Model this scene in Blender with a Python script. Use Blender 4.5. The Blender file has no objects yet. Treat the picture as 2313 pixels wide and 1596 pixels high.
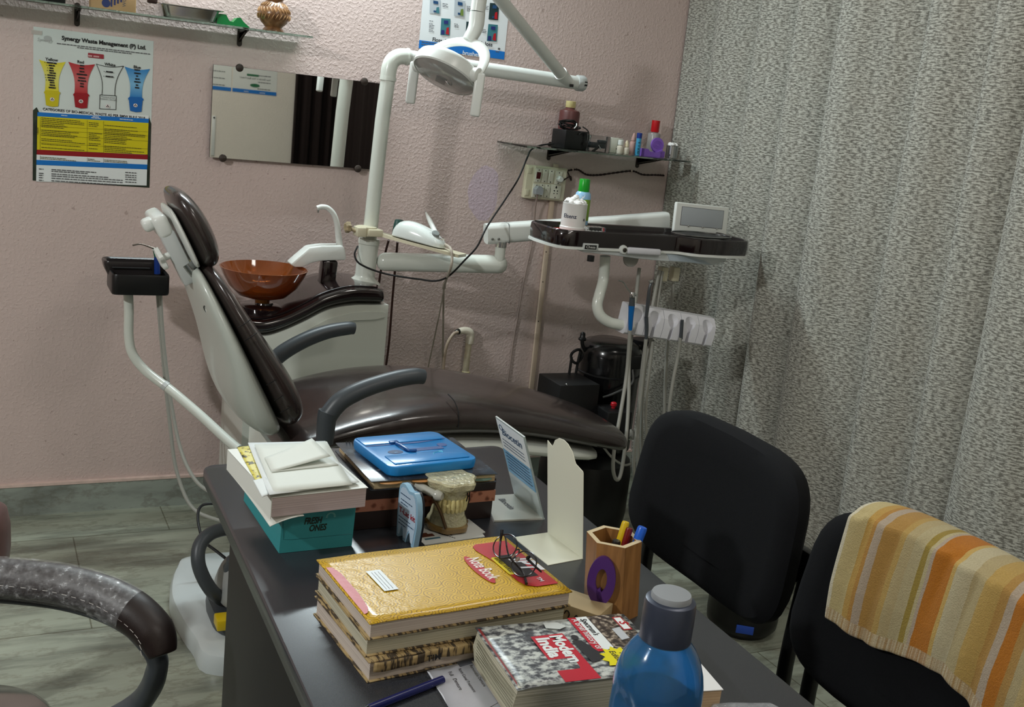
import bpy, bmesh, math, random
from mathutils import Vector, Matrix, Quaternion
random.seed(7)
scene = bpy.context.scene
C = scene.collection
R = math.radians

# ------------------------------------------------------------------ camera, world, lights, exposure
F_PX, CX, CY = 2388.66, 1156.5, 798.0          # for a 2313 x 1596 picture
CAM = Vector((0.0, 0.0, 1.5))
YAW, PITCH, ROLL = R(27.7227), R(13.0816), R(6.3517)
_f = Vector((math.sin(YAW)*math.cos(PITCH), math.cos(YAW)*math.cos(PITCH), -math.sin(PITCH)))
_r = Vector((math.cos(YAW), -math.sin(YAW), 0.0))
_d = _f.cross(_r)
RT = _r*math.cos(ROLL) - _d*math.sin(ROLL)
DN = _f.cross(RT)
cam_data = bpy.data.cameras.new('camera')
cam_data.sensor_fit = 'HORIZONTAL'
cam_data.sensor_width = 36.0
cam_data.lens = 36.0*F_PX/2313.0
cam_data.clip_start = 0.02
cam = bpy.data.objects.new('camera', cam_data)
C.objects.link(cam)
cam.matrix_world = Matrix(((RT.x, -DN.x, -_f.x, CAM.x), (RT.y, -DN.y, -_f.y, CAM.y), (RT.z, -DN.z, -_f.z, CAM.z), (0, 0, 0, 1)))
scene.camera = cam

world = bpy.data.worlds.new('world')
scene.world = world
world.use_nodes = True
world.node_tree.nodes['Background'].inputs[0].default_value = (0.55, 0.6, 0.65, 1)
world.node_tree.nodes['Background'].inputs[1].default_value = 0.0

WY = 3.642                                     # back wall
def area(name, loc, target, sx, sy, power, col):
    l = bpy.data.lights.new(name, 'AREA'); l.shape = 'RECTANGLE'; l.size = sx; l.size_y = sy
    l.energy = power; l.color = col
    o = bpy.data.objects.new(name, l); C.objects.link(o)
    o.location = loc
    o.rotation_euler = (Vector(target)-Vector(loc)).to_track_quat('-Z', 'Y').to_euler()
    return o
# the tube over the back wall, the lamp on the left wall, then added fill from the ceiling
area('tube_light_glow', (0.98, WY-0.15, 2.36), (0.98, WY-0.60, 1.88), 0.92, 0.045, 42, (0.84, 0.97, 1.0))
area('wall_lamp_glow', (-1.90, 1.15, 2.45), (1.3, 3.0, 1.0), 0.20, 0.12, 70, (0.96, 0.99, 0.98))
area('ceiling_fill_light', (1.2, -0.45, 2.86), (1.2, -0.45, 0), 0.5, 0.5, 21, (1.0, 0.94, 0.87))  # no lamp seen here: added to brighten the front wall and fill the room
area('second_ceiling_fill_light', (1.6, 1.5, 2.86), (1.6, 1.5, 0), 0.4, 0.4, 11, (1.0, 0.95, 0.88))  # extra unseen fill, added to lift the right side
vs = scene.view_settings
vs.view_transform = 'Standard'; vs.look = 'None'; vs.gamma = 1.0; vs.use_curve_mapping = False
vs.exposure = -0.43

# ------------------------------------------------------------------ helpers
def P(x, y, Y=None, X=None, Z=None):
    """the point of the place seen at picture point x, y, at a given distance from the room's axes"""
    d = _f + RT*((x-CX)/F_PX) + DN*((y-CY)/F_PX)
    t = (Y-CAM.y)/d.y if Y is not None else (X-CAM.x)/d.x if X is not None else (Z-CAM.z)/d.z
    return CAM + d*t

def lin(c):
    c = c/255.0
    return c/12.92 if c <= 0.04045 else ((c+0.055)/1.055)**2.4
def rgb(c): return (lin(c[0]), lin(c[1]), lin(c[2]), 1.0)

class NT:
    def __init__(s, name):
        s.m = bpy.data.materials.new(name); s.m.use_nodes = True
        s.t = s.m.node_tree; s.b = s.t.nodes['Principled BSDF']
    def n(s, typ, **kw):
        x = s.t.nodes.new(typ)
        for k, v in kw.items():
            if k in x.inputs: x.inputs[k].default_value = v
            else: setattr(x, k, v)
        return x
    def l(s, a, b): s.t.links.new(a, b)
    def coord(s, scale=(1, 1, 1), kind='Object', rot=(0, 0, 0)):
        c = s.n('ShaderNodeTexCoord'); m = s.n('ShaderNodeMapping')
        m.inputs['Scale'].default_value = scale; m.inputs['Rotation'].default_value = rot
        s.l(c.outputs[kind], m.inputs[0]); return m.outputs[0]
    def noise(s, scale, vec=None, detail=3, rough=0.5):
        x = s.n('ShaderNodeTexNoise'); x.inputs['Scale'].default_value = scale
        x.inputs['Detail'].default_value = detail; x.inputs['Roughness'].default_value = rough
        if vec is not None: s.l(vec, x.inputs['Vector'])
        return x.outputs[0]
    def ramp(s, fac, stops, interp='LINEAR'):
        x = s.n('ShaderNodeValToRGB'); x.color_ramp.interpolation = interp
        e = x.color_ramp.elements
        while len(e) < len(stops): e.new(0.5)
        for i, (p, c) in enumerate(stops):
            e[i].position = p; e[i].color = rgb(c) if len(c) == 3 else c
        s.l(fac, x.inputs[0]); return x.outputs[0]
    def math(s, op, a, b=0.0, c=None):
        x = s.n('ShaderNodeMath', operation=op)
        for i, v in enumerate((a, b, c)):
            if v is None: continue
            if isinstance(v, (int, float)): x.inputs[i].default_value = v
            else: s.l(v, x.inputs[i])
        return x.outputs[0]
    def mix(s, fac, a, b, blend='MIX'):
        x = s.n('ShaderNodeMix', data_type='RGBA', blend_type=blend)
        for i, v in ((0, fac), (6, a), (7, b)):
            if isinstance(v, (int, float)): x.inputs[i].default_value = v
            elif isinstance(v, tuple): x.inputs[i].default_value = rgb(v) if len(v) == 3 else v
            else: s.l(v, x.inputs[i])
        return x.outputs[2]
    def bump(s, h, strength=0.3, dist=0.002):
        x = s.n('ShaderNodeBump'); x.inputs['Strength'].default_value = strength; x.inputs['Distance'].default_value = dist
        s.l(h, x.inputs['Height']); s.l(x.outputs[0], s.b.inputs['Normal']); return x
    def set(s, **kw):
        for k, v in kw.items():
            k = k.replace('_', ' ')
            if isinstance(v, (int, float, tuple)): s.b.inputs[k].default_value = v
            else: s.l(v, s.b.inputs[k])

_mats = {}
def mat(name, col, rough=0.5, metal=0.0, spec=0.5, coat=0.0, trans=0.0, ior=1.45, bump=None, var=None, emit=None, alpha=1.0, stretch=(1, 1, 1)):
    """a plain procedural material: colour with a little mottling, optional noise relief"""
    if name in _mats: return _mats[name]
    t = NT(name); c = rgb(col)
    t.set(Roughness=rough, Metallic=metal, IOR=ior)
    t.b.inputs['Specular IOR Level'].default_value = spec
    t.b.inputs['Coat Weight'].default_value = coat; t.b.inputs['Coat Roughness'].default_value = 0.08
    t.b.inputs['Transmission Weight'].default_value = trans
    t.b.inputs['Alpha'].default_value = alpha
    if var:
        n = t.noise(var[0], t.coord(stretch), 4)
        k = var[1]
        lo = tuple(max(0, x*(1-k)) for x in c[:3])+(1,); hi = tuple(min(1, x*(1+k)) for x in c[:3])+(1,)
        t.set(Base_Color=t.ramp(n, [(0.3, lo), (0.7, hi)]))
    else: t.set(Base_Color=c)
    if bump: t.bump(t.noise(bump[0], t.coord(stretch), 3), bump[1], bump[2] if len(bump) > 2 else 0.001)
    if emit: t.set(Emission_Color=c, Emission_Strength=emit)
    _mats[name] = t.m
    return t.m

GLYPHS = {}
def glyphs(txt, bold=0.0, shear=0.0):
    """flat triangulated lettering (font size 1), from Blender's own font"""
    k = (txt, bold, shear)
    if k not in GLYPHS:
        cu = bpy.data.curves.new('t', 'FONT'); cu.body = txt; cu.offset = bold; cu.shear = shear; cu.resolution_u = 3
        o = bpy.data.objects.new('t', cu); C.objects.link(o)
        me = bpy.data.meshes.new_from_object(o.evaluated_get(bpy.context.evaluated_depsgraph_get()))
        v = [tuple(x.co[:2]) for x in me.vertices]; f = [tuple(p.vertices) for p in me.polygons]
        bpy.data.objects.remove(o); bpy.data.meshes.remove(me); bpy.data.curves.remove(cu)
        xs = [a for a, b in v] or [0]
        GLYPHS[k] = (v, f, min(xs), max(xs))
    return GLYPHS[k]

def spline(pts, n=8, closed=False):
    pts = [Vector(p) for p in pts]; out = []; N = len(pts)
    if N < 3: return pts
    for i in range(N if closed else N-1):
        g = lambda j: pts[j % N] if closed else pts[min(max(j, 0), N-1)]
        p0, p1, p2, p3 = g(i-1), g(i), g(i+1), g(i+2)
        for k in range(n):
            t = k/n
            out.append(0.5*((2*p1)+(p2-p0)*t+(2*p0-5*p1+4*p2-p3)*t*t+(3*p1-p0-3*p2+p3)*t**3))
    if not closed: out.append(pts[-1])
    return out

def frame(o, u, v):
    """matrix with x along u, y along v (made square), origin o"""
    u = Vector(u).normalized(); w = u.cross(Vector(v)).normalized(); v = w.cross(u)
    o = Vector(o)
    return Matrix(((u.x, v.x, w.x, o.x), (u.y, v.y, w.y, o.y), (u.z, v.z, w.z, o.z), (0, 0, 0, 1)))
def yaw(loc, deg=0.0): return Matrix.Translation(Vector(loc)) @ Matrix.Rotation(R(deg), 4, 'Z')

class B:
    """collects shapes into ONE mesh (kept in the place's coordinates)"""
    def __init__(s, M=None): s.bm = bmesh.new(); s.M = M or Matrix(); s.mi = 0; s.uv = s.bm.loops.layers.uv.new('UVMap')
    def add(s, vs, fs, smooth=True):
        bv = [s.bm.verts.new(s.M @ Vector(v)) for v in vs]; out = []
        for f in fs:
            try:
                x = s.bm.faces.new([bv[i] for i in f]); x.material_index = s.mi; x.smooth = smooth; out.append(x)
            except ValueError: pass
        return out
    def _take(s, tmp, M=None):
        M = s.M @ (M or Matrix()); m = {}
        for v in tmp.verts: m[v] = s.bm.verts.new(M @ v.co)
        for f in tmp.faces:
            x = s.bm.faces.new([m[v] for v in f.verts]); x.material_index = s.mi; x.smooth = True
        tmp.free(); return s
    def box(s, c, d, bev=0.0, M=None, seg=2):
        t = bmesh.new(); bmesh.ops.create_cube(t, size=1)
        for v in t.verts: v.co = Vector((v.co.x*d[0], v.co.y*d[1], v.co.z*d[2]))
        if bev > 0: bmesh.ops.bevel(t, geom=t.edges[:]+t.verts[:], offset=min(bev, min(d)*0.49), segments=seg, profile=0.5, affect='EDGES')
        for v in t.verts: v.co += Vector(c)
        return s._take(t, M)
    def hexa(s, lo, hi):
        """eight corners: four below, four above, both in the same order"""
        s.add(list(lo)+list(hi), [(3, 2, 1, 0), (4, 5, 6, 7)]+[(i, (i+1) % 4, 4+(i+1) % 4, 4+i) for i in range(4)]); return s
    def cyl(s, a, b, r0, r1=None, seg=20, cap=True):
        return s.tube([a, b], [r0, r0 if r1 is None else r1], seg, 0, cap)
    def tube(s, pts, r, seg=10, n=6, cap=True, closed=False, flat=1.0, up=None):
        """flat < 1 squashes the section across `up`"""
        raw = [Vector(p) for p in pts]
        pp = spline(raw, n, closed) if n and len(raw) > 2 else raw
        N = len(pp)
        if isinstance(r, (int, float)): rr = [r]*N
        else: rr = [r[min(int(i/(N-1)*(len(r)-1)), len(r)-2)]*(1-((i/(N-1)*(len(r)-1)) % 1 if i < N-1 else 1)) + r[min(int(i/(N-1)*(len(r)-1)), len(r)-2)+1]*((i/(N-1)*(len(r)-1)) % 1 if i < N-1 else 1) for i in range(N)]
        tang = []
        for i in range(N):
            a, b = (pp[(i-1) % N], pp[(i+1) % N]) if closed else (pp[max(i-1, 0)], pp[min(i+1, N-1)])
            tang.append((b-a).normalized() if (b-a).length > 1e-9 else Vector((0, 0, 1)))
        nrm = Vector(up) if up else (Vector((0, 0, 1)) if abs(tang[0].z) < 0.9 else Vector((1, 0, 0)))
        vs = []; 
        for i in range(N):
            if up: nrm = Vector(up)
            nrm = (nrm - tang[i]*nrm.dot(tang[i])).normalized(); bn = tang[i].cross(nrm)
            for k in range(seg):
                a = 2*math.pi*k/seg
                vs.append(pp[i] + nrm*(math.cos(a)*rr[i]*flat) + bn*(math.sin(a)*rr[i]))
        fs = []
        for i in range(N if closed else N-1):
            j = (i+1) % N
            for k in range(seg):
                k2 = (k+1) % seg
                fs.append((i*seg+k, i*seg+k2, j*seg+k2, j*seg+k))
        if cap and not closed: fs += [tuple(range(seg))[::-1], tuple((N-1)*seg+k for k in range(seg))]
        s.add(vs, fs); return s
    def lathe(s, prof, o=(0, 0, 0), ax=(0, 0, 1), seg=32, mod=None):
        ax = Vector(ax).normalized(); q = Vector((0, 0, 1)).rotation_difference(ax); o = Vector(o)
        vs = []; N = len(prof)
        for i, (r, z) in enumerate(prof):
            for k in range(seg):
                a = 2*math.pi*k/seg; rr = max(r, 1e-5)*(mod(a, z) if mod else 1)
                vs.append(o + q @ Vector((math.cos(a)*rr, math.sin(a)*rr, z)))
        fs = [(i*seg+k, i*seg+(k+1) % seg, (i+1)*seg+(k+1) % seg, (i+1)*seg+k) for i in range(N-1) for k in range(seg)]
        fs += [tuple(range(seg))[::-1], tuple((N-1)*seg+k for k in range(seg))]
        s.add(vs, fs); return s
    def loft(s, rings, cap=True):
        n = len(rings[0]); vs = [v for r in rings for v in r]
        fs = [(i*n+k, i*n+(k+1) % n, (i+1)*n+(k+1) % n, (i+1)*n+k) for i in range(len(rings)-1) for k in range(n)]
        if cap: fs += [tuple(range(n))[::-1], tuple((len(rings)-1)*n+k for k in range(n))]
        s.add(vs, fs); return s
    def prism(s, poly, h, O=(0, 0, 0), U=(1, 0, 0), V=(0, 1, 0)):
        """a flat outline in the U, V plane at O, given thickness h along U x V"""
        O, U, V = Vector(O), Vector(U), Vector(V); W = U.cross(V).normalized()*h
        n = len(poly); vs = [O+U*a+V*b for a, b in poly]+[O+U*a+V*b+W for a, b in poly]
        s.add(vs, [tuple(range(n))[::-1], tuple(n+i for i in range(n))]+[(i, (i+1) % n, n+(i+1) % n, n+i) for i in range(n)]); return s
    def flat(s, pts): s.add(pts, [tuple(range(len(pts)))]); return s
    def grid(s, fn, nu, nv):
        vs = [fn(i/nu, j/nv) for j in range(nv+1) for i in range(nu+1)]
        fs = [(j*(nu+1)+i, j*(nu+1)+i+1, (j+1)*(nu+1)+i+1, (j+1)*(nu+1)+i) for j in range(nv) for i in range(nu)]
        for f, q in zip(s.add(vs, fs), fs):
            for lp, k in zip(f.loops, q): lp[s.uv].uv = ((k % (nu+1))/nu, (k//(nu+1))/nv)
        return s
    def text(s, txt, size, O, U=(1, 0, 0), V=(0, 1, 0), bold=0.0, shear=0.0, align='c', width=None):
        v, f, x0, x1 = glyphs(txt, bold, shear)
        O, U, V = Vector(O), Vector(U).normalized(), Vector(V).normalized()
        w = max(x1-x0, 1e-6); sx = size if width is None else width/w
        if size == 1: size = sx
        off = {'c': (x0+x1)/2, 'l': x0, 'r': x1}[align]
        s.add([O+U*((a-off)*sx)+V*(b*size) for a, b in v], f, False); return s
    def build(s, name, m, parent=None, o=None, **kw):
        """link as ONE object; with a parent it becomes a part in the parent's frame"""
        bmesh.ops.recalc_face_normals(s.bm, faces=s.bm.faces[:])
        if parent is not None: W = ROOT[parent.name]
        else:
            co = [v.co for v in s.bm.verts]
            if o is None: o = (sum((c.x for c in co))/len(co), sum((c.y for c in co))/len(co), min(c.z for c in co))
            W = o if isinstance(o, Matrix) else Matrix.Translation(Vector(o))
        s.bm.transform(W.inverted())
        me = bpy.data.meshes.new(name); s.bm.to_mesh(me); s.bm.free()
        for x in (m if isinstance(m, (list, tuple)) else [m]): me.materials.append(x)
        me.set_sharp_from_angle(angle=R(kw.pop('sharp', 38)))
        ob = bpy.data.objects.new(name, me); C.objects.link(ob)
        if parent is not None: ob.parent = parent
        else: ob.matrix_world = W
        ROOT[ob.name] = W
        sub = kw.pop('subsurf', 0); sol = kw.pop('solid', 0)
        if sol:
            md = ob.modifiers.new('thickness', 'SOLIDIFY'); md.thickness = sol; md.offset = 0
        if sub:
            md = ob.modifiers.new('smooth', 'SUBSURF'); md.levels = sub; md.render_levels = sub
        for k, v in kw.items(): ob[k] = v
        return ob
ROOT = {}
def carve(body, cutters, smooth_angle=30):
    """cut shapes out of a body; returns a B holding the finished mesh"""
    obs = []
    for k in [body]+cutters:
        bmesh.ops.recalc_face_normals(k.bm, faces=k.bm.faces[:])
        me = bpy.data.meshes.new('c'); k.bm.to_mesh(me); k.bm.free(); o = bpy.data.objects.new('c', me); C.objects.link(o); obs.append(o)
    for o in obs[1:]:
        md = obs[0].modifiers.new('cut', 'BOOLEAN'); md.operation = 'DIFFERENCE'; md.solver = 'EXACT'; md.object = o
    me = bpy.data.meshes.new_from_object(obs[0].evaluated_get(bpy.context.evaluated_depsgraph_get()))
    out = B(); out.bm.from_mesh(me)
    for f in out.bm.faces: f.smooth = True
    for o in obs:
        m = o.data; bpy.data.objects.remove(o); bpy.data.meshes.remove(m)
    bpy.data.meshes.remove(me)
    return out
def thing(name, label, cat, loc=(0, 0, 0), group=None):
    o = bpy.data.objects.new(name, None); C.objects.link(o); o.empty_display_size = 0.03
    W = loc if isinstance(loc, Matrix) else Matrix.Translation(Vector(loc))
    o.matrix_world = W; ROOT[o.name] = W
    o['label'] = label; o['category'] = cat
    if group: o['group'] = group
    return o
def tag(o, label, cat, group=None):
    o['label'] = label; o['category'] = cat
    if group: o['group'] = group
    return o
def structure(o): o['kind'] = 'structure'; return o
def rrect(w, h, r, n=5, cx=0, cy=0):
    out = []
    for (sx, sy, a0) in ((1, 1, 0), (-1, 1, 90), (-1, -1, 180), (1, -1, 270)):
        for k in range(n+1):
            a = R(a0+90*k/n); out.append((cx+sx*(w/2-r)+r*math.cos(a), cy+sy*(h/2-r)+r*math.sin(a)))
    return out
def ell(w, h, n=24, cx=0, cy=0): return [(cx+w/2*math.cos(2*math.pi*k/n), cy+h/2*math.sin(2*math.pi*k/n)) for k in range(n)]
V3 = Vector
def lerp(a, b, t): return Vector(a)*(1-t)+Vector(b)*t
def dashes(b, O, U, V, w, h, gap=0.35, seed=0, fill=1.0):
    """a line of print too small to read: short dark words on one line"""
    rnd = random.Random(seed); O, U, V = Vector(O), Vector(U).normalized(), Vector(V).normalized(); x = 0
    while x < w*fill:
        L = min(h*rnd.uniform(1.5, 5), w*fill-x)
        b.flat([O+U*x, O+U*(x+L), O+U*(x+L)+V*h, O+U*x+V*h]); x += L+h*gap*2
    return b

# ------------------------------------------------------------------ materials
WHITE = mat('white_plastic', (214, 217, 212), 0.28, var=(6, 0.03))
ENAMEL = mat('cream_white_enamel', (208, 212, 203), 0.25, coat=0.3)
GREYW = mat('grey_white_plastic', (188, 192, 190), 0.35)
CREAM = mat('aged_cream_plastic', (203, 196, 170), 0.4)
DARKTOP = mat('dark_brown_gloss', (24, 15, 16), 0.12, coat=0.6)
BLACKP = mat('black_plastic', (17, 17, 18), 0.35)
BLACKM = mat('black_matt', (12, 12, 13), 0.55)
GREYP = mat('slate_grey_plastic', (64, 69, 73), 0.4)
HOSE = mat('grey_hose', (158, 158, 150), 0.45)
CHROME = mat('chrome', (205, 205, 205), 0.16, 1.0)
STEEL = mat('brushed_steel', (170, 172, 172), 0.25, 1.0)
RED = mat('red_print', (176, 22, 34), 0.4)
BLUEP = mat('blue_print', (10, 110, 190), 0.4)
YEL = mat('yellow_print', (222, 208, 30), 0.4)
INK = mat('black_ink', (26, 24, 26), 0.6)
INKG = mat('grey_ink', (92, 92, 94), 0.6)
PAPER = mat('white_paper', (222, 227, 226), 0.7)
PAPERC = mat('card_white', (216, 220, 212), 0.65)
CARDB = mat('brown_card', (176, 146, 104), 0.8, var=(20, 0.08))
GLASSG = mat('green_glass', (196, 226, 212), 0.03, trans=1.0, ior=1.5)
CLEAR = mat('clear_plastic', (235, 238, 238), 0.08, trans=1.0, ior=1.35)
COTTON = mat('cotton_wool', (240, 240, 238), 0.95, bump=(120, 0.5, 0.003))
MOIRON = mat('brown_iron', (52, 42, 36), 0.5, var=(60, 0.2))

def wall_mat(name, base, stains=False):
    t = NT(name); v = t.coord()
    n1 = t.noise(1.4, v, 5, 0.6); c = t.ramp(n1, [(0.3, tuple(x*0.955 for x in base)), (0.7, base)])
    if stains:
        sep = t.n('ShaderNodeSeparateXYZ'); t.l(v, sep.inputs[0])
        # a pale lilac repair patch beside the switches, and grubby lower wall
        ex = t.math('DIVIDE', t.math('SUBTRACT', sep.outputs[0], PATCH[0]), 0.062); ez = t.math('DIVIDE', t.math('SUBTRACT', sep.outputs[2], PATCH[1]), 0.105)
        d = t.math('ADD', t.math('MULTIPLY', ex, ex), t.math('MULTIPLY', ez, ez))
        d = t.math('ADD', d, t.math('MULTIPLY', t.math('SUBTRACT', t.noise(14, v), 0.5), 0.9))
        c = t.mix(t.math('LESS_THAN', d, 1.0), c, tuple((196, 178, 188)))
        sp = t.noise(55, v, 2); c = t.mix(t.math('MULTIPLY', t.math('GREATER_THAN', sp, 0.735), 0.4), c, (120, 95, 85))
    t.set(Base_Color=c, Roughness=0.72)
    big = t.noise(95, v, 3, 0.5); fine = t.noise(260, v, 2)
    big = t.ramp(big, [(0.46, (0, 0, 0)), (0.70, (255, 255, 255))])
    h = t.math('ADD', big, t.math('MULTIPLY', fine, 0.35)); t.bump(h, 0.42, 0.0022)
    return t.m
_p = P(1092, 435, Y=WY); PATCH = (_p.x, _p.z)
PINK = wall_mat('pink_distemper', (206, 186, 180), True)
CREAMW = wall_mat('cream_paint', (226, 219, 206))

def marble(name, tile=True, base=(152, 157, 142)):
    t = NT(name); v = t.coord()
    warp = t.n('ShaderNodeMapping'); t.l(v, warp.inputs[0]); warp.inputs['Scale'].default_value = (0.9, 5.5, 3.0); warp.inputs['Rotation'].default_value = (0, 0, R(6))
    n = t.noise(2.2, warp.outputs[0], 7, 0.6)
    c = t.ramp(n, [(0.25, tuple(x*0.58 for x in base)), (0.42, tuple(x*0.82 for x in base)), (0.52, base), (0.75, tuple(min(255, x*1.1) for x in base))])
    w2 = t.n('ShaderNodeMapping'); t.l(v, w2.inputs[0]); w2.inputs['Scale'].default_value = (1.1, 3.0, 2.0); w2.inputs['Rotation'].default_value = (0, 0, R(-24))
    n2 = t.noise(2.6, w2.outputs[0], 8, 0.65)
    vein = t.ramp(n2, [(0.47, (0, 0, 0)), (0.5, (255, 255, 255)), (0.53, (0, 0, 0))])
    c = t.mix(t.math('MULTIPLY', vein, 0.35), c, (92, 84, 70))
    if tile:
        b = t.n('ShaderNodeTexBrick'); b.offset = 0.5
        mp = t.n('ShaderNodeMapping'); t.l(v, mp.inputs[0]); mp.inputs['Location'].default_value = (0.32, 0.30, 0)
        t.l(mp.outputs[0], b.inputs[0]); b.inputs['Scale'].default_value = 1.0
        b.inputs['Brick Width'].default_value = 0.60; b.inputs['Row Height'].default_value = 0.62; b.inputs['Mortar Size'].default_value = 0.0022
        b.inputs['Color1'].default_value = (1, 1, 1, 1); b.inputs['Color2'].default_value = (0.9, 0.9, 0.88, 1); b.inputs['Mortar'].default_value = (0.5, 0.47, 0.42, 1)
        c = t.mix(1.0, c, b.outputs[0], 'MULTIPLY')
    t.set(Base_Color=c, Roughness=0.24 if tile else 0.4)
    return t.m
FLOORM = marble('marble_tiles'); SKIRT = marble('marble_skirting', False, (150, 158, 150))

def weave_mat():
    t = NT('curtain_weave'); v = t.coord((1, 1, 1), 'UV')
    def st(sx, sy, sc, lo, hi):
        m = t.n('ShaderNodeMapping'); t.l(v, m.inputs[0]); m.inputs['Scale'].default_value = (sx, sy, 1)
        return t.ramp(t.noise(sc, m.outputs[0], 2, 0.6), [(lo, (0, 0, 0)), (hi, (255, 255, 255))])
    # UV is in metres: u across the cloth, w down it
    a = st(1, 3.6, 62, 0.40, 0.60); b = st(5.0, 1, 70, 0.60, 0.66); big = st(1, 1, 7, 0.3, 0.7)
    c = t.mix(a, (100, 99, 91), (186, 186, 176))
    c = t.mix(t.math('MULTIPLY', b, 0.7), c, (66, 65, 60))
    c = t.mix(t.math('MULTIPLY', big, 0.14), c, (150, 140, 124))
    t.set(Base_Color=c, Roughness=0.9)
    t.b.inputs['Sheen Weight'].default_value = 0.2
    t.bump(t.math('SUBTRACT', a, b), 0.35, 0.0015)
    return t.m
WEAVE = weave_mat()

def desk_mat():
    t = NT('charcoal_laminate'); v = t.coord()
    n = t.noise(900, v, 2); t.set(Base_Color=t.ramp(n, [(0.35, (27, 29, 33)), (0.7, (56, 59, 66))]), Roughness=0.27)
    t.b.inputs['Specular IOR Level'].default_value = 1.0
    t.bump(t.noise(700, v, 2), 0.5, 0.00004); return t.m
DESKM = desk_mat()

def fabric(name, col, k=0.25, scale=700, sheen=0.0):
    t = NT(name); v = t.coord(); n = t.noise(scale, v, 2)
    t.set(Base_Color=t.ramp(n, [(0.3, tuple(x*(1-k) for x in col)), (0.7, tuple(x*(1+k) for x in col))]), Roughness=0.95)
    t.b.inputs['Specular IOR Level'].default_value = 0.25; t.bump(n, 0.35, 0.001); return t.m
BLACKF = fabric('black_upholstery', (11, 12, 15))

def pages(name, lo, hi, axis=2, freq=900):
    """the cut edge of a block of paper: thin lines along it"""
    t = NT(name); sc = [3, 3, 3]; sc[axis] = freq
    n = t.noise(1.0, t.coord(tuple(sc)), 3, 0.6)
    t.set(Base_Color=t.ramp(n, [(0.32, lo), (0.68, hi)]), Roughness=0.85); return t.m
PAGES = pages('page_edges', (168, 152, 140), (214, 204, 192))
PAGEG = pages('page_edges_yellowed', (150, 146, 122), (208, 203, 182))

def leather(name, col, rough, coat=0.0):
    t = NT(name); v = t.coord()
    t.set(Base_Color=t.ramp(t.noise(7, v, 4), [(0.3, tuple(x*0.85 for x in col)), (0.7, tuple(x*1.12 for x in col))]), Roughness=rough)
    t.b.inputs['Coat Weight'].default_value = coat; t.b.inputs['Coat Roughness'].default_value = 0.12
    t.bump(t.math('ADD', t.noise(9, v, 3), t.math('MULTIPLY', t.noise(400, v, 2), 0.04)), 0.22, 0.012); return t.m
LEATHER = leather('brown_vinyl', (47, 38, 36), 0.25, 0.4)
ARMPAD = leather('dark_brown_leatherette', (34, 24, 22), 0.45)

# ------------------------------------------------------------------ the room
XL, XR, YF, ZC = -2.0, 2.62, -1.2, 2.9
def slab(name, lo, hi, m): return structure(B().box([(a+b)/2 for a, b in zip(lo, hi)], [b-a for a, b in zip(lo, hi)]).build(name, m, o=(0, 0, 0)))
slab('floor', (XL-.1, YF-.1, -.1), (XR+.1, WY+.1, 0), FLOORM)
slab('ceiling', (XL-.1, YF-.1, ZC), (XR+.1, WY+.1, ZC+.1), mat('ceiling_white', (206, 205, 200), 0.8))
slab('wall_back', (XL-.1, WY, 0), (XR+.1, WY+.1, ZC), PINK)
slab('wall_left', (XL-.1, YF-.1, 0), (XL, WY, ZC), wall_mat('pink_distemper_side', (206, 186, 180)))
slab('wall_right', (XR, YF-.1, 0), (XR+.1, WY, ZC), CREAMW)
slab('wall_front', (XL, YF-.1, 0), (XR, YF, ZC), CREAMW)
slab('baseboard_back', (XL, WY-.014, 0), (XR, WY, .103), SKIRT)
slab('trim_1', (XL, WY-.017, .103), (XR, WY, .112), mat('skirting_paint_line', (214, 190, 180), 0.7, var=(30, 0.1)))
slab('baseboard_left', (XL, YF, 0), (XL+.014, WY-.02, .103), SKIRT)

# lamps: a tube over the picture, a panel lamp on the left wall, two unseen ceiling panels added for fill
GLOW = mat('lamp_glow', (255, 252, 244), 0.5, emit=2.0)
t = thing('tube_light', 'long white tube light fixed high on the pink back wall', 'lamp', (.98, WY-.05, 2.36))
B().box((.98, WY-.05, 2.36), (1.05, .10, .06), .01).build('housing', WHITE, t)
B().cyl((.52, WY-.116, 2.36), (1.44, WY-.116, 2.36), .013).build('tube', GLOW, t)
t = thing('wall_lamp', 'long panel lamp on the left wall', 'lamp', (XL, 1.15, 2.45))
B().box((XL+.03, 1.15, 2.45), (.06, .70, .16), .012).build('housing', WHITE, t)
B().box((XL+.063, 1.15, 2.45), (.008, .64, .12), .003).build('diffuser', GLOW, t)
t = thing('added_ceiling_lamp', 'large square panel lamp added on the ceiling to brighten the front wall', 'lamp', (1.2, -.45, ZC))
B().box((1.2, -.45, ZC-.012), (.6, .6, .024), .006).build('housing', WHITE, t)
t = thing('added_ceiling_lamp', 'smaller square panel lamp added as fill on the ceiling over the visitor chairs', 'lamp', (1.6, 1.5, ZC))
B().box((1.6, 1.5, ZC-.012), (.5, .5, .024), .006).build('housing', WHITE, t)

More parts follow.
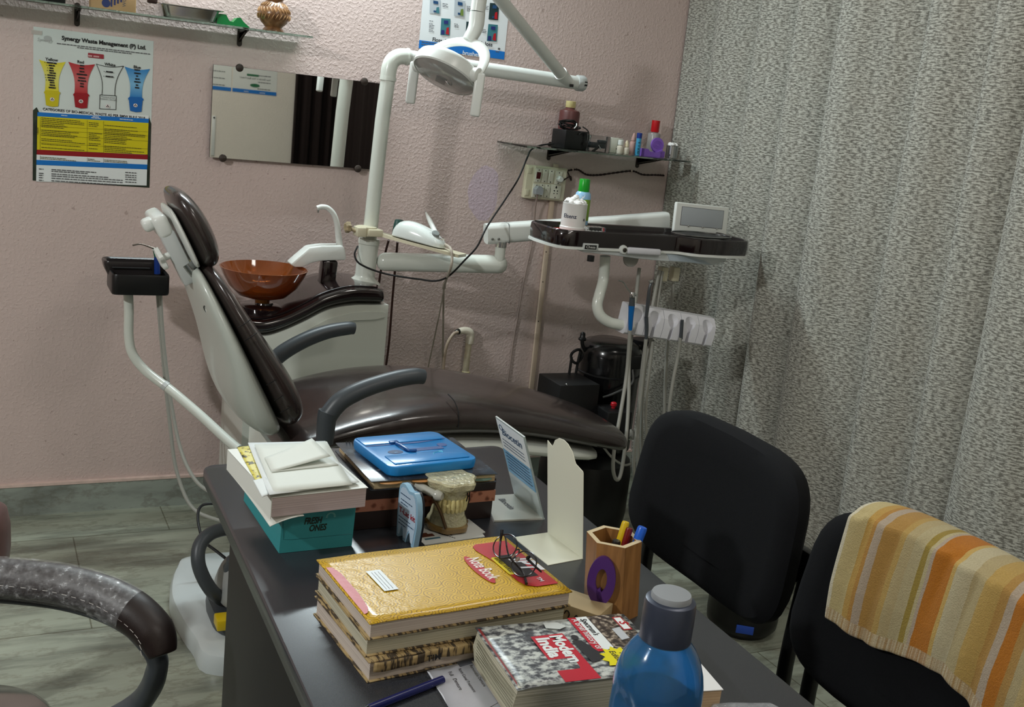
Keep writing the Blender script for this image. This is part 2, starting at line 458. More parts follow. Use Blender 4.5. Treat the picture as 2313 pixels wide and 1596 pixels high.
# curtain over the right wall
def curtain():
    X0, y0, y1, z0, z1 = 2.545, WY-.008, 0.2, 0.03, 2.62
    rnd = random.Random(3)
    cr = [-.10, .18, .45, .66, .885, 1.245, 1.47, 1.62, 1.93, 2.26, 2.6, 2.95, 3.3, 3.7]
    amp = [.030, .055, .055, .065, .105, .075, .050, .08, .06, .06, .06, .06, .06]
    def fold(s, v):
        k = 0
        while k < len(cr)-2 and s > cr[k+1]: k += 1
        c0, c1 = cr[k]+.012*math.sin(k*2.1)*(1-v), cr[k+1]+.012*math.sin((k+1)*2.1)*(1-v)
        t = min(1, max(0, (s-c0)/(c1-c0)))
        x = -amp[k]*(.8+.3*v)*math.sin(math.pi*t**.55)
        return x + .006*math.sin(s*23+v*2.5)+.0025*math.sin(s*57+1+v*3)
    N, K = 760, 14
    b = B(); L = y0-y1
    vs = []; uv = []
    for j in range(K+1):
        v = j/K; z = z0+(z1-z0)*v; acc = 0; last = None
        for i in range(N+1):
            s = L*i/N; p = V3((X0+fold(s, v)+0.02*(1-v), y0-s, z))
            if last is not None: acc += math.hypot(p.x-last.x, p.y-last.y)
            last = p; vs.append(p); uv.append((acc, z))
    fs = [(j*(N+1)+i, j*(N+1)+i+1, (j+1)*(N+1)+i+1, (j+1)*(N+1)+i) for j in range(K) for i in range(N)]
    for f, q in zip(b.add(vs, fs), fs):
        for lp, k in zip(f.loops, q): lp[b.uv].uv = uv[k]
    t = thing('curtain', 'floor-length grey woven curtain covering the right wall', 'curtain', (X0, (y0+y1)/2, 0))
    b.build('cloth', WEAVE, t, solid=.0025, sharp=180)
    B().cyl((X0-.015, WY-.005, 2.63), (X0-.015, .1, 2.63), .012).build('rod', STEEL, t)
curtain()

# ------------------------------------------------------------------ things on the back wall
# waste poster (drawn on the wall, from the left end of the photo)
def waste_poster():
    e = 0.0012
    A = lambda zx, zy, k=1: P(zx/3.2125, zy/3.2125, Y=WY) + V3((0, -e*k, 0))          # 0..720 crop
    S = lambda zx, zy, k=2: P(60+zx/7.71, 60+zy/7.71, Y=WY) + V3((0, -e*k, 0))        # title crop
    T = lambda zx, zy, k=2: P(60+zx/7.71, 240+zy/7.71, Y=WY) + V3((0, -e*k, 0))       # table crop
    x0, x1, z0, z1 = .1655, .5135, 1.114, 1.577
    t = thing('waste_poster', 'waste sorting poster with four coloured bins taped on the pink wall', 'poster', (x0, WY, z0))
    b = B()
    def sheet(u, v):
        return V3((x0+(x1-x0)*u, WY-.0006-.0004*math.sin(u*9+v*4)*math.sin(v*7), z0+(z1-z0)*v))
    b.grid(sheet, 8, 8).build('sheet', mat('poster_paper', (206, 214, 210), 0.35, var=(4, 0.05)), t)
    # dark torn photo border at the foot and sides
    b = B(); w = .017
    zb = z0+.225
    for (a, c, d, h) in ((x0, x0+w*1.2, z0, zb), (x1-w*.8, x1, z0, zb)):
        b.flat([(a, WY-e*1.2, d), (c, WY-e*1.2, d), (c, WY-e*1.2, h-.02), ((a+c)/2, WY-e*1.2, h), (a, WY-e*1.2, h-.01)])
    b.flat([(x0, WY-e*1.3, z0), (x1, WY-e*1.3, z0), (x1, WY-e*1.3, z0+.018), (x0, WY-e*1.3, z0+.020)])
    b.build('printed_border', mat('poster_leaves', (36, 46, 34), 0.4, var=(45, 0.6)), t)
    # lettering
    U, V = V3((1, 0, 0)), V3((0, 0, 1))
    q = lambda a, c, f: (f(*a)+f(*c))/2
    m = q((610, 230), (2080, 330), S); B().text('Synergy Waste Management (P) Ltd.', 1, m-V*.006, U, V, .035, width=(S(2080, 340)-S(610, 340)).x).build('lettering', INK, t)
    m = q((280, 75), (2065, 185), T); B().text('CATEGORIES OF BIO-MEDICAL WASTE AS PER BMW RULE 2018', 1, m-V*.003, U, V, .035, width=(T(2065, 100)-T(280, 100)).x).build('lettering', INK, t)
    m = q((780, 1085), (1525, 1110), T); B().text('LOCATIONS & CONTACT NO. OF CBWTFs', 1, m-V*.002, U, V, .02, width=(T(1525, 100)-T(780, 100)).x).build('lettering', INK, t)
    for s, zx, zy in (('Yellow', 435, 575), ('Red', 940, 617), ('White', 1450, 662), ('Blue', 1925, 707)): B().text(s, .0125, S(zx, zy)-V*.004, U, V, .02).build('lettering', INK, t)
    B().text('Puncture proof', .0065, S(1420, 1235, 4)-V*.001, U, V, shear=.3).build('lettering', INK, t); B().text('container / storage', .0065, S(1415, 1270, 4)-V*.001, U, V, shear=.3).build('lettering', INK, t)
    b = B()
    for i, (zx, zy, L) in enumerate(((525, 300, 1630), (880, 372, 950))): dashes(b, S(zx, zy), U, V, (S(zx+L, zy)-S(zx, zy)).x, .0028, seed=i)
    for i, (zy, fl) in enumerate(((1105, .62), (1135, .5), (1180, .8), (1215, 1), (1255, 1), (1300, .92))):
        dashes(b, T(430, zy, 4), U, V, (T(1690, 0)-T(430, 0)).x, .0030, seed=20+i, fill=fl)
        if i > 0: dashes(b, T(1715, zy+20, 4), U, V, .034, .0030, seed=40+i)
        if i not in (1,): dashes(b, T(212, zy-10, 4), U, V, .013, .0032, seed=60+i)
    b.build('small_print', INKG, t)
    b = B(); b.text('Synergy', .014, S(325, 245)-V*.003, U, V, shear=.2)
    b.prism(ell(.022, .016, 20), .0003, S(365, 205, 1.5), U, V)
    b.build('emblem', mat('emblem_grey', (170, 174, 172), .5), t)
    b = B(); c = q((1025, 505), (1385, 515), S); b.prism(rrect(.046, .0135, .002), .0003, c+V*.0, U, V); b.build('red_plate', mat('dull_red', (150, 40, 52), .4), t)
    b = B(); dashes(b, S(1070, 520, 4), U, V, .036, .005, seed=3); b.build('red_plate_lettering', mat('faded_pink_ink', (200, 150, 150), .5), t)
    # the four funnels and their bins
    def funnel(name, tl, tr, bl, br, m, k=2):
        pl, pr, ql, qr = S(*tl, k), S(*tr, k), S(*bl, k), S(*br, k)
        pts = []
        for i in range(9): f = i/8; pts.append(lerp(pl, pr, f)-V*(.006*math.sin(math.pi*f)))
        for i in range(1, 9): f = i/8; g = lerp(pr, qr, f); pts.append(g-U*(.008*math.sin(math.pi*f)))
        for i in range(9): f = i/8; g = lerp(ql, pl, f); pts.append(g+U*(.008*math.sin(math.pi*f)))
        B().flat(pts).build(name, m, t); return pts
    def grad(name, a, c):
        n = NT(name); g = n.coord(kind='Generated'); s = n.n('ShaderNodeSeparateXYZ'); n.l(g, s.inputs[0])
        n.set(Base_Color=n.ramp(s.outputs[2], [(0, a), (.45, c), (1, a)]), Roughness=.4); return n.m
    funnel('yellow_funnel', (215, 575), (680, 615), (318, 1120), (560, 1130), grad('yellow_fade', (214, 200, 30), (214, 210, 110)))
    funnel('red_funnel', (725, 612), (1190, 655), (832, 1165), (1060, 1175), grad('red_fade', (172, 24, 34), (196, 96, 96)))
    funnel('blue_funnel', (1705, 695), (2148, 738), (1795, 1235), (2010, 1240), grad('blue_fade', (20, 118, 186), (120, 178, 214)))
    for (tl, tr, bl, br) in (((1212, 650), (1688, 686), (1308, 1190), (1535, 1200)),):
        pl, pr, ql, qr = S(*tl), S(*tr), S(*bl), S(*br)
        b = B(); arc = [lerp(pl, pr, i/8)-V*(.006*math.sin(math.pi*i/8)) for i in range(9)]
        r1 = [lerp(pr, qr, i/8)-U*(.008*math.sin(math.pi*i/8)) for i in range(9)]; r2 = [lerp(ql, pl, i/8)+U*(.008*math.sin(math.pi*i/8)) for i in range(9)]
        b.tube(arc, .0008, 5, 0); b.tube(r1, .0008, 5, 0); b.tube(r2, .0008, 5, 0)
        box = [S(1275, 1185), S(1560, 1205), S(1552, 1445), S(1268, 1430)]
        for i in range(4): b.tube([box[i], box[(i+1) % 4]], .0008, 5, 0)
        b.build('white_bin_outline', INK, t)
    def bin_(name, l, r, top, bot, m):
        b = B(); a = S(l, top, 3); c = S(r, top+12, 3); d = S(r-22, bot+12, 3); f = S(l+22, bot-8, 3)
        mid = (d+f)/2-V*.003
        b.flat([a, c, d, mid, f]); b.flat([S(l-14, top-14, 3.3), S(l+18, top-42, 3.3), S(r-18, top-28, 3.3), S(r+14, top-2, 3.3), S(r+8, top+26, 3.3), S(l-8, top+14, 3.3)])
        b.build(name, m, t)
    bin_('yellow_bin', 315, 570, 1150, 1375, mat('bin_yellow', (196, 182, 20), .35)); bin_('red_bin', 822, 1075, 1190, 1405, mat('bin_red', (150, 14, 28), .35)); bin_('blue_bin', 1778, 2020, 1260, 1470, mat('bin_blue', (12, 96, 170), .35))
    b = B()
    for zx, zy in ((445, 1265), (945, 1300), (1410, 1385), (1893, 1370)): b.prism(ell(.013, .0115, 16), .0002, S(zx, zy, 3.6), U, V)
    b.build('hazard_disc', mat('disc_white', (226, 214, 212), .5), t)
    b = B()
    for zx, zy in ((445, 1265), (945, 1300), (1410, 1385), (1893, 1370)):
        for k in range(3):
            a = R(90+120*k); b.prism(ell(.0036, .0036, 8, .0026*math.cos(a), .0026*math.sin(a)), .0002, S(zx, zy, 4.0), U, V)
    b.build('hazard_mark', INK, t)
    b = B()
    words = {'y': ((435, 645, .028), (435, 690, .017), (430, 735, .011), (430, 778, .013), (450, 820, .018), (430, 860, .023), (430, 903, .022), (425, 945, .016), (440, 985, .013), (445, 1030, .015), (445, 1075, .020)),
             'r': ((965, 690, .012), (960, 740, .014), (960, 795, .014), (960, 845, .030), (960, 905, .020), (960, 955, .024), (960, 1005, .010), (960, 1052, .011)),
             'w': ((1440, 800, .021), (1440, 882, .023)), 'b': ((1920, 765, .017), (1925, 825, .019), (1920, 872, .006), (1925, 925, .013), (1925, 975, .019), (1920, 1030, .008), (1920, 1075, .013))}
    for key, rows in words.items():
        for i, (zx, zy, w) in enumerate(rows):
            c = S(zx, zy, 4); dashes(b, c-U*w/2, U, V, w, .0036, .15, seed=zx+i)
            b.flat([c-U*w/2+V*.0034, c+U*w/2+V*.0034, c+U*w/2+V*.0042, c-U*w/2+V*.0042])
            if key in 'yw' and i not in (4, 8, 9, 10): b.prism(ell(.0026, .0026, 8), .0002, c-U*(w/2+.005)+V*.0018, U, V)
    b.build('bin_lettering', INK, t)
    # the table
    bar = lambda a, c, d, f, k: [T(*a, k), T(*c, k), T(*d, k), T(*f, k)]
    B().flat(bar((190, 100), (2128, 218), (2124, 290), (188, 172), 2.4)).flat(bar((172, 930), (2100, 1012), (2096, 1096), (170, 1015), 2.4)).build('blue_bar', BLUEP, t)
    B().flat(bar((188, 172), (2122, 290), (2104, 838), (180, 752), 2.4)).build('yellow_panel', mat('poster_yellow', (206, 192, 12), .4), t)
    B().flat(bar((180, 752), (2108, 845), (2104, 925), (174, 838), 2.6)).build('red_bar', mat('poster_red', (140, 12, 22), .4), t)
    B().flat(bar((174, 838), (2104, 925), (2100, 1012), (172, 930), 2.4)).flat(bar((170, 1018), (2096, 1098), (2088, 1378), (166, 1305), 2.4)).flat(bar((272, 45), (2128, 160), (2126, 218), (270, 105), 1.8)).build('white_panel', PAPER, t)
    b = B(); rnd = random.Random(5)
    for zy in range(205, 735, 30):
        for (a, c, dd) in ((255, 1040, 0), (1080, 1315, 50), (1350, 2080, 66)):
            if rnd.random() < (.9 if c-a > 300 else .45): dashes(b, T(a, zy+dd, 4), U, V, (T(c, 0)-T(a, 0)).x, .0019, .3, seed=zy+a, fill=rnd.uniform(.5, 1))
    for i, zy in enumerate((885, 910)):
        for (a, c, dd) in ((240, 1010, 0), (1065, 1290, 35), (1350, 2060, 50)): dashes(b, T(a, zy+dd, 4), U, V, (T(c, 0)-T(a, 0)).x, .0019, .3, seed=zy+a, fill=rnd.uniform(.5, .95))
    for a in (232, 1050, 1335):
        for (y0, y1) in ((180+a*.06, 752+a*.045), (842+a*.045, 930+a*.042)): b.tube([T(a+3, y0, 3.4), T(a, y1, 3.4)], .0003, 4, 0)
    for zy in (355, 425, 515, 650): b.tube([T(232, zy-20, 3.4), T(2110, zy+90, 3.4)], .00025, 4, 0)
    b.text('Yellow', .008, T(205, 430, 4), V, -U, .01)
    b.build('table_print', mat('olive_ink', (78, 72, 18), .6), t)
    b = B()
    for (zx, zy, w) in ((655, 165, .018), (1205, 187, .019), (1205, 210, .027), (1735, 235, .040)): dashes(b, T(zx, zy, 4)-U*w/2, U, V, w, .0022, .2, seed=zx)
    b.build('table_heading', PAPER, t)
    b = B()
    b.prism(rrect(.03, .012, .001), .0004, A(265, 235, 2), U, V); b.build('tape', mat('clear_tape', (214, 206, 198), .2, alpha=.45), t)
waste_poster()

# mirror with four caps
def mirror():
    x0, x1, z0, z1 = .698, 1.285, 1.229, 1.5265
    t = thing('wall_mirror', 'frameless rectangular mirror held on the wall by four brown caps', 'mirror', (x0, WY, z0))
    B().box(((x0+x1)/2, WY-.020, (z0+z1)/2), (x1-x0, .004, z1-z0)).build('glass', mat('mirror_silver', (226, 226, 222), .015, 1.0), t)
    B().box(((x0+x1)/2, WY-.0165, (z0+z1)/2), (x1-x0+.001, .003, z1-z0+.001)).build('backing', BLACKM, t)
    for q in ((541, 153), (823, 184), (503, 357), (808, 381)):
        c = P(*q, Y=WY-.02)
        b = B(); b.lathe([(.009, 0), (.009, .017), (.0125, .018), (.013, .022), (.011, .027), (.004, .030), (0, .0305)], (c.x, WY, c.z), (0, -1, 0), 20); b.build('cap', MOIRON, t)
mirror()

# floss poster
def floss_poster():
    e = .0012; K = 9.252
    Q = lambda zx, zy, k=1: P(920+zx/K, zy/K, Y=WY)+V3((0, -e*k, 0))
    a, c = P(943.5, 129, Y=WY), P(1138, 134.5, Y=WY)
    x0, x1, z0, z1 = a.x, c.x, c.z-.0, c.z+.50
    t = thing('floss_poster', 'white dental floss poster with blue web address strip behind the lamp', 'poster', (x0, WY, z0))
    U, V = V3((1, 0, 0)), V3((0, 0, 1))
    B().grid(lambda u, v: V3((x0+(x1-x0)*u, WY-.0008-.0005*math.sin(u*7+v*3), z0+(z1-z0)*v)), 6, 8).build('sheet', mat('gloss_paper', (222, 226, 228), .3), t)
    B().flat([(x0, WY-e*1.6, z0), (x1, WY-e*1.6, z0), (x1, WY-e*1.6, z0+.028), (x0, WY-e*1.6, z0+.028)]).build('blue_strip', mat('strip_blue', (14, 112, 196), .35), t)
    B().text('www.          brushes.com', 1, Q(1140, 1105, 3)-V*.006, U, V, .015, width=(Q(1740, 0)-Q(535, 0)).x).build('address_lettering', PAPER, t)
    b = B(); b.text('Floss daily to', 1, Q(520, 835, 3)-V*.004, U, V, .02, align='l', width=(Q(1060, 0)-Q(520, 0)).x)
    b.text('tooth loss', 1, Q(1770, 950, 3)-V*.004, U, V, .02, align='r', width=(Q(1770, 0)-Q(1330, 0)).x)
    b.build('slogan', INK, t)
    b = B()
    for i, zy in enumerate((880, 930)): dashes(b, Q(290, zy, 2), U, V, .085, .0028, seed=i)
    b.build('small_print', INKG, t)
    for i, (zx, zy, n) in enumerate(((730, 80, 3), (455, 440, 1), (450, 500, 4), (445, 630, 2), (975, 505, 3), (1235, 140, 4), (1600, 130, 3), (1560, 620, 3))):
        b = B()
        for k in range(n): dashes(b, Q(zx, zy+k*30, 2), U, V, .022, .0022, seed=i*9+k, fill=random.Random(i*7+k).uniform(.6, 1))
        b.build('small_print', INKG, t)
    b = B(); b.prism([(-.004, 0), (.004, 0), (.005, .005), (.002, .007), (-.002, .007), (-.005, .005)], .0003, Q(1910, 1040, 2), U, V); dashes(b, Q(1840, 1085, 2), U, V, .014, .003, seed=4); b.build('emblem', INKG, t)
    teal = mat('pack_teal', (60, 118, 128), .4); dk = mat('pack_green_black', (28, 52, 56), .4); navy = mat('pack_navy', (34, 44, 110), .4); pale = mat('pack_silver', (176, 184, 190), .3)
    packs = (((470, -40), (695, 5), (685, 300), (460, 275), pale, teal), ((985, -20), (1205, 25), (1185, 355), (970, 330), pale, mat('pack_olive', (110, 130, 60), .4)), ((705, 380), (898, 395), (880, 745), (685, 730), teal, RED), ((1722, 60), (1915, 75), (1890, 425), (1692, 405), dk, RED), ((1690, 500), (1888, 520), (1862, 870), (1655, 855), teal, RED), ((1230, 450), (1420, 465), (1400, 790), (1210, 780), dk, RED))
    for i, (p, q, r, s, m, m2) in enumerate(packs):
        f = lambda u, v, k: lerp(lerp(Q(*s, k), Q(*r, k), u), lerp(Q(*p, k), Q(*q, k), u), v)
        B().flat([f(0, 0, 2), f(1, 0, 2), f(1, 1, 2), f(0, 1, 2)]).build('printed_pack', m, t)
        B().flat([f(.55, .08, 3), f(.9, .05, 3), f(.85, .5, 3), f(.62, .45, 3)]).build('printed_brush', m2, t)
        B().flat([f(.3, .68, 3), f(.75, .68, 3), f(.75, .88, 3), f(.3, .88, 3)]).flat([f(.08, .04, 3), f(.4, .04, 3), f(.4, .3, 3), f(.08, .3, 3)] if i in (2, 4) else [f(.35, .1, 3), f(.6, .1, 3), f(.6, .22, 3), f(.35, .22, 3)]).build('printed_label', navy if i in (2, 4) else mat('pack_dark_blue', (30, 70, 110), .4), t)
floss_poster()

# shelves
def bracket(t, x, z, reach):
    b = B(); b.prism(rrect(.016, .07, .008), .003, (x, WY, z-.014), (1, 0, 0), (0, 0, 1))
    b.prism([(0, -.006), (-reach, -.002), (-reach, .003), (-.004, .004), (-.004, -.03), (0, -.036)], .004, (x-.002, WY-.001, z), (0, 1, 0), (0, 0, 1))
    b.tube([(x, WY-.004, z-.03), (x, WY-reach*.75, z-.004)], .003, 8, 0)
    b.build('bracket', MOIRON, t)
def shelf(x0, x1, z, reach, bx, label):
    t = thing('glass_shelf', label, 'shelf', (x0, WY, z))
    B().box(((x0+x1)/2, WY-reach/2-.004, z), (x1-x0, reach, .006), .0008).build('pane', GLASSG, t)
    for x in bx: bracket(t, x, z-.004, reach*.8)
shelf(-.30, .983, 1.646, .150, (P(174, 45, Y=WY).x, P(541, 88, Y=WY).x), 'long glass wall shelf above the waste poster')
shelf(1.750, 2.460, 1.366, .250, (P(1240, 345, Y=WY).x, P(1440, 365, Y=WY).x), 'short dark-edged glass shelf above the switchboard')

# ------------------------------------------------------------------ things on the shelves
def left_shelf_things():
    Z = 1.6492; Y = WY-.085
    c = P(60, 4, Y=Y)
    B().box((P(20, 0, Y=Y).x, Y, Z+.03), (.30, .07, .06), .004).build('box', BLACKP, label='black box at the left end of the long glass shelf', category='box')
    # carton
    a, b_ = P(205, 22, Y=Y-.03), P(307, 30, Y=Y-.03)
    w = b_.x-a.x; cx = (a.x+b_.x)/2
    t = thing('carton', 'brown cardboard carton with blue print between black box and steel tray', 'box', (cx, Y, Z))
    B().box((cx, Y, Z+.05), (w, .06, .10), .002).build('carton_body', CARDB, t)
    b = B(); yy = Y-.0306
    b.prism(ell(.024, .024, 20), .0003, (cx-w*.17, yy, Z+.018), (1, 0, 0), (0, 0, 1))
    for i in range(4): b.box((cx-w*.05+i*.009, yy, Z+.022+.004*i), (.005, .0004, .024-.003*i))
    b.build('carton_print', mat('carton_blue', (38, 52, 100), .6), t)
    B().text('WOODO', .014, (cx+w*.27, yy, Z+.014), (0, 0, 1), (-1, 0, 0), .01, align='l').build('carton_lettering', INKG, t)
    # steel tray
    x0, x1 = P(350, 40, Y=Y).x, P(498, 50, Y=Y).x
    cx = (x0+x1)/2
    t = thing('steel_tray', 'shallow stainless steel instrument tray beside the green mould', 'tray', (cx, Y, Z))
    rings = []
    for (w, d, z) in ((.140, .075, 0), (.156, .088, .005), (.176, .10, .036), (.202, .122, .038), (.202, .122, .040), (.174, .098, .039), (.152, .085, .007), (.136, .072, .003)):
        rings.append([(cx+p[0], Y+p[1], Z+z) for p in rrect(w, d, .022, 5)])
    B().loft(rings).build('tray_dish', CHROME, t)
    t = tag(B().box((x0-.012, Y-.02, Z+.047), (.030, .016, .022), .004).box((x0+.004, Y-.02, Z+.056), (.02, .012, .008), .002).build('clip', mat('dark_brown_plastic', (48, 30, 26), .4)), 'dark brown clip on the rim of the steel tray', 'clip')
    # green mould
    a, b_ = P(490, 55, Y=Y-.03), P(566, 62, Y=Y-.03)
    prof = [(0, 0), (0, .020), (.006, .026), (.022, .026), (.030, .012), (.040, .010), (.050, .022), (.058, .023), (.066, .014), (.078, .005), (.084, 0)]
    s = (b_.x-a.x)/.084
    B().prism([(p*s, q*s) for p, q in prof], .05, (a.x, Y+.02, Z), (1, 0, 0), (0, 0, 1)).build('plastic_mould', mat('bright_green_plastic', (0, 128, 62), .3), label='bright green plastic bite mould on the glass shelf', category='mould', sharp=20)
    # clay pot
    a, b_ = P(582, 35, Y=Y), P(655, 35, Y=Y)
    cx = (a.x+b_.x)/2; r = (b_.x-a.x)/2
    t = thing('clay_pot', 'small carved brown clay pot at the right end of the long shelf', 'pot', (cx, Y, Z))
    prof = [(.60, 0), (.66, .04), (.64, .14), (.52, .26), (.56, .33), (.80, .55), (.97, .86), (1.0, 1.05), (.94, 1.30), (.78, 1.55), (.58, 1.75), (.50, 1.86), (.55, 1.95), (.66, 2.05), (.62, 2.1), (.44, 1.95)]
    n = NT('glazed_clay'); v = n.coord()
    nz = n.noise(60, v, 3); n.set(Base_Color=n.ramp(nz, [(.3, (92, 60, 34)), (.7, (140, 100, 62))]), Roughness=.28); n.b.inputs['Coat Weight'].default_value = .4
    def carve(an, z): return 1.0
    B().lathe([(p*r, q*r) for p, q in prof], (cx, Y, Z), seg=40).build('pot_body', n.m, t)
    b = B()
    for k in range(26):
        for (z0, z1, r0, r1, sg) in ((.72, 1.02, .935, 1.012, 1), (1.12, 1.42, 1.0, .885, -1), (1.48, 1.70, .845, .645, 1)):
            a0 = 2*math.pi*k/26; a1 = a0+sg*.16
            b.tube([(cx+math.cos(a0)*r*r0, Y+math.sin(a0)*r*r0, Z+z0*r), (cx+math.cos((a0+a1)/2)*r*(r0+r1+.03)/2, Y+math.sin((a0+a1)/2)*r*(r0+r1+.03)/2, Z+(z0+z1)*r/2), (cx+math.cos(a1)*r*r1, Y+math.sin(a1)*r*r1, Z+z1*r)], [.0008, .0022, .0008], 6, 3)
    b.build('carving', mat('carved_clay_light', (156, 118, 78), .4), t)
left_shelf_things()

def bottle_prof(r, h, neck, nh, sh=.012): return [(r*.9, 0), (r, .004), (r, h-sh), (r*.93, h-sh*.4), (neck*1.15, h), (neck, h+.003), (neck, h+nh)]
def right_shelf_things():
    Z = 1.3694
    G = 'small things on the short glass shelf'
    def at(px, Y): return P(px, 340, Y=Y).x
    # brown bottle
    Y = WY-.05; x = at(1277, Y)
    t = thing('brown_bottle', 'brown plastic bottle with a cream cap on the short glass shelf', 'bottle', (x, Y, Z))
    B().lathe(bottle_prof(.039, .142, .018, .008), (x, Y, Z), seg=28).build('bottle_body', mat('maroon_plastic', (92, 52, 50), .4), t)
    B().lathe([(.0175, .148), (.0190, .150), (.0190, .172), (.0165, .173)], (x, Y, Z), seg=28).build('cap', mat('cream_cap', (214, 200, 142), .45), t)
    # power adapter box with coiled lead
    Y = WY-.135; x0, x1 = at(1249, Y), at(1317, Y); cx = (x0+x1)/2; w = x1-x0
    M = yaw((cx, Y, Z), 14)
    t = thing('adapter_box', 'black box with coiled black lead in front of the brown bottle', 'box', M)
    B(M).box((0, 0, .034), (w*.88, .075, .068), .003).build('box_body', BLACKP, t)
    rnd = random.Random(2); b = B(M)
    for k in range(5):
        pts = [(-.010+(.040+rnd.uniform(-.008, .008))*math.cos(a*math.pi/4)+rnd.uniform(-.003, .003), rnd.uniform(-.012, .012), .078+k*.004+(.012+rnd.uniform(-.004, .004))*math.sin(a*math.pi/4)) for a in range(8)]
        b.tube(pts, .0028, 7, 5, closed=True)
    b.tube([(.030, -.03, .085), (.048, -.045, .07), (.052, -.047, .04), (.045, -.046, .006)], .0026, 7, 6)
    b.tube([(.006, -.0405, .055), (.02, -.045, .064), (.038, -.045, .06), (.045, -.043, .035), (.03, -.041, .02)], .002, 7, 6)
    b.build('lead', mat('black_rubber', (14, 14, 15), .4), t)
    B(M).tube([(-.004, -.022, .075), (.004, -.024, .085), (.008, -.02, .094)], .002, 6, 4).build('wire_tie', WHITE, t)
    # clear cases
    Y = WY-.12; x0, x1 = at(1325, Y), at(1368, Y)
    t = thing('clear_case', 'clear plastic case of grey fittings beside the black box', 'case', ((x0+x1)/2, Y, Z))
    b = B(); w = x1-x0; cx = (x0+x1)/2
    b.box((cx, Y, Z+.029), (w, .05, .058), .002); b.build('case_shell', CLEAR, t)
    B().box((cx-.004, Y-.005, Z+.022), (w*.7, .03, .02), .002, Matrix.Translation((0, 0, 0))).box((cx+.01, Y-.012, Z+.036), (w*.4, .02, .012), .002).build('fittings', GREYP, t)
    t = thing('clip', 'small dark clip standing before the clear case', 'clip', (x0+.012, Y-.045, Z))
    M = Matrix.Translation((x0+.014, Y-.045, Z+.010)) @ Matrix.Rotation(R(-38), 4, 'Y')
    B(M).box((0, 0, 0), (.04, .008, .009), .002).build('clip_body', BLACKP, t)
    B(M).cyl((.014, -.002, -.012), (.014, -.002, .006), .0024).build('clip_pin', CHROME, t)
    x0, x1 = at(1370, Y), at(1397, Y)
    t = thing('white_case', 'pale grey plastic case with a dark round mark beside the clear case', 'case', ((x0+x1)/2, Y, Z))
    B().box(((x0+x1)/2, Y, Z+.028), (x1-x0, .05, .056), .002).build('case_shell', mat('milky_plastic', (196, 198, 186), .3), t)
    b = B(); b.prism(ell(.011, .007, 16), .0004, ((x0+x1)/2+.004, Y-.0252, Z+.016), (1, 0, 0), (0, 0, 1)); b.build('mark', INK, t)
    # vials
    vial = mat('milky_vial', (206, 198, 182), .35); pinkv = mat('pink_vial', (196, 158, 150), .4)
    for (px, Y, r, h, m, capm, lab, pointed, hh) in ((1400, WY-.16, .0125, .030, vial, WHITE, 'squat milky vial with a square white cap on short shelf', False, .018), (1414, WY-.165, .0125, .026, vial, mat('ivory_cap', (214, 200, 170), .45), 'milky vial with an ivory pointed nozzle on short shelf', True, .024), (1428, WY-.13, .0125, .050, pinkv, pinkv, 'pink dropper bottle with pointed cap on short shelf', True, .030)):
        x = at(px, Y); t = thing('vial', lab, 'bottle', (x, Y, Z), G)
        B().lathe(bottle_prof(r, h, r*.5, .003, .006), (x, Y, Z), seg=20).build('vial_body', m, t)
        z = h+.002
        B().lathe([(r*.75, z), (r*.75, z+.004), (r*.62, z+hh*.5), (r*.28, z+hh*.95), (0, z+hh)] if pointed else [(r*.8, z), (r*.85, z+.002), (r*.85, z+hh), (r*.7, z+hh+.001)], (x, Y, Z), seg=20).build('cap', capm, t)
    Y = WY-.15; x = at(1427, Y)
    # blue tube
    Y = WY-.17; x = at(1440, Y)
    t = thing('blue_tube', 'light blue tube with dark blue cap on the short shelf', 'tube', (x, Y, Z))
    B().lathe([(.009, 0), (.0098, .002), (.0098, .066)], (x, Y, Z), seg=20).build('tube_body', mat('sky_blue_plastic', (70, 158, 200), .35), t)
    B().lathe([(.0102, .064), (.0102, .083), (.009, .084)], (x, Y, Z), seg=20).build('cap', mat('navy_cap', (20, 50, 130), .35), t)
    b = B()
    for k, s in enumerate('NVIS'): b.text(s, .012, (x+.0005, Y-.0102, Z+.012+k*.012), (0, 0, 1), (-1, 0, 0), .02)
    b.build('lettering', INK, t)
    # grey bottle, red cap
    Y = WY-.06; x = at(1473, Y)
    t = thing('grey_bottle', 'translucent grey bottle with a tall red cap behind the purple stand', 'bottle', (x, Y, Z))
    B().lathe(bottle_prof(.025, .090, .012, .004, .008), (x, Y, Z), seg=26).build('bottle_body', mat('grey_translucent', (176, 172, 170), .25, trans=.35), t)
    B().lathe([(.0155, .092), (.0165, .094), (.0162, .136), (.015, .137)], (x, Y, Z), seg=26).build('cap', mat('red_cap', (182, 18, 26), .35), t)
    # purple stand
    PUR = mat('violet_plastic', (132, 92, 190), .4); Y = WY-.165; x0, x1 = at(1451, Y), at(1502, Y); w = x1-x0
    t = thing('purple_stand', 'violet plastic stand holding a round disc beside the blue tube', 'stand', ((x0+x1)/2, Y, Z))
    B().prism([(0, 0), (w*.72, 0), (w*.72, .020), (w*.80, .024), (w*.8, .03), (w*.58, .020), (w*.40, .016), (w*.24, .020), (w*.16, .028), (0, .028)], .03, (x0, Y+.015, Z), (1, 0, 0), (0, 0, 1)).box((x0+w*.86, Y+.008, Z+.012), (w*.28, .02, .024), .001).build('stand_base', PUR, t)
    cx = x0+w*.62
    M = frame((cx, Y-.004, Z+.046), (1, 0, 0), (0, .12, 1))
    B(M).prism(ell(.056, .056, 32), -.008, (0, 0, 0)).build('disc', PUR, t)
    b = B(M)
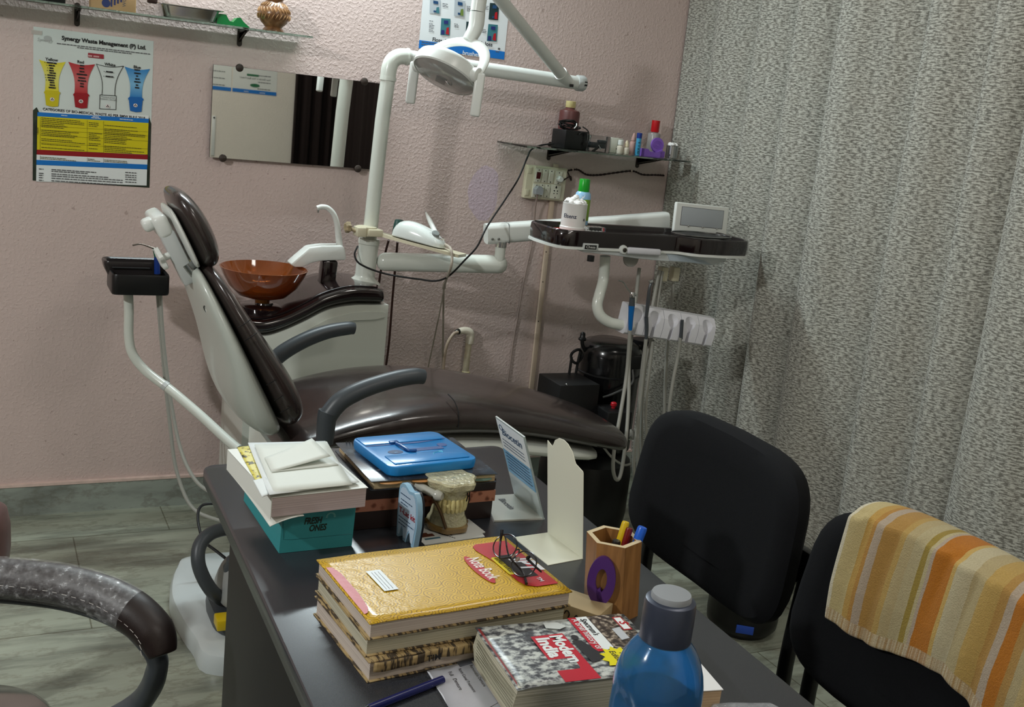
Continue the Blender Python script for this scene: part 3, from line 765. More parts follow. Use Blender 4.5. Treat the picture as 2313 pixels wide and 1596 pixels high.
    for rr in (.021, .014, .008): b.tube([(rr*math.cos(a*math.pi/8), rr*math.sin(a*math.pi/8)*.7, .0005) for a in range(16)], .0006, 5, 2, closed=True)
    b.build('disc_ring', mat('violet_dark', (104, 66, 160), .4), t)
    # steel cup and cotton
    Y = WY-.13; x = at(1520, Y)-.005
    t = thing('steel_cup', 'small steel cup at the right end of the short glass shelf', 'cup', (x, Y, Z))
    B().lathe([(.022, 0), (.0235, .001), (.0235, .047), (.0245, .048), (.0225, .047), (.0225, .004)], (x, Y, Z), seg=32).build('cup_body', STEEL, t)
    b = B(); rnd = random.Random(4)
    for k in range(9):
        a = k*2.4; rr = .013*math.sqrt(k/9)
        b.lathe([(0, -.009), (.007, -.006), (.0105, 0), (.007, .006), (0, .0085)], (x+rr*1.4*math.cos(a), Y+rr*math.sin(a), Z+.049+rnd.uniform(-.001, .004)), seg=10)
    b.build('cotton_balls', COTTON, kind='stuff', label='white cotton wool heaped in the steel cup', category='cotton')
right_shelf_things()

# ------------------------------------------------------------------ switches, wires and pipes on the back wall
def wall_wiring():
    Wp = lambda x, y, d=.01: P(x, y, Y=WY-d)
    # switchboard
    D = .028
    a, b_, c, d = Wp(1196, 372, D), Wp(1284, 382, D), Wp(1272, 455, D), Wp(1180, 447, D)
    o = (a+b_+c+d)/4
    U = ((b_-a)+(c-d)).normalized(); U.y = 0; V = V3((-U.z, 0, U.x)); w, h = ((b_-a).length+(c-d).length)/2, ((a-d).length+(b_-c).length)/2
    M = frame(o, U, V)                                       # x along, y up, z out of the wall
    if (M.to_3x3() @ V3((0, 0, 1))).y > 0: M = M @ Matrix.Rotation(math.pi, 4, 'X')
    t = thing('switchboard', 'cream switchboard with switches and two sockets on the pink wall', 'switchboard', Matrix.Translation(o))
    Bx = lambda: B(M)
    Bx().box((0, 0, -.014), (w, h, .028), .004).build('back_box', CREAM, t)
    Bx().prism(rrect(w*.80, h*.92, .004, cx=w*.07), .004, (0, 0, 0)).build('face_plate', mat('switch_ivory', (206, 202, 180), .35), t)
    sw = mat('switch_white', (214, 212, 196), .3); dk = BLACKP
    def module(x, y, ww, hh, k):
        b = Bx(); b.box((x*w, y*h, .006), (ww*w, hh*h, .006), .0015); p = b.build('module', sw, t)
        b = Bx()
        for s in (-1, 1): b.cyl((x*w, (y+s*hh*.40)*h, .008), (x*w, (y+s*hh*.40)*h, .0096), .0022, seg=10)
        b.build('screw', dk, p)
        return p
    def rocker(x, y, ww, hh, m):
        p = module(x, y, ww, hh, 0)
        b = Bx(); b.prism([(-.5*hh*h*.5, 0), (.5*hh*h*.5, 0), (.5*hh*h*.5, .005), (0, .0035), (-.5*hh*h*.5, .0012)], ww*w*.62, (x*w-ww*w*.31, y*h, .0088), (0, 1, 0), (0, 0, 1)); b.build('rocker', m, p)
    rocker(-.24, .22, .15, .40, mat('dark_red_neon', (78, 18, 20), .25)); rocker(-.075, .22, .13, .40, sw); rocker(.075, .22, .13, .40, sw)
    p = module(.27, .20, .16, .40, 0)
    b = Bx(); b.lathe([(.010, 0), (.012, .002), (.012, .016), (.009, .02)], (.28*w, .18*h, .008), (0, 0, 1), 16); b.build('white_plug', WHITE, p)
    rocker(-.11, -.22, .12, .40, sw); rocker(.03, -.22, .14, .40, sw)
    p = module(.24, -.22, .26, .42, 0)
    b = Bx()
    for (x, y, r) in ((.24, -.09, .0036), (.20, -.19, .0027), (.28, -.19, .0027), (.20, -.27, .0022), (.28, -.27, .0022)): b.cyl((x*w, y*h, .0088), (x*w, y*h, .0096), r, seg=12)
    b.build('socket_hole', dk, p)
    p = module(-.25, -.24, .17, .40, 0)
    b = Bx(); b.prism([(-.014, -.014), (.014, -.014), (.016, .004), (.006, .017), (-.006, .017), (-.016, .004)], .026, (-.235*w, -.22*h, .009)); b.build('grey_plug', mat('grey_plug_plastic', (150, 154, 158), .4), p)
    for (y, hh) in ((.34, .2), (-.32, .2)): Bx().box((-.44*w, y*h, .001), (.10*w, hh*h, .006), .003).build('clip_lug', CREAM, t)
    # grey lead from the plug, down the wall
    q = [M @ V3((-.235*w, -.22*h-.014, .02)), Wp(1209, 470, .03), Wp(1203, 540, .012), Wp(1186, 620, .01), Wp(1172, 700, .01), Wp(1158, 780, .01), Wp(1146, 870, .012)]
    tag(B().tube(q, .0034, 8).build('power_cord', mat('grey_flex', (150, 132, 124), .6)), 'thin grey cord hanging from the grey plug of the switchboard', 'cord')
    # casing strip
    a, c = Wp(1246, 458, .008), Wp(1200, 872, .008)
    M2 = frame((a+c)/2, (c-a), (1, 0, 0))
    t = thing('cable_casing', 'cream cable casing strip running down the wall from the switchboard', 'cable casing', Matrix.Translation(c))
    B(M2).box((0, 0, 0), ((a-c).length+.3, .020, .013), .002).build('casing', mat('casing_cream', (196, 176, 156), .5), t)
    b = B(M2)
    for x in (.02, .14, .30): b.cyl((x-.2, -.004, -.0075), (x-.2, -.004, .0075), .0025, seg=8)
    b.build('screw', MOIRON, t)
    # twisted dark pair
    pts = [Wp(1283, 385, .008), Wp(1305, 383, .008), Wp(1325, 394, .008), Wp(1352, 395, .008), Wp(1390, 390, .008), Wp(1428, 386, .008), Wp(1452, 394, .008), Wp(1484, 395, .008), Wp(1500, 396, .008)]
    sp = spline(pts, 14); b = B()
    for ph in (0, math.pi): b.tube([p+V3((0, -math.cos(i*.9+ph)*.0022, math.sin(i*.9+ph)*.0022)) for i, p in enumerate(sp)], .0022, 6, 0)
    t = thing('twisted_wire', 'dark twisted pair of wires clipped under the short shelf', 'wire', pts[4])
    b.build('wire', mat('maroon_wire', (44, 26, 26), .6), t)
    b = B()
    for px, py in ((1293, 382), (1426, 386)): c = Wp(px, py, .006); b.box(c, (.006, .012, .010), .001)
    b.build('clip', mat('clip_pinkish', (206, 180, 170), .6), t)
    pts = [M @ V3((.30*w, .12*h, .026)), Wp(1288, 398, .02), Wp(1290, 408, .016), Wp(1284, 392, .012), Wp(1281, 386, .010)]
    tag(B().tube(pts, .0024, 7).build('plug_wire', mat('maroon_wire', (44, 26, 26), .6)), 'short dark wire looping from the white plug', 'wire')
    # pipe and tap with a hose
    t = thing('wall_pipe', 'short cream plastic water pipe with a tap low on the back wall', 'pipe', Wp(1050, 850, .03))
    a, c = Wp(1061, 755, .030), Wp(1050, 850, .030)
    B().tube([a, lerp(a, c, .5), c, c+(c-a)*1.2], .0125, 14, 0).build('pipe', mat('pvc_cream', (206, 194, 168), .5, var=(40, .12)), t)
    b = B(); b.tube([Wp(1036, 748, .035), Wp(1050, 746, .032), Wp(1062, 752, .030), Wp(1060, 775, .030)], [.012, .014, .016, .0165], 14, 5); b.build('elbow', mat('pvc_white', (214, 206, 188), .45), t)
    b = B(); c = Wp(1038, 748, .036); b.lathe([(.004, 0), (.010, .001), (.012, .006), (.010, .014), (.006, .022), (.004, .024)], c, (-1, -.3, -.05), 14); b.build('tap_valve', mat('dark_chrome', (70, 70, 66), .3, .8), t)
    b = B(); c = Wp(1052, 843, .030); b.lathe([(.016, 0), (.016, .008), (.014, .010)], c, (0, 0, 1), 16); b.build('collar', mat('pvc_yellowed', (216, 204, 160), .45), t)
    pts = [Wp(1034, 750, .05), Wp(1024, 754, .06), Wp(1011, 775, .07), Wp(1004, 805, .07), Wp(1001, 845, .07), Wp(1000, 900, .07)]
    tag(B().tube(pts, .006, 10).build('tap_hose', mat('translucent_hose', (186, 166, 146), .4)), 'thin pale hose drooping from the wall tap', 'hose')
    # black lead from the shelf to the pole
    L = [P(1252, 324, Y=WY-.14), P(1222, 328, Y=WY-.14), P(1200, 338, Y=WY-.16), P(1190, 358, Y=WY-.17), P(1170, 405, Y=3.40), P(1140, 452, Y=3.28), P(1100, 512, Y=3.12), P(1078, 556, Y=3.10), P(1050, 587, Y=3.12), P(1015, 622, Y=3.18), P(985, 634, Y=3.2), P(945, 630, Y=3.24), P(890, 622, Y=3.28), P(850, 612, Y=3.34), P(812, 595, Y=3.355), P(801, 575, Y=3.37), P(808, 556, Y=3.41)]
    tag(B().tube(L, .0032, 8).build('black_lead', BLACKM), 'long black lead draped from the shelf adapter to the lamp pole', 'lead')
    # two dark leads behind the unit
    brown = mat('brown_flex', (66, 40, 34), .5)
    for k, (pts, lab) in enumerate((([P(878, 542, Y=3.5), P(868, 580, Y=3.56), P(858, 625, Y=3.6), P(850, 700, Y=3.61)], 'left one of two dark leads hanging behind the lower arm'), ([P(898, 546, Y=3.5), P(893, 600, Y=3.56), P(886, 680, Y=3.6), P(879, 770, Y=3.61), P(871, 832, Y=3.62)], 'right one of two dark leads hanging behind the lower arm'))):
        tag(B().tube(pts, .0042, 8).build('dark_lead', brown), lab, 'lead', 'leads behind the spittoon unit')
wall_wiring()

# ------------------------------------------------------------------ dental chair
def ring_yz(x, yc, hw, z0, z1, crown=.0, n=28, sq=2.6):
    """a soft rounded section across the chair at x"""
    zc, hz = (z0+z1)/2, (z1-z0)/2; out = []
    for k in range(n):
        a = 2*math.pi*k/n; ca, sa = math.cos(a), math.sin(a)
        y = hw*abs(ca)**(2/sq)*(1 if ca >= 0 else -1); z = hz*abs(sa)**(2/sq)*(1 if sa >= 0 else -1)
        dip = crown*(1-(y/hw)**2) if sa > 0 else 0
        out.append(V3((x, yc+y, zc+z-dip)))
    return out

def dental_chair():
    t = thing('dental_chair', 'reclined dental chair with brown vinyl cushions and white shells', 'dental chair', (.95, 2.74, 0))
    # seat and leg rest: one long cushion
    S = [(.70, .205, .565, .585, 0), (.715, .235, .555, .625, .01), (.78, .25, .56, .655, .02), (.88, .256, .575, .690, .022), (1.0, .258, .588, .712, .018), (1.12, .257, .595, .718, .010), (1.26, .25, .592, .706, .004),
         (1.42, .24, .575, .680, 0), (1.56, .228, .545, .645, 0), (1.68, .212, .518, .608, 0), (1.755, .19, .500, .584, 0), (1.795, .155, .492, .565, 0), (1.812, .10, .500, .545, 0)]
    yc = 2.735
    rings = [ring_yz(x, yc+.0*(x-.7), hw, z0, z1, cr) for x, hw, z0, z1, cr in S]
    B().loft(rings).build('seat_cushion', LEATHER, t, subsurf=2)
    b = B(); b.tube([(1.165, yc-.256, .64), (1.166, yc-.246, .68), (1.165, yc-.215, .704), (1.164, yc-.17, .712)], .0016, 6, 5); b.build('seam', BLACKM, t)
    # white under-shell
    S2 = [(.74, .20, .545, .575, 0), (.80, .235, .53, .585, 0), (1.0, .248, .545, .60, 0), (1.2, .245, .553, .604, 0), (1.40, .232, .530, .583, 0), (1.54, .22, .506, .555, 0), (1.64, .20, .488, .530, 0), (1.715, .15, .480, .51, 0)]
    B().loft([ring_yz(x, yc, hw, z0, z1, sq=3.2) for x, hw, z0, z1, cr in S2]).build('seat_shell', ENAMEL, t, subsurf=1)
    # backrest: runs up and to the left
    p0, p1 = V3((.702, 0, .628)), V3((.488, 0, 1.030)); L = (p1-p0).length; dd = (p1-p0).normalized(); nn = V3((dd.z, 0, -dd.x))
    def cross(t_, hw, n0, n1, yc_=2.735, n=28, sq=3.0, bow=0):
        c = p0+dd*(L*t_); out = []
        for k in range(n):
            a = 2*math.pi*k/n; ca, sa = math.cos(a), math.sin(a)
            y = hw*abs(ca)**(2/sq)*(1 if ca >= 0 else -1); q = (n0+n1)/2+(n1-n0)/2*abs(sa)**(2/sq)*(1 if sa >= 0 else -1)
            q -= bow*(1-(y/hw)**2) if sa < 0 else 0
            out.append(c+V3((0, yc_+y, 0))+nn*q)
        return out
    sh = [(-.01, .17, -.03, .008, 0), (.03, .222, -.05, .01, .008), (.15, .245, -.074, .012, .016), (.35, .246, -.066, .012, .014), (.55, .236, -.042, .012, .010), (.75, .212, -.032, .012, .006), (.90, .18, -.026, .012, .004), (.975, .15, -.020, .010, 0), (1.0, .12, -.012, .006, 0)]
    B().loft([cross(a, b_, c, d, bow=e) for a, b_, c, d, e in sh]).build('back_shell', mat('shaded_shell_enamel', (182, 188, 180), .28, coat=.2), t, subsurf=2)  # the white enamel again, darkened in its colour to stand in for shade
    cu = [(.0, .16, .012, .04), (.03, .225, .006, .078), (.12, .256, .004, .092), (.3, .258, .006, .088), (.5, .25, .006, .072), (.7, .232, .006, .058), (.86, .20, .006, .052), (.96, .165, .008, .044), (1.0, .12, .014, .030)]
    B().loft([cross(a, b_, c, d, sq=2.7) for a, b_, c, d in cu]).build('back_cushion', LEATHER, t, subsurf=2)
    at = lambda tt, y, q: p0+dd*(L*tt)+V3((0, y, 0))+nn*q
    b = B()
    for tt, y, q in ((.80, 2.585, -.026), (.14, 2.56, -.046)):
        c = at(tt, y, q); ax = -nn+V3((0, -.35, 0))
        p = B().lathe([(.013, -.006), (.013, .0015), (.010, .002), (.009, -.001)], c, ax, 18).build('screw_hole', mat('hole_grey', (70, 74, 72), .5), t)
        B().lathe([(.008, -.004), (.008, .0016), (.005, .003)], c+V3((.002, -.002, -.003)), ax, 16).build('plug', WHITE, p)
    b.bm.free(); b = B()
    for tt in (.16, .24, .34, .62, .70): b.tube([at(tt, 2.49, .012), at(tt+.008, 2.482, .03), at(tt+.012, 2.485, .048)], .0012, 5, 4)
    b.build('seam_wrinkle', BLACKM, t)
    # headrest: white plate, slider, knob, cushion
    h0 = V3((.480, 0, 1.035)); hd = V3((-.46, 0, .89)).normalized(); hn = V3((hd.z, 0, -hd.x)); HY = 2.715
    def hc(s, hw, n0, n1, n=24, sq=2.4):
        out = []
        for k in range(n):
            a = 2*math.pi*k/n; ca, sa = math.cos(a), math.sin(a)
            out.append(h0+hd*s+V3((0, HY+hw*abs(ca)**(2/sq)*(1 if ca >= 0 else -1), 0))+hn*((n0+n1)/2+(n1-n0)/2*abs(sa)**(2/sq)*(1 if sa >= 0 else -1)))
        return out
    B().loft([hc(a, b_, c, d) for a, b_, c, d in ((-.025, .06, .03, .05), (-.018, .10, .020, .068), (.015, .128, .016, .082), (.07, .136, .016, .086), (.125, .132, .016, .080), (.165, .112, .020, .066), (.182, .07, .03, .05))]).build('headrest_cushion', LEATHER, t, subsurf=2)
    B().loft([hc(a, b_, c, d, sq=3) for a, b_, c, d in ((-.012, .08, .006, .016), (0, .11, .002, .018), (.06, .122, .002, .018), (.12, .118, .002, .018), (.150, .09, .006, .018))]).build('headrest_plate', WHITE, t, subsurf=1)
    M = Matrix(((hd.x, 0, hn.x, h0.x), (hd.y, 1, hn.y, HY), (hd.z, 0, hn.z, h0.z), (0, 0, 0, 1)))
    M = frame((h0.x, HY, h0.z), hd, (0, 1, 0))               # x up the rest, y across, z = out of the chair front or back
    s = -1 if (M.to_3x3() @ V3((0, 0, 1))).dot(hn) > 0 else 1
    B(M).box((.115, 0, s*.022), (.058, .15, .036), .012, seg=3).box((.128, -.03, s*.048), (.03, .05, .03), .010, seg=3).build('headrest_mount', WHITE, t)
    B(M).box((.030, -.05, s*.020), (.14, .045, .036), .006).box((.03, -.02, s*.022), (.13, .05, .02), .004).build('headrest_slider', GREYW, t)
    kc = M @ V3((.045, -.06, s*.052)); kd = (-hn).normalized()
    b = B(); b.lathe([(.008, -.02), (.009, 0), (.009, .006)], kc-kd*.006, kd, 14)
    b.lathe([(.020, 0), (.026, .002), (.026, .012), (.018, .015)], kc, kd, 40, mod=lambda a, z: 1+.16*math.cos(a*5)); b.build('headrest_knob', WHITE, t)
    B().tube([h0+V3((0, HY-.06, 0))-hn*.012+hd*.01, h0+V3((0.012, HY-.06, -.02))-hn*.006, p0+dd*(L*.97)+V3((0, HY-.06, 0))+nn*.005], .016, 14, 4).tube([h0+V3((0, HY+.05, 0))-hn*.005+hd*.02, p0+dd*(L*.96)+V3((0, HY+.05, 0))+nn*.005], .013, 12, 0).build('headrest_joint', STEEL, t)
    # armrests
    def arm(name, pts, rad):
        B().tube(pts, rad, 16, 8, flat=.72, up=(0, 0, 1)).build(name, GREYP, t)
    a = [P(733, 1000, Y=2.44), P(738, 945, Y=2.44), P(770, 905, Y=2.44), P(822, 878, Y=2.44), P(885, 858, Y=2.44), P(935, 849, Y=2.44), P(957, 851, Y=2.44)]
    b = B(); b.tube(a[:2]+[P(742, 930, Y=2.44)], [.022, .024, .026], 14, 6); b.tube([P(740, 940, Y=2.44)]+a[2:], [.024, .024, .0235, .022, .022, .021, .019], 18, 8); b.build('armrest', GREYP, t)
    o = 2.44+.62
    a = [P(600, 830, Y=o), P(640, 795, Y=o), P(690, 767, Y=o), P(740, 749, Y=o), P(785, 741, Y=o), P(800, 742, Y=o)]
    b = B(); b.tube(a, [.024, .0245, .0235, .022, .021, .018], 18, 8); b.build('armrest', GREYP, t)
    # lift column and floor plate
    B().loft([ring_yz(x, 2.74, hw, z0, z1, sq=5) for x, hw, z0, z1 in ((.70, .15, .44, .555), (.74, .18, .40, .555), (1.1, .18, .40, .56), (1.25, .15, .44, .56))]).build('seat_frame', ENAMEL, t)
    B().hexa([(.78, 2.60, .06), (1.18, 2.60, .06), (1.18, 2.90, .06), (.78, 2.90, .06)], [(.74, 2.61, .44), (1.12, 2.61, .44), (1.12, 2.88, .44), (.74, 2.88, .44)]).build('lift_column', ENAMEL, t)
    out = []
    pl = [(.555, 2.47), (.90, 2.43), (1.30, 2.47), (1.42, 2.60), (1.42, 2.90), (1.30, 3.03), (.90, 3.07), (.60, 3.10), (.535, 3.03), (.495, 2.88), (.492, 2.76), (.51, 2.60)]
    sp = spline([(x, y, 0) for x, y in pl], 5, True)
    cx, cy = .95, 2.76
    def ring(k, z): return [V3((cx+(p.x-cx)*k, cy+(p.y-cy)*k, z)) for p in sp]
    B().loft([ring(1, 0), ring(1, .035), ring(.985, .05), ring(.95, .058), ring(.5, .062)]).build('base_plate', mat('base_enamel', (196, 204, 204), .25, coat=.3), t)
dental_chair()

# ------------------------------------------------------------------ spittoon unit
def spittoon_unit():
    Yf, Yb = 3.22, 3.56
    t = thing('spittoon_unit', 'white spittoon cabinet with brown gloss top, amber bowl and faucet', 'spittoon unit', (1.0, 3.4, 0))
    # wavy top outline, seen from the front
    F = lambda x, y: P(x, y, Y=Yf)
    low = [F(560, 760), F(600, 768), F(640, 757), F(690, 735), F(745, 708), F(800, 698), F(850, 697), F(880, 697)]
    top = [F(540, 715), F(590, 724), F(640, 713), F(690, 690), F(735, 667), F(790, 652), F(840, 652), F(882, 658)]
    low = [V3((p.x, 0, p.z)) for p in spline(low, 5)]; top = [V3((p.x, 0, p.z)) for p in spline(top, 5)]
    rings = []
    n = len(top)
    depth = [(0, .012), (.010, 0), (Yb-Yf-.02, 0), (Yb-Yf, .012)]
    for i in range(n):
        a, c = low[i], top[i]; e = min(1, i/2, (n-1-i)/2); e = .35+.65*min(1, e)
        fy = Yf+(1-e)*.10; by = Yb-(1-e)*.05
        rings.append([V3((a.x, fy, a.z)), V3((a.x, by, a.z)), V3((c.x, by, c.z-.012)), V3((c.x, by-.014, c.z)), V3((c.x, fy+.018, c.z)), V3((c.x, fy+.004, c.z-.006)), V3((c.x, fy, c.z-.016))])
    B().loft(rings).build('gloss_top', DARKTOP, t, subsurf=1)
    # groove line round the top and white body under it
    b = B(); b.tube([V3((p.x, Yf+.03, p.z+.001)) for p in top[3:-3]], .003, 6, 0); b.build('top_rim', DARKTOP, t)
    br = []
    for i in range(n):
        a = low[i]; xx = a.x
        br.append([V3((xx, Yf+.012, a.z+.01)), V3((xx, Yb-.01, a.z+.01)), V3((xx+(.0), Yb-.01, .02)), V3((xx, Yf+.012, .02))])
    B().loft(br).build('cabinet_body', ENAMEL, t)
    # raised moulding that follows the top
    mo = [F(640, 778), F(690, 748), F(740, 722), F(800, 706), F(850, 704), F(872, 706), F(872, 716), F(850, 722), F(800, 724), F(745, 738), F(700, 762), F(650, 795)]
    B().prism([(p.x, p.z) for p in mo], .008, (0, Yf+.012, 0), (1, 0, 0), (0, 0, 1)).build('moulding', ENAMEL, t)
    B().box((F(855, 800).x-.03, Yf+.006, .36), (.015, .012, .30), .004).build('side_rib', ENAMEL, t)
    # well under the bowl
    bc = P(596, 690, Y=3.36)
    B().lathe([(.075, -.05), (.075, .0), (.07, .004), (.03, .006), (.028, .012)], (bc.x, bc.y, bc.z), seg=32).build('drain_well', DARKTOP, t)
    # amber bowl
    zc = P(596, 674, Y=3.36).z; zr = P(595, 604, Y=3.36).z; rr = (P(692, 612, Y=3.36).x-P(497, 605, Y=3.36).x)/2; h = zr-zc
    cx = (P(692, 612, Y=3.36).x+P(497, 605, Y=3.36).x)/2
    pr = [(.03, 0), (.3*rr, .002), (.55*rr, .12*h), (.78*rr, .42*h), (.93*rr, .78*h), (rr, h), (rr*.975, h*1.01), (.90*rr, .80*h), (.74*rr, .46*h), (.52*rr, .20*h), (.26*rr, .10*h), (.02, .09*h)]
    B().lathe(pr, (cx, 3.36, zc), seg=56).build('bowl', mat('amber_glass', (150, 78, 30), .06, trans=.55, ior=1.5, coat=.5), t)
    b = B(); b.lathe([(.032, 0), (.032, .006), (.01, .008)], (cx, 3.36, zc+.012), seg=24); b.lathe([(.024, 0), (.022, -.028), (.03, -.034)], (cx, 3.36, zc), seg=24); b.build('bowl_drain', mat('brass_ring', (150, 96, 40), .3, .6), t)
    # faucet
    Y = 3.40
    b = B(); a, c = P(735, 652, Y=Y), P(744, 585, Y=Y)
    q = frame((a+c)/2, (c-a), (0, 1, 0)); b = B(q); b.box((0, 0, 0), ((c-a).length, .05, .052), .010, seg=3); b.build('faucet_column', DARKTOP, t)
    G = lambda x, y: P(x, y, Y=Y)
    prof = [G(652, 592), G(668, 578), G(694, 556), G(722, 552), G(770, 552), G(774, 560), G(776, 574), G(776, 584), G(720, 586), G(700, 590), G(678, 600), G(662, 600), G(655, 597)]
    t0 = bmesh.new(); vs_ = [t0.verts.new(V3((p.x, y, p.z))) for y in (Y-.030, Y+.03) for p in prof]
    m_ = len(prof)
    t0.faces.new(vs_[:m_]); t0.faces.new(vs_[m_:][::-1])
    for i in range(m_): t0.faces.new([vs_[i], vs_[(i+1) % m_], vs_[m_+(i+1) % m_], vs_[m_+i]])
    bmesh.ops.recalc_face_normals(t0, faces=t0.faces[:]); bmesh.ops.bevel(t0, geom=t0.edges[:], offset=.006, segments=2, affect='EDGES', profile=.5)
    B()._take(t0).build('faucet_body', WHITE, t)
    B().tube([G(700, 573), G(722, 570), G(772, 571)], .004, 8, 3).build('faucet_ridge', GREYW, t)
    B().tube([G(767, 556), G(764, 530), G(761, 505), G(754, 484), G(741, 470), G(727, 467), G(716, 470)], [.0115, .0105, .0095, .009, .0085, .0085, .0085], 14, 6).build('cup_filler', WHITE, t)
    B().cyl(G(719, 472), G(718, 480), .0035, seg=10).build('filler_tip', STEEL, t)
spittoon_unit()

# ------------------------------------------------------------------ operating lamp on its pole
def operating_lamp():
    Y = 3.40; G = lambda x, y, yy=Y: P(x, y, Y=yy)
    base = G(822, 640)
    t = thing('operating_lamp', 'white operating lamp hung from a jointed arm on a tall pole', 'lamp', base)
    b = B(); ax = (G(880, 170)-base).normalized()
    b.lathe([(.056, 0), (.056, .004), (.048, .012), (.036, .022), (.034, .03), (.034, .135), (.036, .137), (.036, .152), (.034, .156)], base, ax, 32); b.build('pole_socket', ENAMEL, t)
    bend = [base+ax*.15, G(866, 250), G(878, 176), G(881, 148), G(889, 132), G(906, 124), G(930, 127), G(960, 133)]
    b = B(); b.tube([base+ax*.15, G(864, 270), G(876.5, 178)], .0245, 22, 0); b.build('pole', ENAMEL, t)
    b = B(); b.tube([G(876, 178), G(879, 155), G(886, 138), G(901, 128), G(922, 128)], .026, 22, 6); b.lathe([(.0275, 0), (.0275, .012)], G(876, 182), ax, 24); b.lathe([(.0285, 0), (.0285, .006)], G(918, 128), V3((1, 0, 0)), 24); b.build('pole_elbow', ENAMEL, t)
    B().tube([G(915, 128), G(1100, 157), G(1302, 187)], .0235, 22, 0).build('horizontal_arm', WHITE, t)
    b = B(); e = G(1308, 188); b.lathe([(.026, 0), (.027, .002), (.027, .03), (.025, .033)], e-V3((.012, 0, 0)), V3((1, 0, .03)), 24, mod=lambda a, z: 1+.03*math.cos(a*8)); b.build('arm_end_cap', GREYW, t)
    b = B(); b.box(e+V3((.014, -.024, 0)), (.012, .006, .016), .001).box(e+V3((-.045, -.028, -.012)), (.014, .005, .010), .001); b.build('cap_slot', BLACKP, t)
    # upper arm, up and towards the room
    el = P(1092, -48, Y=3.05); j0 = G(1283, 186)
    d = (el-j0).normalized()
    b = B(); b.tube([j0+d*.0, j0+d*.05], [.021, .0225], 22, 0); b.tube([j0+d*.045, el], .0205, 22, 0); b.lathe([(.0235, 0), (.0235, .02)], j0+d*.05, d, 24); b.build('upper_arm', WHITE, t)
    g = lambda x, y: P(x, y, Y=3.05)
    b = B(); b.tube([el-d*.03, el, g(1085, -10)], .0235, 22, 5); b.tube([g(1085, -14), g(1079, 26)], .0225, 22, 0); b.build('drop_arm', WHITE, t)
    b = B(); b.tube([g(1079, 27), g(1076, 55), g(1070, 72), g(1058, 92)], [.0235, .0235, .022, .019], 22, 6); b.build('drop_joint', WHITE, t)
    B().tube([g(1079.4, 25.3), g(1079, 27)], .0215, 22, 0).build('joint_gap', BLACKP, t)
    # yoke: a flattened hoop from side to side of the head
    hc = P(1010, 158, Y=3.02)
    nrm = V3((-.44, -.19, -.874)).normalized()                # where the lamp shines
    side = V3((.846, -.395, -.34)); side = (side-nrm*side.dot(nrm)).normalized(); fw = nrm.cross(side)
    if fw.z < 0: fw = -fw
    piv = side*math.cos(R(38))+fw*math.sin(R(38))           # axle of the yoke
    rad = .100
    top = g(1056, 95)
    pts = []
    for k in range(13):
        a = math.pi*k/12
        p = hc+piv*(math.cos(a)*(rad+.012))+(top-hc)*math.sin(a)**.8
        pts.append(p)
    B().tube(pts, .017, 14, 3, flat=.42, up=None).build('yoke', WHITE, t)
    # head
    M = Matrix(((side.x, fw.x, nrm.x, hc.x), (side.y, fw.y, nrm.y, hc.y), (side.z, fw.z, nrm.z, hc.z), (0, 0, 0, 1)))
    if M.determinant() < 0: M = Matrix(((side.x, -fw.x, nrm.x, hc.x), (side.y, -fw.y, nrm.y, hc.y), (side.z, -fw.z, nrm.z, hc.z), (0, 0, 0, 1)))
    b = B(M); b.lathe([(.060, -.030), (.085, -.027), (.097, -.018), (.101, -.008), (.102, .020), (.098, .024), (.096, .022)], seg=48); b.build('lamp_head', WHITE, t)
    b = B(M); b.lathe([(.0965, .0205), (.0965, .0225), (.080, .030), (.03, .034), (.005, .0345)], seg=48); b.build('lens_cover', mat('lens_grey', (160, 160, 156), .15, coat=.6), t)
    b = B(M); b.box((-.005, -.005, .0345), (.030, .05, .003), .001); b.build('lens_block', mat('lens_block_grey', (120, 120, 118), .3), t)
    B(M).tube([(.01, .01, .036), (.02, .012, .040), (.028, .004, .040), (.03, -.006, .036)], .002, 8, 4).build('lens_hook', CHROME, t)
    # handles at both ends of the axle
    for px, s in (((966, 188), -1), ((1078, 175), 1)):
        c = hc+piv*(s*(rad+.012)); tp = c+V3((0, 0, .008)); bt = c+V3((-.006, 0, -.118))
        b = B(); b.lathe([(.020, -.012), (.022, 0), (.022, .010), (.016, .014)], c-piv*s*.004, piv*s, 24); b.build('axle_knob', WHITE, t)
        q = frame((tp+bt)/2+piv*s*.012, (bt-tp), RT)
        B(q).box((0, 0, 0), ((bt-tp).length, .030, .014), .0066, seg=3).build('handle', WHITE, t)
operating_lamp()

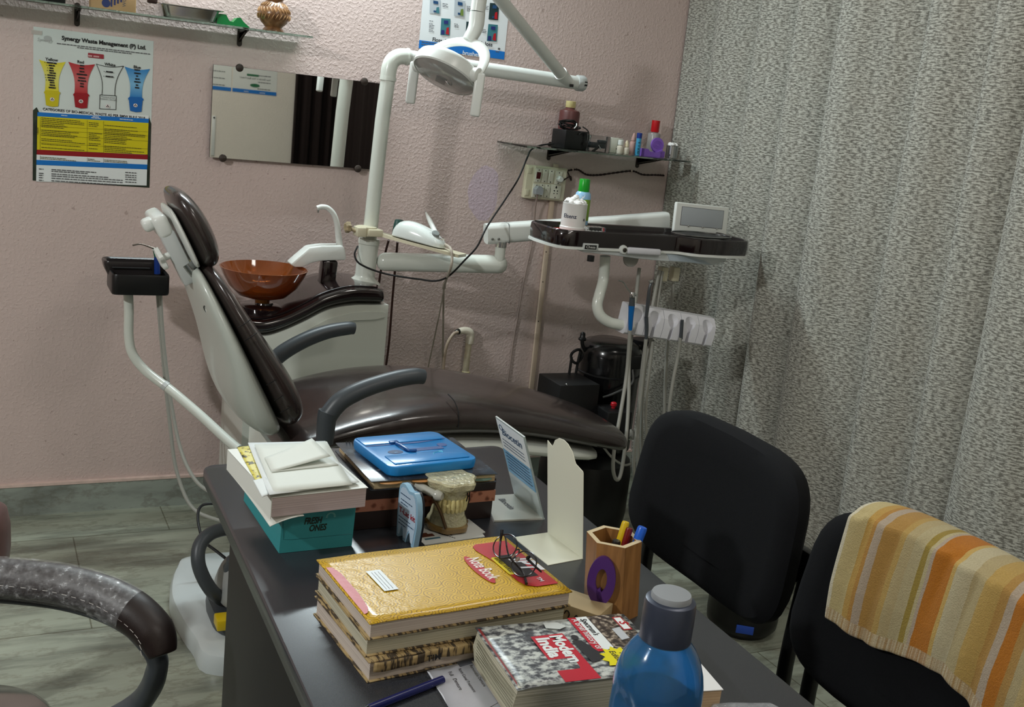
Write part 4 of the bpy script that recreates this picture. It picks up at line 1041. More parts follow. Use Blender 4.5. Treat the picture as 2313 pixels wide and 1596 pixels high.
# ------------------------------------------------------------------ scaler on its bracket
def scaler():
    Y = 3.37; G = lambda x, y, yy=Y: P(x, y, Y=yy)
    c = G(827, 522)
    t = thing('scaler_bracket', 'cream clamp bracket with small shelf on the lamp pole', 'bracket', c)
    b = B(); b.lathe([(.030, -.014), (.034, -.013), (.034, .016), (.030, .017)], c, (0.02, 0, 1), 24); b.box(c+V3((-.026, -.012, 0)), (.032, .05, .032), .004); b.box(c+V3((.02, -.02, 0)), (.05, .05, .024), .004); b.build('clamp', CREAM, t)
    k = G(787, 513)
    b = B(); b.cyl(c+V3((-.04, -.012, 0)), k, .006); b.lathe([(.013, -.006), (.017, -.004), (.017, .008), (.012, .012)], k, (-1, -.1, .05), 30, mod=lambda a, z: 1+.12*math.cos(a*6)); b.build('knob', mat('rusty_cream', (150, 134, 104), .6, var=(60, .3)), t)
    A_, B_ = G(858, 524), G(1045, 574, 3.18)
    u = (B_-A_).normalized()
    M = frame((A_+B_)/2, u, (.1, 1, 0)); L = (B_-A_).length
    b = B(M); b.prism([(-L/2, -.028), (-L*.3, -.05), (L/2-.01, -.055), (L/2, -.048), (L/2, .05), (L/2-.01, .055), (-L*.3, .05), (-L/2, .02)], -.010, (0, 0, 0)); b.build('shelf_plate', CREAM, t)
    # scaler body
    t = thing('ultrasonic_scaler', 'rounded white ultrasonic scaler with grey dial on the pole bracket', 'dental scaler', G(928, 535))
    prof = [(-.085, 0, .0), (-.088, .006, .02), (-.080, .045, .046), (-.055, .058, .052), (-.02, .056, .054), (.03, .040, .054), (.07, .018, .050), (.086, .006, .03), (.088, 0, .0)]
    rings = []
    for x, h, hw in ((-.092, .006, .018), (-.090, .030, .034), (-.078, .052, .042), (-.05, .062, .046), (-.01, .060, .048), (.03, .050, .048), (.062, .036, .046), (.082, .022, .038), (.090, .008, .02)):
        rings.append([V3((x, hw*abs(math.cos(a))**.75*(1 if math.cos(a) >= 0 else -1), .004+h*max(0, math.sin(a))**.6)) for a in [2*math.pi*k/24 for k in range(24)]])
    off = M @ Matrix.Translation((-.005, -.004, 0))
    sgn = (M.to_3x3() @ V3((0, 0, 1))).z
    if sgn < 0: off = off @ Matrix.Rotation(math.pi, 4, 'X')
    B(off).loft(rings).build('scaler_body', mat('glossy_white', (216, 222, 218), .12, coat=.5), t, subsurf=1)
    b = B(off); b.lathe([(.015, 0), (.013, .012), (.011, .014)], (.052, -.018, .038), (.35, -.45, .8), 24); b.build('dial', mat('dial_grey', (128, 134, 132), .35), t)
    b = B(off)
    for k in range(9):
        a = R(-120+30*k); b.box((.052+.022*math.cos(a), -.021+.019*math.sin(a), .0405-.35*.022*math.cos(a)), (.004, .0012, .001))
    b.build('dial_marks', INKG, t)
    B(off).box((-.088, .012, .03), (.02, .05, .055), .006).build('rear_cap', mat('teal_dark', (18, 66, 60), .4), t)
    h0, h1 = off @ V3((.045, .022, .040)), P(962, 480, Y=3.36)
    tt = thing('scaler_handpiece', 'slim white handpiece standing upright in the scaler', 'handpiece', h0)
    B().tube([h0, lerp(h0, h1, .55), lerp(h0, h1, .8), h1], [.0085, .0085, .0065, .003], 14, 0).build('grip', WHITE, tt)
    B().tube([h1-(h1-h0)*.02, h1+(h1-h0).normalized()*.012], [.002, .0008], 8, 0).build('tip', STEEL, tt)
    b = B()
    for k, o in enumerate((0, .008)):
        b.tube([off @ V3((.075, .02-.03*k, .03)), P(1000-o*400, 548, Y=3.26), P(1017, 560, Y=3.16+o), P(1021, 580, Y=3.14+o), P(1018, 605, Y=3.14+o), P(1006, 635, Y=3.22), P(1004-k*3, 650, Y=3.32)], .0045, 8, 6)
    b.tube([P(1004, 648, Y=3.32), P(985, 745, Y=3.52), P(965, 838, Y=WY-.02)], .0028, 7, 5); b.tube([P(1002, 648, Y=3.32), P(1001, 745, Y=3.52), P(999, 870, Y=WY-.02)], .0036, 7, 5)
    b.build('scaler_cord', mat('warm_grey_flex', (170, 160, 146), .5), t)
scaler()

# ------------------------------------------------------------------ instrument tray on its arms
TY0, TY1 = 2.80, 3.04
TZ = 1.150                                     # rim of the instrument tray
def tray_unit():
    G = lambda x, y, yy: P(x, y, Y=yy)
    t = thing('instrument_table', 'white delivery arm with dark brown instrument tray and film viewer', 'instrument table', G(840, 595, 3.40))
    # lower arm from the pole and its upright stub
    a, c = G(838, 590, 3.40)+V3((.02, 0, 0)), G(1146, 597, 3.22)
    b = B(); q = frame((a+c)/2, c-a, (0, 1, 0)); b = B(q); b.box((0, 0, 0), ((c-a).length, .068, .062), .029, seg=5); b.build('lower_arm', ENAMEL, t)
    s0, s1 = G(1128, 585, 3.22), G(1131, 556, 3.22)
    B().cyl(s0-V3((0, 0, .01)), s1, .018).build('arm_pivot', ENAMEL, t)
    B().cyl(s1-V3((0, 0, .002)), s1+V3((0, 0, .016)), .020).build('pivot_collar', CHROME, t)
    # spring arm
    a, c = G(1097, 528, 3.24), G(1506, 499, 3.13)
    q = frame((a+c)/2, c-a, (0, 1, 0)); L = (c-a).length
    b = B(q)
    rr = []
    for x, h, w in ((-L/2, .066, .06), (-L/2+.01, .068, .062), (L*.2, .062, .058), (L/2-.01, .066, .058), (L/2, .064, .056)): rr.append([(x, p, k) for p, k in rrect(w, h, .016, 4)])
    b.loft(rr); b.build('spring_arm', WHITE, t)
    b = B()
    for px, py in ((1113, 540), (1127, 540)):
        d = G(px, py, 3.20); b.lathe([(.0045, 0), (.004, .003), (.001, .004)], d+V3((0, .003, 0)), (0, -1, 0), 12)
    b.build('arm_bolt', STEEL, t)
    B(q).box((-L/2+.075, 0, 0), (.0015, .0622, .0682), .016).build('arm_seam', INKG, t)
    B().tube([c+V3((-.04, 0, -.01)), c+V3((-.045, -.01, -.07)), V3((c.x-.06, TY1-.08, TZ-.075))], .020, 14, 5).build('tray_link', WHITE, t)
    # tray: brown gloss rim
    zt = TZ
    X0, X1 = G(1234, 520, 2.90).x, G(1655, 552, 2.90).x
    W = X1-X0; xm = X0+W*.61
    out = [(X0+.03, TY1), (X0+.008, TY1-.02), (X0, TY1-.07), (X0+.002, TY0+.075), (X0+.012, TY0+.04), (X0+.035, TY0+.022), (X0+.08, TY0+.018), (xm-.02, TY0+.018), (xm+.005, TY0+.012), (xm+.03, TY0-.016), (xm+.06, TY0-.028), (X0+W*.8, TY0-.034), (X1-.04, TY0-.022), (X1-.012, TY0+.004), (X1, TY0+.04), (X1, TY1-.05), (X1-.012, TY1-.014), (X1-.04, TY1)]
    cx, cy = (X0+X1)/2, (TY0+TY1)/2
    def ring(z, off):
        r = []; n = len(out)
        for i, (x, y) in enumerate(out):
            (ax, ay), (bx, by) = out[i-1], out[(i+1) % n]; tx, ty = bx-ax, by-ay; l = math.hypot(tx, ty)
            r.append(V3((x+off*ty/l*-1*-1, y-off*tx/l*-1*-1, z)))
        return r
    # outline runs anticlockwise, so the inside lies to its left
    sg = -1
    ins = lambda z, o: ring(z, o*sg)
    B().loft([ins(zt-.052, .006), ins(zt-.050, .001), ins(zt-.024, -.002), ins(zt-.004, 0), ins(zt, .004), ins(zt-.002, .010), ins(zt-.014, .014), ins(zt-.016, .03)]).build('tray_top', DARKTOP, t)
    B().loft([ins(zt-.060, .010), ins(zt-.058, -.005), ins(zt-.050, -.005), ins(zt-.050, .010)]).build('tray_lip', WHITE, t)
    # hollow of the round mat on the right
    b = B(); ctr = V3((X0+W*.80, TY0+.088, zt-.0035))
    b.tube([ctr+V3((.112*math.cos(a*math.pi/12), .074*math.sin(a*math.pi/12), .004)) for a in range(24)], .0022, 6, 2, closed=True)
    b.build('mat_rim', STEEL, t)
    B().lathe([(.108, 0), (.104, .003), (.01, .003)], ctr-V3((0, 0, .001)), seg=40, mod=lambda a, z: math.hypot(math.cos(a), .66*math.sin(a))).build('round_mat', BLACKP, t)
    # white under-body
    yb = TY0+.02
    H = lambda x, y: P(x, y, Y=yb)
    prof = [H(1303, 552), H(1400, 555), H(1520, 566), H(1642, 580), H(1640, 590), H(1608, 600), H(1560, 594), H(1500, 590), H(1440, 584), H(1380, 576), H(1320, 570), H(1302, 563)]
    zz = zt-.05
    t0 = bmesh.new(); vs_ = [t0.verts.new(V3((p.x, y, p.z))) for y in (yb, TY1-.02) for p in prof]; m_ = len(prof)
    t0.faces.new(vs_[:m_]); t0.faces.new(vs_[m_:][::-1])
    for i in range(m_): t0.faces.new([vs_[i], vs_[(i+1) % m_], vs_[m_+(i+1) % m_], vs_[m_+i]])
    bmesh.ops.recalc_face_normals(t0, faces=t0.faces[:]); bmesh.ops.bevel(t0, geom=t0.edges[:], offset=.004, segments=2, affect='EDGES', profile=.5)
    B()._take(t0).build('under_body', mat('tray_white', (204, 209, 210), .3), t)
    wv = [H(1500, 570), H(1545, 578), H(1590, 588), H(1608, 598), H(1560, 592), H(1512, 588), H(1508, 576)]
    B().prism([(p.x, p.z) for p in wv], .002, (0, yb, 0), (1, 0, 0), (0, 0, 1)).build('side_swoosh', mat('pale_blue_grey', (176, 188, 198), .3), t)
    # name plate, knob and grip
    c = H(1332, 557); b = B(); b.box(c+V3((0, -.004, 0)), (.054, .010, .022), .002); b.build('badge_frame', GREYW, t)
    p = B().box(c+V3((-.002, -.0095, 0)), (.042, .002, .013), .0006).build('badge', BLACKP, t)
    B().text('Chesa', .011, c+V3((-.002, -.0107, -.0032)), (1, 0, 0), (0, 0, 1), .02, width=.034).build('badge_lettering', mat('silver_ink', (190, 190, 186), .4), p)
    c = H(1406, 563); b = B(); b.lathe([(.0145, 0), (.015, .004), (.013, .012), (.009, .013)], c, (0, -1, 0), 24); b.build('grip_hub', WHITE, t)
    B().lathe([(.0075, 0), (.0075, .004), (.006, .005)], c+V3((0, -.012, 0)), (0, -1, 0), 6).build('hub_bolt', mat('dark_bolt', (70, 66, 60), .35, .8), t)
    a, d = H(1412, 564)+V3((0, -.010, 0)), H(1488, 569)+V3((0, -.010, 0))
    q = frame((a+d)/2, d-a, (0, 1, 0)); B(q).box((0, 0, 0), ((d-a).length, .016, .022), .0075, seg=3).build('grip', mat('grip_white', (206, 206, 212), .35), t)
    c = H(1335, 577); B().cyl(c, c-V3((0, 0, .018)), .0115).build('under_knob', BLACKP, t)
    c = H(1628, 590); B().box(c+V3((.012, .03, .004)), (.036, .03, .018), .003).build('side_valve', mat('valve_grey', (96, 92, 86), .35, .4), t)
    c = H(1445, 590)+V3((0, .06, 0)); B().lathe([(.026, 0), (.028, .003), (.028, .01), (.02, .012)], c, (0, -1, .1), 28).build('round_socket', mat('socket_grey', (150, 148, 142), .4), t)
    for px in (1497, 1523):
        c = P(px, 618, Y=2.93); B().box(c, (.026, .03, .048), .003).build('hose_block', CREAM, t)
    # film viewer
    a, b_, c, d = P(1521, 523, Y=2.99), P(1640, 534, Y=2.99), P(1647, 467, Y=3.00), P(1529, 456, Y=3.00)
    ctr = (a+b_+c+d)/4; q = frame(ctr, b_-a, d-a); w, h = (b_-a).length, (d-a).length
    s = -1 if (q.to_3x3() @ V3((0, 0, 1))).y > 0 else 1
    p = B(q).box((0, 0, -s*.006), (w, h, .016), .005, seg=3).build('film_viewer', WHITE, t)
    b = B(q); b.box((0, h*.05, s*.0022), (w*.80, h*.64, .0012), .001); b.build('viewer_recess', INKG, p)
    b = B(q); b.box((0, h*.05, s*.0028), (w*.785, h*.61, .0012), .001); b.build('viewer_screen', mat('viewer_glass', (164, 170, 174), .25), p)
    b = B(q)
    for k in (-.25, .02, .29): b.lathe([(.0035, 0), (.003, .003), (.001, .004)], (k*w, -h*.27, s*.003), (0, 0, s), 12)
    b.build('viewer_clip', CHROME, p)
    # hanger tube and five holders
    HYY = 2.83
    pts = [P(1367, 578, Y=2.90), P(1363, 630, Y=2.90), P(1354, 665, Y=2.87), P(1349, 690, Y=2.86), P(1356, 712, Y=2.85), P(1376, 727, Y=2.84), P(1402, 733, Y=HYY), P(1430, 737, Y=HYY)]
    B().tube(pts, .0175, 16, 6).build('hanger_tube', ENAMEL, t)
    l, r = P(1407, 716, Y=HYY), P(1604, 748, Y=HYY)
    q = frame(l, r-l, (0, 0, 1)); Lx = (r-l).length; w = Lx/5
    B().cyl(l+V3((0, .012, -.01)), r+V3((.005, .012, -.012)), .012).build('hanger_rail', ENAMEL, t)
    fz = 1 if (q.to_3x3() @ V3((0, 0, 1))).y < 0 else -1     # towards the room
    for k in range(5):
        x0, x1 = k*w+.0010, (k+1)*w-.0010; xc = (x0+x1)/2
        prof = [(-.026, -.050), (.020, -.050), (.027, -.044), (.030, -.006), (.026, .020), (.006, .046), (-.022, .049), (-.026, .046)]
        body = B(q); body.loft([[V3((x, z, y*fz)) for y, z in prof] for x in (x0, x0+.001, x1-.001, x1)])
        cup = B(q); ax = V3((0, .88, .48*fz)).normalized(); o = V3((xc, -.012, .010*fz))
        cup.lathe([(.0085, 0), (.013, .012), (.0205, .030), (.023, .044), (.0235, .08)], o, ax, 28, mod=lambda a, z: 1.0)
        slot = B(q); slot.box((xc, -.035, .020*fz), (.014, .060, .036))
        bore = B(q); bore.box((xc, -.02, -.002*fz), (.011, .03, .03))
        p = carve(body, [cup, slot]).build('instrument_holder', mat('holder_white', (222, 222, 228), .3), t, sharp=28)
        B(q).box((xc, -.028, .0045*fz), (.009, .026, .004), .001).build('holder_slot', BLACKP, p)
    return q, w, fz
HQ, HW, HFZ = tray_unit()

def tray_instruments():
    Y = 2.795; G = lambda x, y, d=0: P(x, y, Y=Y+d)
    # syringe
    t = thing('air_water_syringe', 'blue-sleeved air water syringe in the first holder', 'syringe', G(1424, 740))
    B().tube([G(1424, 745), G(1425, 715), G(1427, 690)], [.006, .0085, .0105], 14, 4).build('sleeve', mat('blue_sleeve', (8, 96, 166), .3), t)
    B().tube([G(1427, 691), G(1428, 672)], [.010, .0088], 14, 0).build('syringe_body', GREYP, t)
    b = B(); b.lathe([(.008, -.004), (.009, .004), (.006, .012)], G(1428, 668), (-.1, 0, 1), 14); b.cyl(G(1432, 664), G(1437, 667), .004); b.build('syringe_head', CHROME, t)
    B().tube([G(1425, 662), G(1415, 648), G(1408, 637), G(1397, 633)], [.0024, .002, .0018, .0018], 8, 3).build('nozzle', STEEL, t)
    pts = [G(1423, 745), G(1416, 840, .01), G(1402, 930, -.03), G(1388, 1010, -.06), G(1385, 1060, -.06), G(1393, 1083, -.05), G(1403, 1066, -.03), G(1414, 990, 0), G(1420, 900, .05), G(1421, 820, .09), G(1428, 745, .08), G(1440, 640, .12), G(1444, 606, .14)]
    B().tube(pts, .0062, 10).build('hose', HOSE, t)
    # handpiece
    t = thing('dental_handpiece', 'steel dental handpiece standing in the second holder', 'handpiece', G(1462, 745))
    B().tube([G(1460, 716), G(1464, 680), G(1467, 652), G(1471, 638)], [.0055, .0068, .0055, .0045], 14, 4).build('grip', mat('handpiece_steel', (96, 100, 104), .3, .7), t)
    b = B(); b.lathe([(.004, 0), (.006, .001), (.006, .012), (.004, .013)], G(1466, 637), (.95, 0, .3), 12); b.build('head', CHROME, t)
    B().tube([G(1460, 716), G(1461, 745), G(1459, 765)], [.0065, .006, .0052], 12, 3).build('coupling', GREYP, t)
    pts = [G(1459, 765), G(1452, 850, .01), G(1442, 940, .02), G(1433, 1020, .02), G(1432, 1070, .02), G(1438, 1096, .03), G(1441, 1070, .05), G(1441, 980, .06), G(1446, 880, .07), G(1456, 790, .07), G(1474, 690, .10), G(1490, 610, .12)]
    B().tube(pts, .006, 10).build('hose', HOSE, t)
    pts = [G(1475, 770, .04), G(1466, 840, .04), G(1459, 920, .04), G(1460, 980, .04), G(1468, 1030, .04), G(1474, 1041, .05), G(1462, 1046, .06), G(1450, 1030, .07), G(1450, 940, .08), G(1456, 840, .09), G(1476, 740, .10), G(1496, 612, .12)]
    tag(B().tube(pts, .0055, 10).build('spare_hose', HOSE), 'grey hose looping down behind the second and third holders', 'hose')
    t = thing('hose_end', 'grey hose with dark end resting in the fourth holder', 'hose', G(1542, 740))
    B().tube([G(1541, 722), G(1538, 765)], [.0055, .006], 12, 0).build('coupling', GREYP, t)
    pts = [G(1537, 762), G(1531, 805, .01), G(1522, 850, .01), G(1514, 900, .01), G(1510, 945, .02), G(1510, 1010, .05), G(1516, 1090, .12), G(1512, 1120, .2), G(1500, 1000, .22), G(1506, 800, .2), G(1522, 640, .14)]
    B().tube(pts, .0062, 10).build('hose', HOSE, t)
tray_instruments()

def tray_things():
    z = TZ-.0145; G = lambda x, y, yy: P(x, y, Y=yy)
    Y = 2.905; x = G(1293, 515, Y).x
    tag(B().box((x-.002, Y, z+.0015), (.125, .10, .003), .001).box((x-.004, Y-.004, z+.004), (.115, .085, .003), .001).build('red_packet', mat('red_foil', (172, 26, 40), .35, var=(30, .2))), 'flat red packet under the cotton tub on the tray', 'packet')
    zb = z+.006
    t = thing('cotton_tub', 'white tub of cotton wool with dark lettering on the tray', 'tub', (x, Y, zb))
    r = .0395
    B().lathe([(r, 0), (r*1.05, .001), (r*1.05, .010), (r*.99, .012), (r*.985, .0825), (r, .084), (r*.95, .085), (r*.94, .06)], (x, Y, zb), seg=48).build('tub_body', mat('tub_white', (222, 222, 218), .3), t)
    b = B(); v, f, x0, x1 = glyphs('Elsenz', .015); sc = .044/(x1-x0)
    vs_ = []
    for (a, c) in v:
        an = -2.98+((a-x0)*sc)/r
        vs_.append((x+math.cos(an)*r*1.0015, Y+math.sin(an)*r*1.0015, zb+.039+c*sc))
    b.add(vs_, f, False); b.build('tub_lettering', mat('tub_navy', (22, 34, 66), .4), t)
    b = B()
    for (a, c) in ((0, .0), (.07, .002), (.12, -.001)): an = -1.20+a; p = V3((x+math.cos(an)*r*1.0015, Y+math.sin(an)*r*1.0015, zb+.036+c)); b.box(p, (.002, .002, .006), .0)
    b.build('tub_mark', INKG, t)
    rnd = random.Random(8); b = B()
    for k in range(16):
        a = k*2.4; rr = .030*math.sqrt(k/16); q = rnd.uniform(.008, .014)
        b.lathe([(0, -q), (q*.8, -q*.6), (q*1.1, 0), (q*.75, q*.6), (0, q*.9)], (x+rr*math.cos(a), Y+rr*math.sin(a), zb+.082+.016*(1-rr/.03)+rnd.uniform(-.003, .006)), seg=9)
    for k in range(10):
        p = V3((x+rnd.uniform(-.02, .02), Y-.01, zb+.096)); b.tube([p, p+V3((rnd.uniform(-.02, .02), 0, rnd.uniform(.006, .016)))], .0007, 4, 0)
    b.build('cotton_wool', COTTON, kind='stuff', label='fluffy white cotton wool filling the lettered tub', category='cotton')
    # green capped spray bottle behind
    Y = 2.985; x = G(1310, 500, Y).x
    t = thing('spray_bottle', 'pale blue spray bottle with a green cap behind the cotton tub', 'bottle', (x, Y, z))
    B().lathe([(.024, 0), (.026, .003), (.026, .105), (.024, .116), (.018, .122)], (x, Y, z), seg=28).build('bottle_body', mat('bottle_pale_blue', (146, 190, 224), .3), t)
    B().lathe([(.0178, .118), (.0185, .120), (.0172, .160), (.016, .162)], (x, Y, z), seg=28).build('cap', mat('green_cap', (18, 150, 34), .3), t)
    B().lathe([(.0263, .03), (.0264, .031), (.0264, .097), (.0262, .098)], (x, Y, z), seg=28).build('bottle_label', mat('label_green', (120, 156, 50), .4), t)
    # clear box with cotton rolls
    Y = 2.845; x0, x1 = G(1331, 512, Y).x, G(1369, 516, Y).x
    t = thing('clear_box', 'small clear box of cotton rolls on the dark tray', 'box', ((x0+x1)/2, Y+.02, z))
    B().box(((x0+x1)/2, Y+.02, z+.0125), (x1-x0, .042, .025), .002).build('box_shell', CLEAR, t)
    b = B()
    for k in range(5): xx = x0+.008+k*(x1-x0-.016)/4; b.cyl((xx, Y+.006, z+.007), (xx, Y+.034, z+.007), .0042, seg=10)
    b.build('cotton_roll', COTTON, t)
tray_things()

# ------------------------------------------------------------------ assistant tray on the left
def assistant_tray():
    Y = 3.32; G = lambda x, y, d=0: P(x, y, Y=Y+d)
    t = thing('assistant_tray', 'small black tray on a bent white arm behind the headrest', 'tray', G(300, 660))
    z0, z1 = G(310, 660).z, G(310, 615).z
    x0, x1 = G(249, 640).x, G(379, 640).x
    lo = [(x0, Y-.05), (x1, Y-.05), (x1+.0, Y+.05), (x0, Y+.09)]
    b = B(); xc = (x0+x1)/2
    r0 = rrect(x1-x0, .15, .018, 4); ring = lambda z, k: [V3((xc+p[0]*k, Y+.03+p[1]*k, z)) for p in r0]
    b.loft([ring(z0, .98), ring(z0+.006, 1), ring(z1-.006, 1.0), ring(z1, .98), ring(z1-.004, .90), ring(z1-.020, .88), ring(z1-.022, .4)]); b.build('tray_body', BLACKP, t)
    # raised holder at the back left
    h = [G(231, 590, .06), G(240, 584, .06), G(340, 586, .06), G(372, 612, .02), G(250, 622, .0)]
    b = B(); xl = G(228, 600, .08).x
    b.loft([[V3((xl+.012+p[0]*k+.085, Y+.085+p[1]*k*.8, z)) for p in rrect(.185, .11, .02, 4)] for z, k in ((z1-.03, .80), (z1+.0, .96), (z1+.018, 1.0), (z1+.024, .97), (z1+.020, .86), (z1+.006, .84), (z1+.004, .3))]); b.build('tray_holder', mat('smoked_plastic', (40, 36, 36), .25), t)
    b = B(); b.box((xc-.02, Y+.06, z1+.006), (.11, .05, .004), .001); b.build('tray_liner', BLACKM, t)
    pts = [V3((G(291, 665).x, Y+.03, z0+.02)), G(291, 700, .02), G(291, 760, .02), G(300, 800, .01), G(330, 838, -.01), G(390, 884, -.07), G(450, 935, -.17), G(512, 992, -.29), G(540, 1015, -.34)]
    B().tube(pts, .0145, 16, 6).build('tray_arm', ENAMEL, t)
    B().tube([G(370, 868, -.048), G(378, 874.5, -.056)], .0155, 16, 0).build('arm_joint', GREYW, t)
    # syringe standing in it
    s = thing('spare_syringe', 'small blue and green syringe with bent steel tip in the black tray', 'syringe', G(356, 614, .02))
    B().tube([G(355, 618, .02), G(354, 580, .02)], [.009, .008], 14, 0).build('sleeve', mat('navy_sleeve', (16, 50, 124), .35), s)
    B().tube([G(354, 581, .02), G(349, 560, .02)], [.007, .006], 12, 0).build('syringe_body', mat('green_sleeve', (10, 92, 62), .35), s)
    B().tube([G(349, 561, .02), G(340, 558, .02), G(318, 551, .02), G(299, 554, .02)], [.0042, .0028, .0024, .0024], 10, 3).build('nozzle', mat('tip_steel', (120, 112, 104), .3, .8), s)
    B().cyl(G(346, 562, .02), G(352, 566, .02), .006).build('button', WHITE, s)
    # its hoses down to the floor
    h1 = [G(356, 662, .03), G(362, 740, .03), G(372, 850, .03), G(384, 960, 0), G(398, 1060, -.04), G(430, 1140, -.1), G(480, 1170, -.16), G(560, 1185, -.25)]
    h2 = [G(362, 662, .02), G(368, 760, .02), G(382, 880, 0), G(404, 1000, -.05), G(432, 1070, -.12), G(470, 1108, -.18), G(540, 1130, -.25)]
    for k, (h, lab) in enumerate(((h1, 'longer of the two grey hoses hanging below the black tray'), (h2, 'shorter of the two grey hoses hanging below the black tray'))):
        tag(B().tube(h, .0058, 9).build('hanging_hose', HOSE), lab, 'hose', 'hoses under the assistant tray')
assistant_tray()

# ------------------------------------------------------------------ compressor in the corner
def compressor():
    G = lambda x, y, Y: P(x, y, Y=Y)
    bx = P(1330, 1160, Z=.0)
    Yc = 3.17
    x = G(1380, 900, Yc).x
    t = thing('air_compressor', 'black air compressor with round tank behind the foot of the dental chair', 'compressor', (x, Yc, 0))
    xt, zt, zb = G(1379, 800, Yc).x, G(1380, 766, Yc).z, .30
    r = (G(1440, 840, Yc).x-G(1322, 830, Yc).x)/2
    B().lathe([(r*.9, zb), (r, zb+.02), (r, zt-.055), (r*.97, zt-.03), (r*.85, zt-.010), (r*.6, zt), (.01, zt+.002)], (xt, Yc, 0), seg=40).build('motor_hood', mat('gloss_black', (14, 14, 15), .2, coat=.3), t)
    b = B(); b.tube([(xt+r*1.003*math.cos(a*math.pi/16), Yc+r*1.003*math.sin(a*math.pi/16), zt-.12) for a in range(32)], .004, 6, 2, closed=True); b.build('hood_seam', BLACKM, t)
    B().box((xt+.035, Yc-r*.75, zt-.06), (.10, .06, .05), .01).build('hood_handle', BLACKP, t)
    B().tube([(xt+.03, Yc-r*.95, zt-.085), (xt+.02, Yc-r*1.15, zt-.13), (xt-.05, Yc-r*1.15, zt-.165), (xt-.09, Yc-r*1.1, zt-.18)], .004, 7, 6).build('lead', mat('translucent_tube', (90, 90, 88), .2), t)
    # valve and coil on the left
    c = G(1318, 785, Yc)
    B().tube([V3((xt-r*.9, Yc, zt-.05)), G(1322, 792, Yc), G(1316, 780, Yc), G(1315, 766, Yc)], .007, 10, 5).lathe([(.014, 0), (.015, .006), (.010, .012), (.009, .026), (.004, .030)], G(1315, 768, Yc), (0, 0, 1), 14).build('relief_valve', BLACKP, t)
    c = G(1303, 804, Yc-.02)
    b = B(); b.tube([c+V3((.022*math.cos(a*math.pi/8), .004*math.sin(a), .025*math.sin(a*math.pi/8))) for a in range(16)], .0052, 8, 3, closed=True); b.tube([c+V3((-.021, 0, -.004)), c+V3((-.022, 0, -.05)), c+V3((-.026, 0, -.10))], .005, 8, 4); b.tube([c+V3((.012, 0, .018)), c+V3((.006, 0, -.04)), c+V3((.004, 0, -.11))], .005, 8, 4); b.build('copper_coil', BLACKM, t)
    # control box
    a, d = G(1258, 850, Yc-.12), G(1325, 900, Yc-.12)
    zt2 = G(1300, 862, Yc-.12).z
    x0, x1 = G(1258, 880, Yc-.14).x, G(1345, 900, Yc-.14).x
    B().box(((x0+x1)/2, Yc-.08, zt2-.13), (x1-x0, .16, .26), .004).build('control_box', BLACKM, t)
    c = G(1280, 868, Yc-.161); B().lathe([(.004, 0), (.003, .003)], (c.x, Yc-.16, c.z), (0, -1, 0), 10).build('box_screw', CHROME, t)
    z3 = G(1385, 918, Yc-.2).z; xx = G(1386, 915, Yc-.2).x
    B().box((xx, Yc-.20, z3-.06), (.10, .10, .11), .006).build('switch_box', BLACKP, t)
    B().lathe([(.007, 0), (.007, .008), (.011, .010), (.011, .019), (.008, .022)], (xx, Yc-.20, z3-.006), (0, 0, 1), 16).build('red_button', RED, t)
    # round tank on the floor
    tc = P(1325, 1150, Z=.02); R0 = .17
    B().lathe([(R0*.75, .015), (R0*.96, .04), (R0, .09), (R0, .24), (R0*.95, .285), (R0*.7, .31), (.02, .315)], (xt-.06, Yc-.02, 0), seg=40).build('air_tank', mat('tank_black', (15, 15, 16), .35), t)
    b = B()
    for a in (40, 160, 280): b.cyl((xt-.06+R0*.7*math.cos(R(a)), Yc-.02+R0*.7*math.sin(R(a)), 0), (xt-.06+R0*.7*math.cos(R(a)), Yc-.02+R0*.7*math.sin(R(a)), .05), .02)
    b.build('tank_foot', BLACKM, t)
    c = G(1421, 980, Yc-.17); B().lathe([(.006, 0), (.018, .004), (.020, .014), (.014, .018)], c, (0, -1, .2), 20).build('gauge', CHROME, t)
    B().tube([G(1362, 1008, Yc-.2), G(1385, 1035, Yc-.22), G(1412, 1050, Yc-.22), G(1436, 1040, Yc-.2)], .0042, 8, 6).build('air_hose', HOSE, t)
    # second funnel-headed part to the right
    c = G(1452, 772, Yc)
    B().lathe([(.006, -.10), (.008, -.03), (.016, -.016), (.040, -.004), (.042, .010), (.036, .012), (.010, .008)], c, (0, 0, 1), 24).tube([c+V3((0, 0, -.09)), c+V3((-.012, 0, -.2)), c+V3((-.03, 0, -.36)), c+V3((-.06, 0, -.45))], .010, 10, 5).build('filter_cup', BLACKP, t)
compressor()

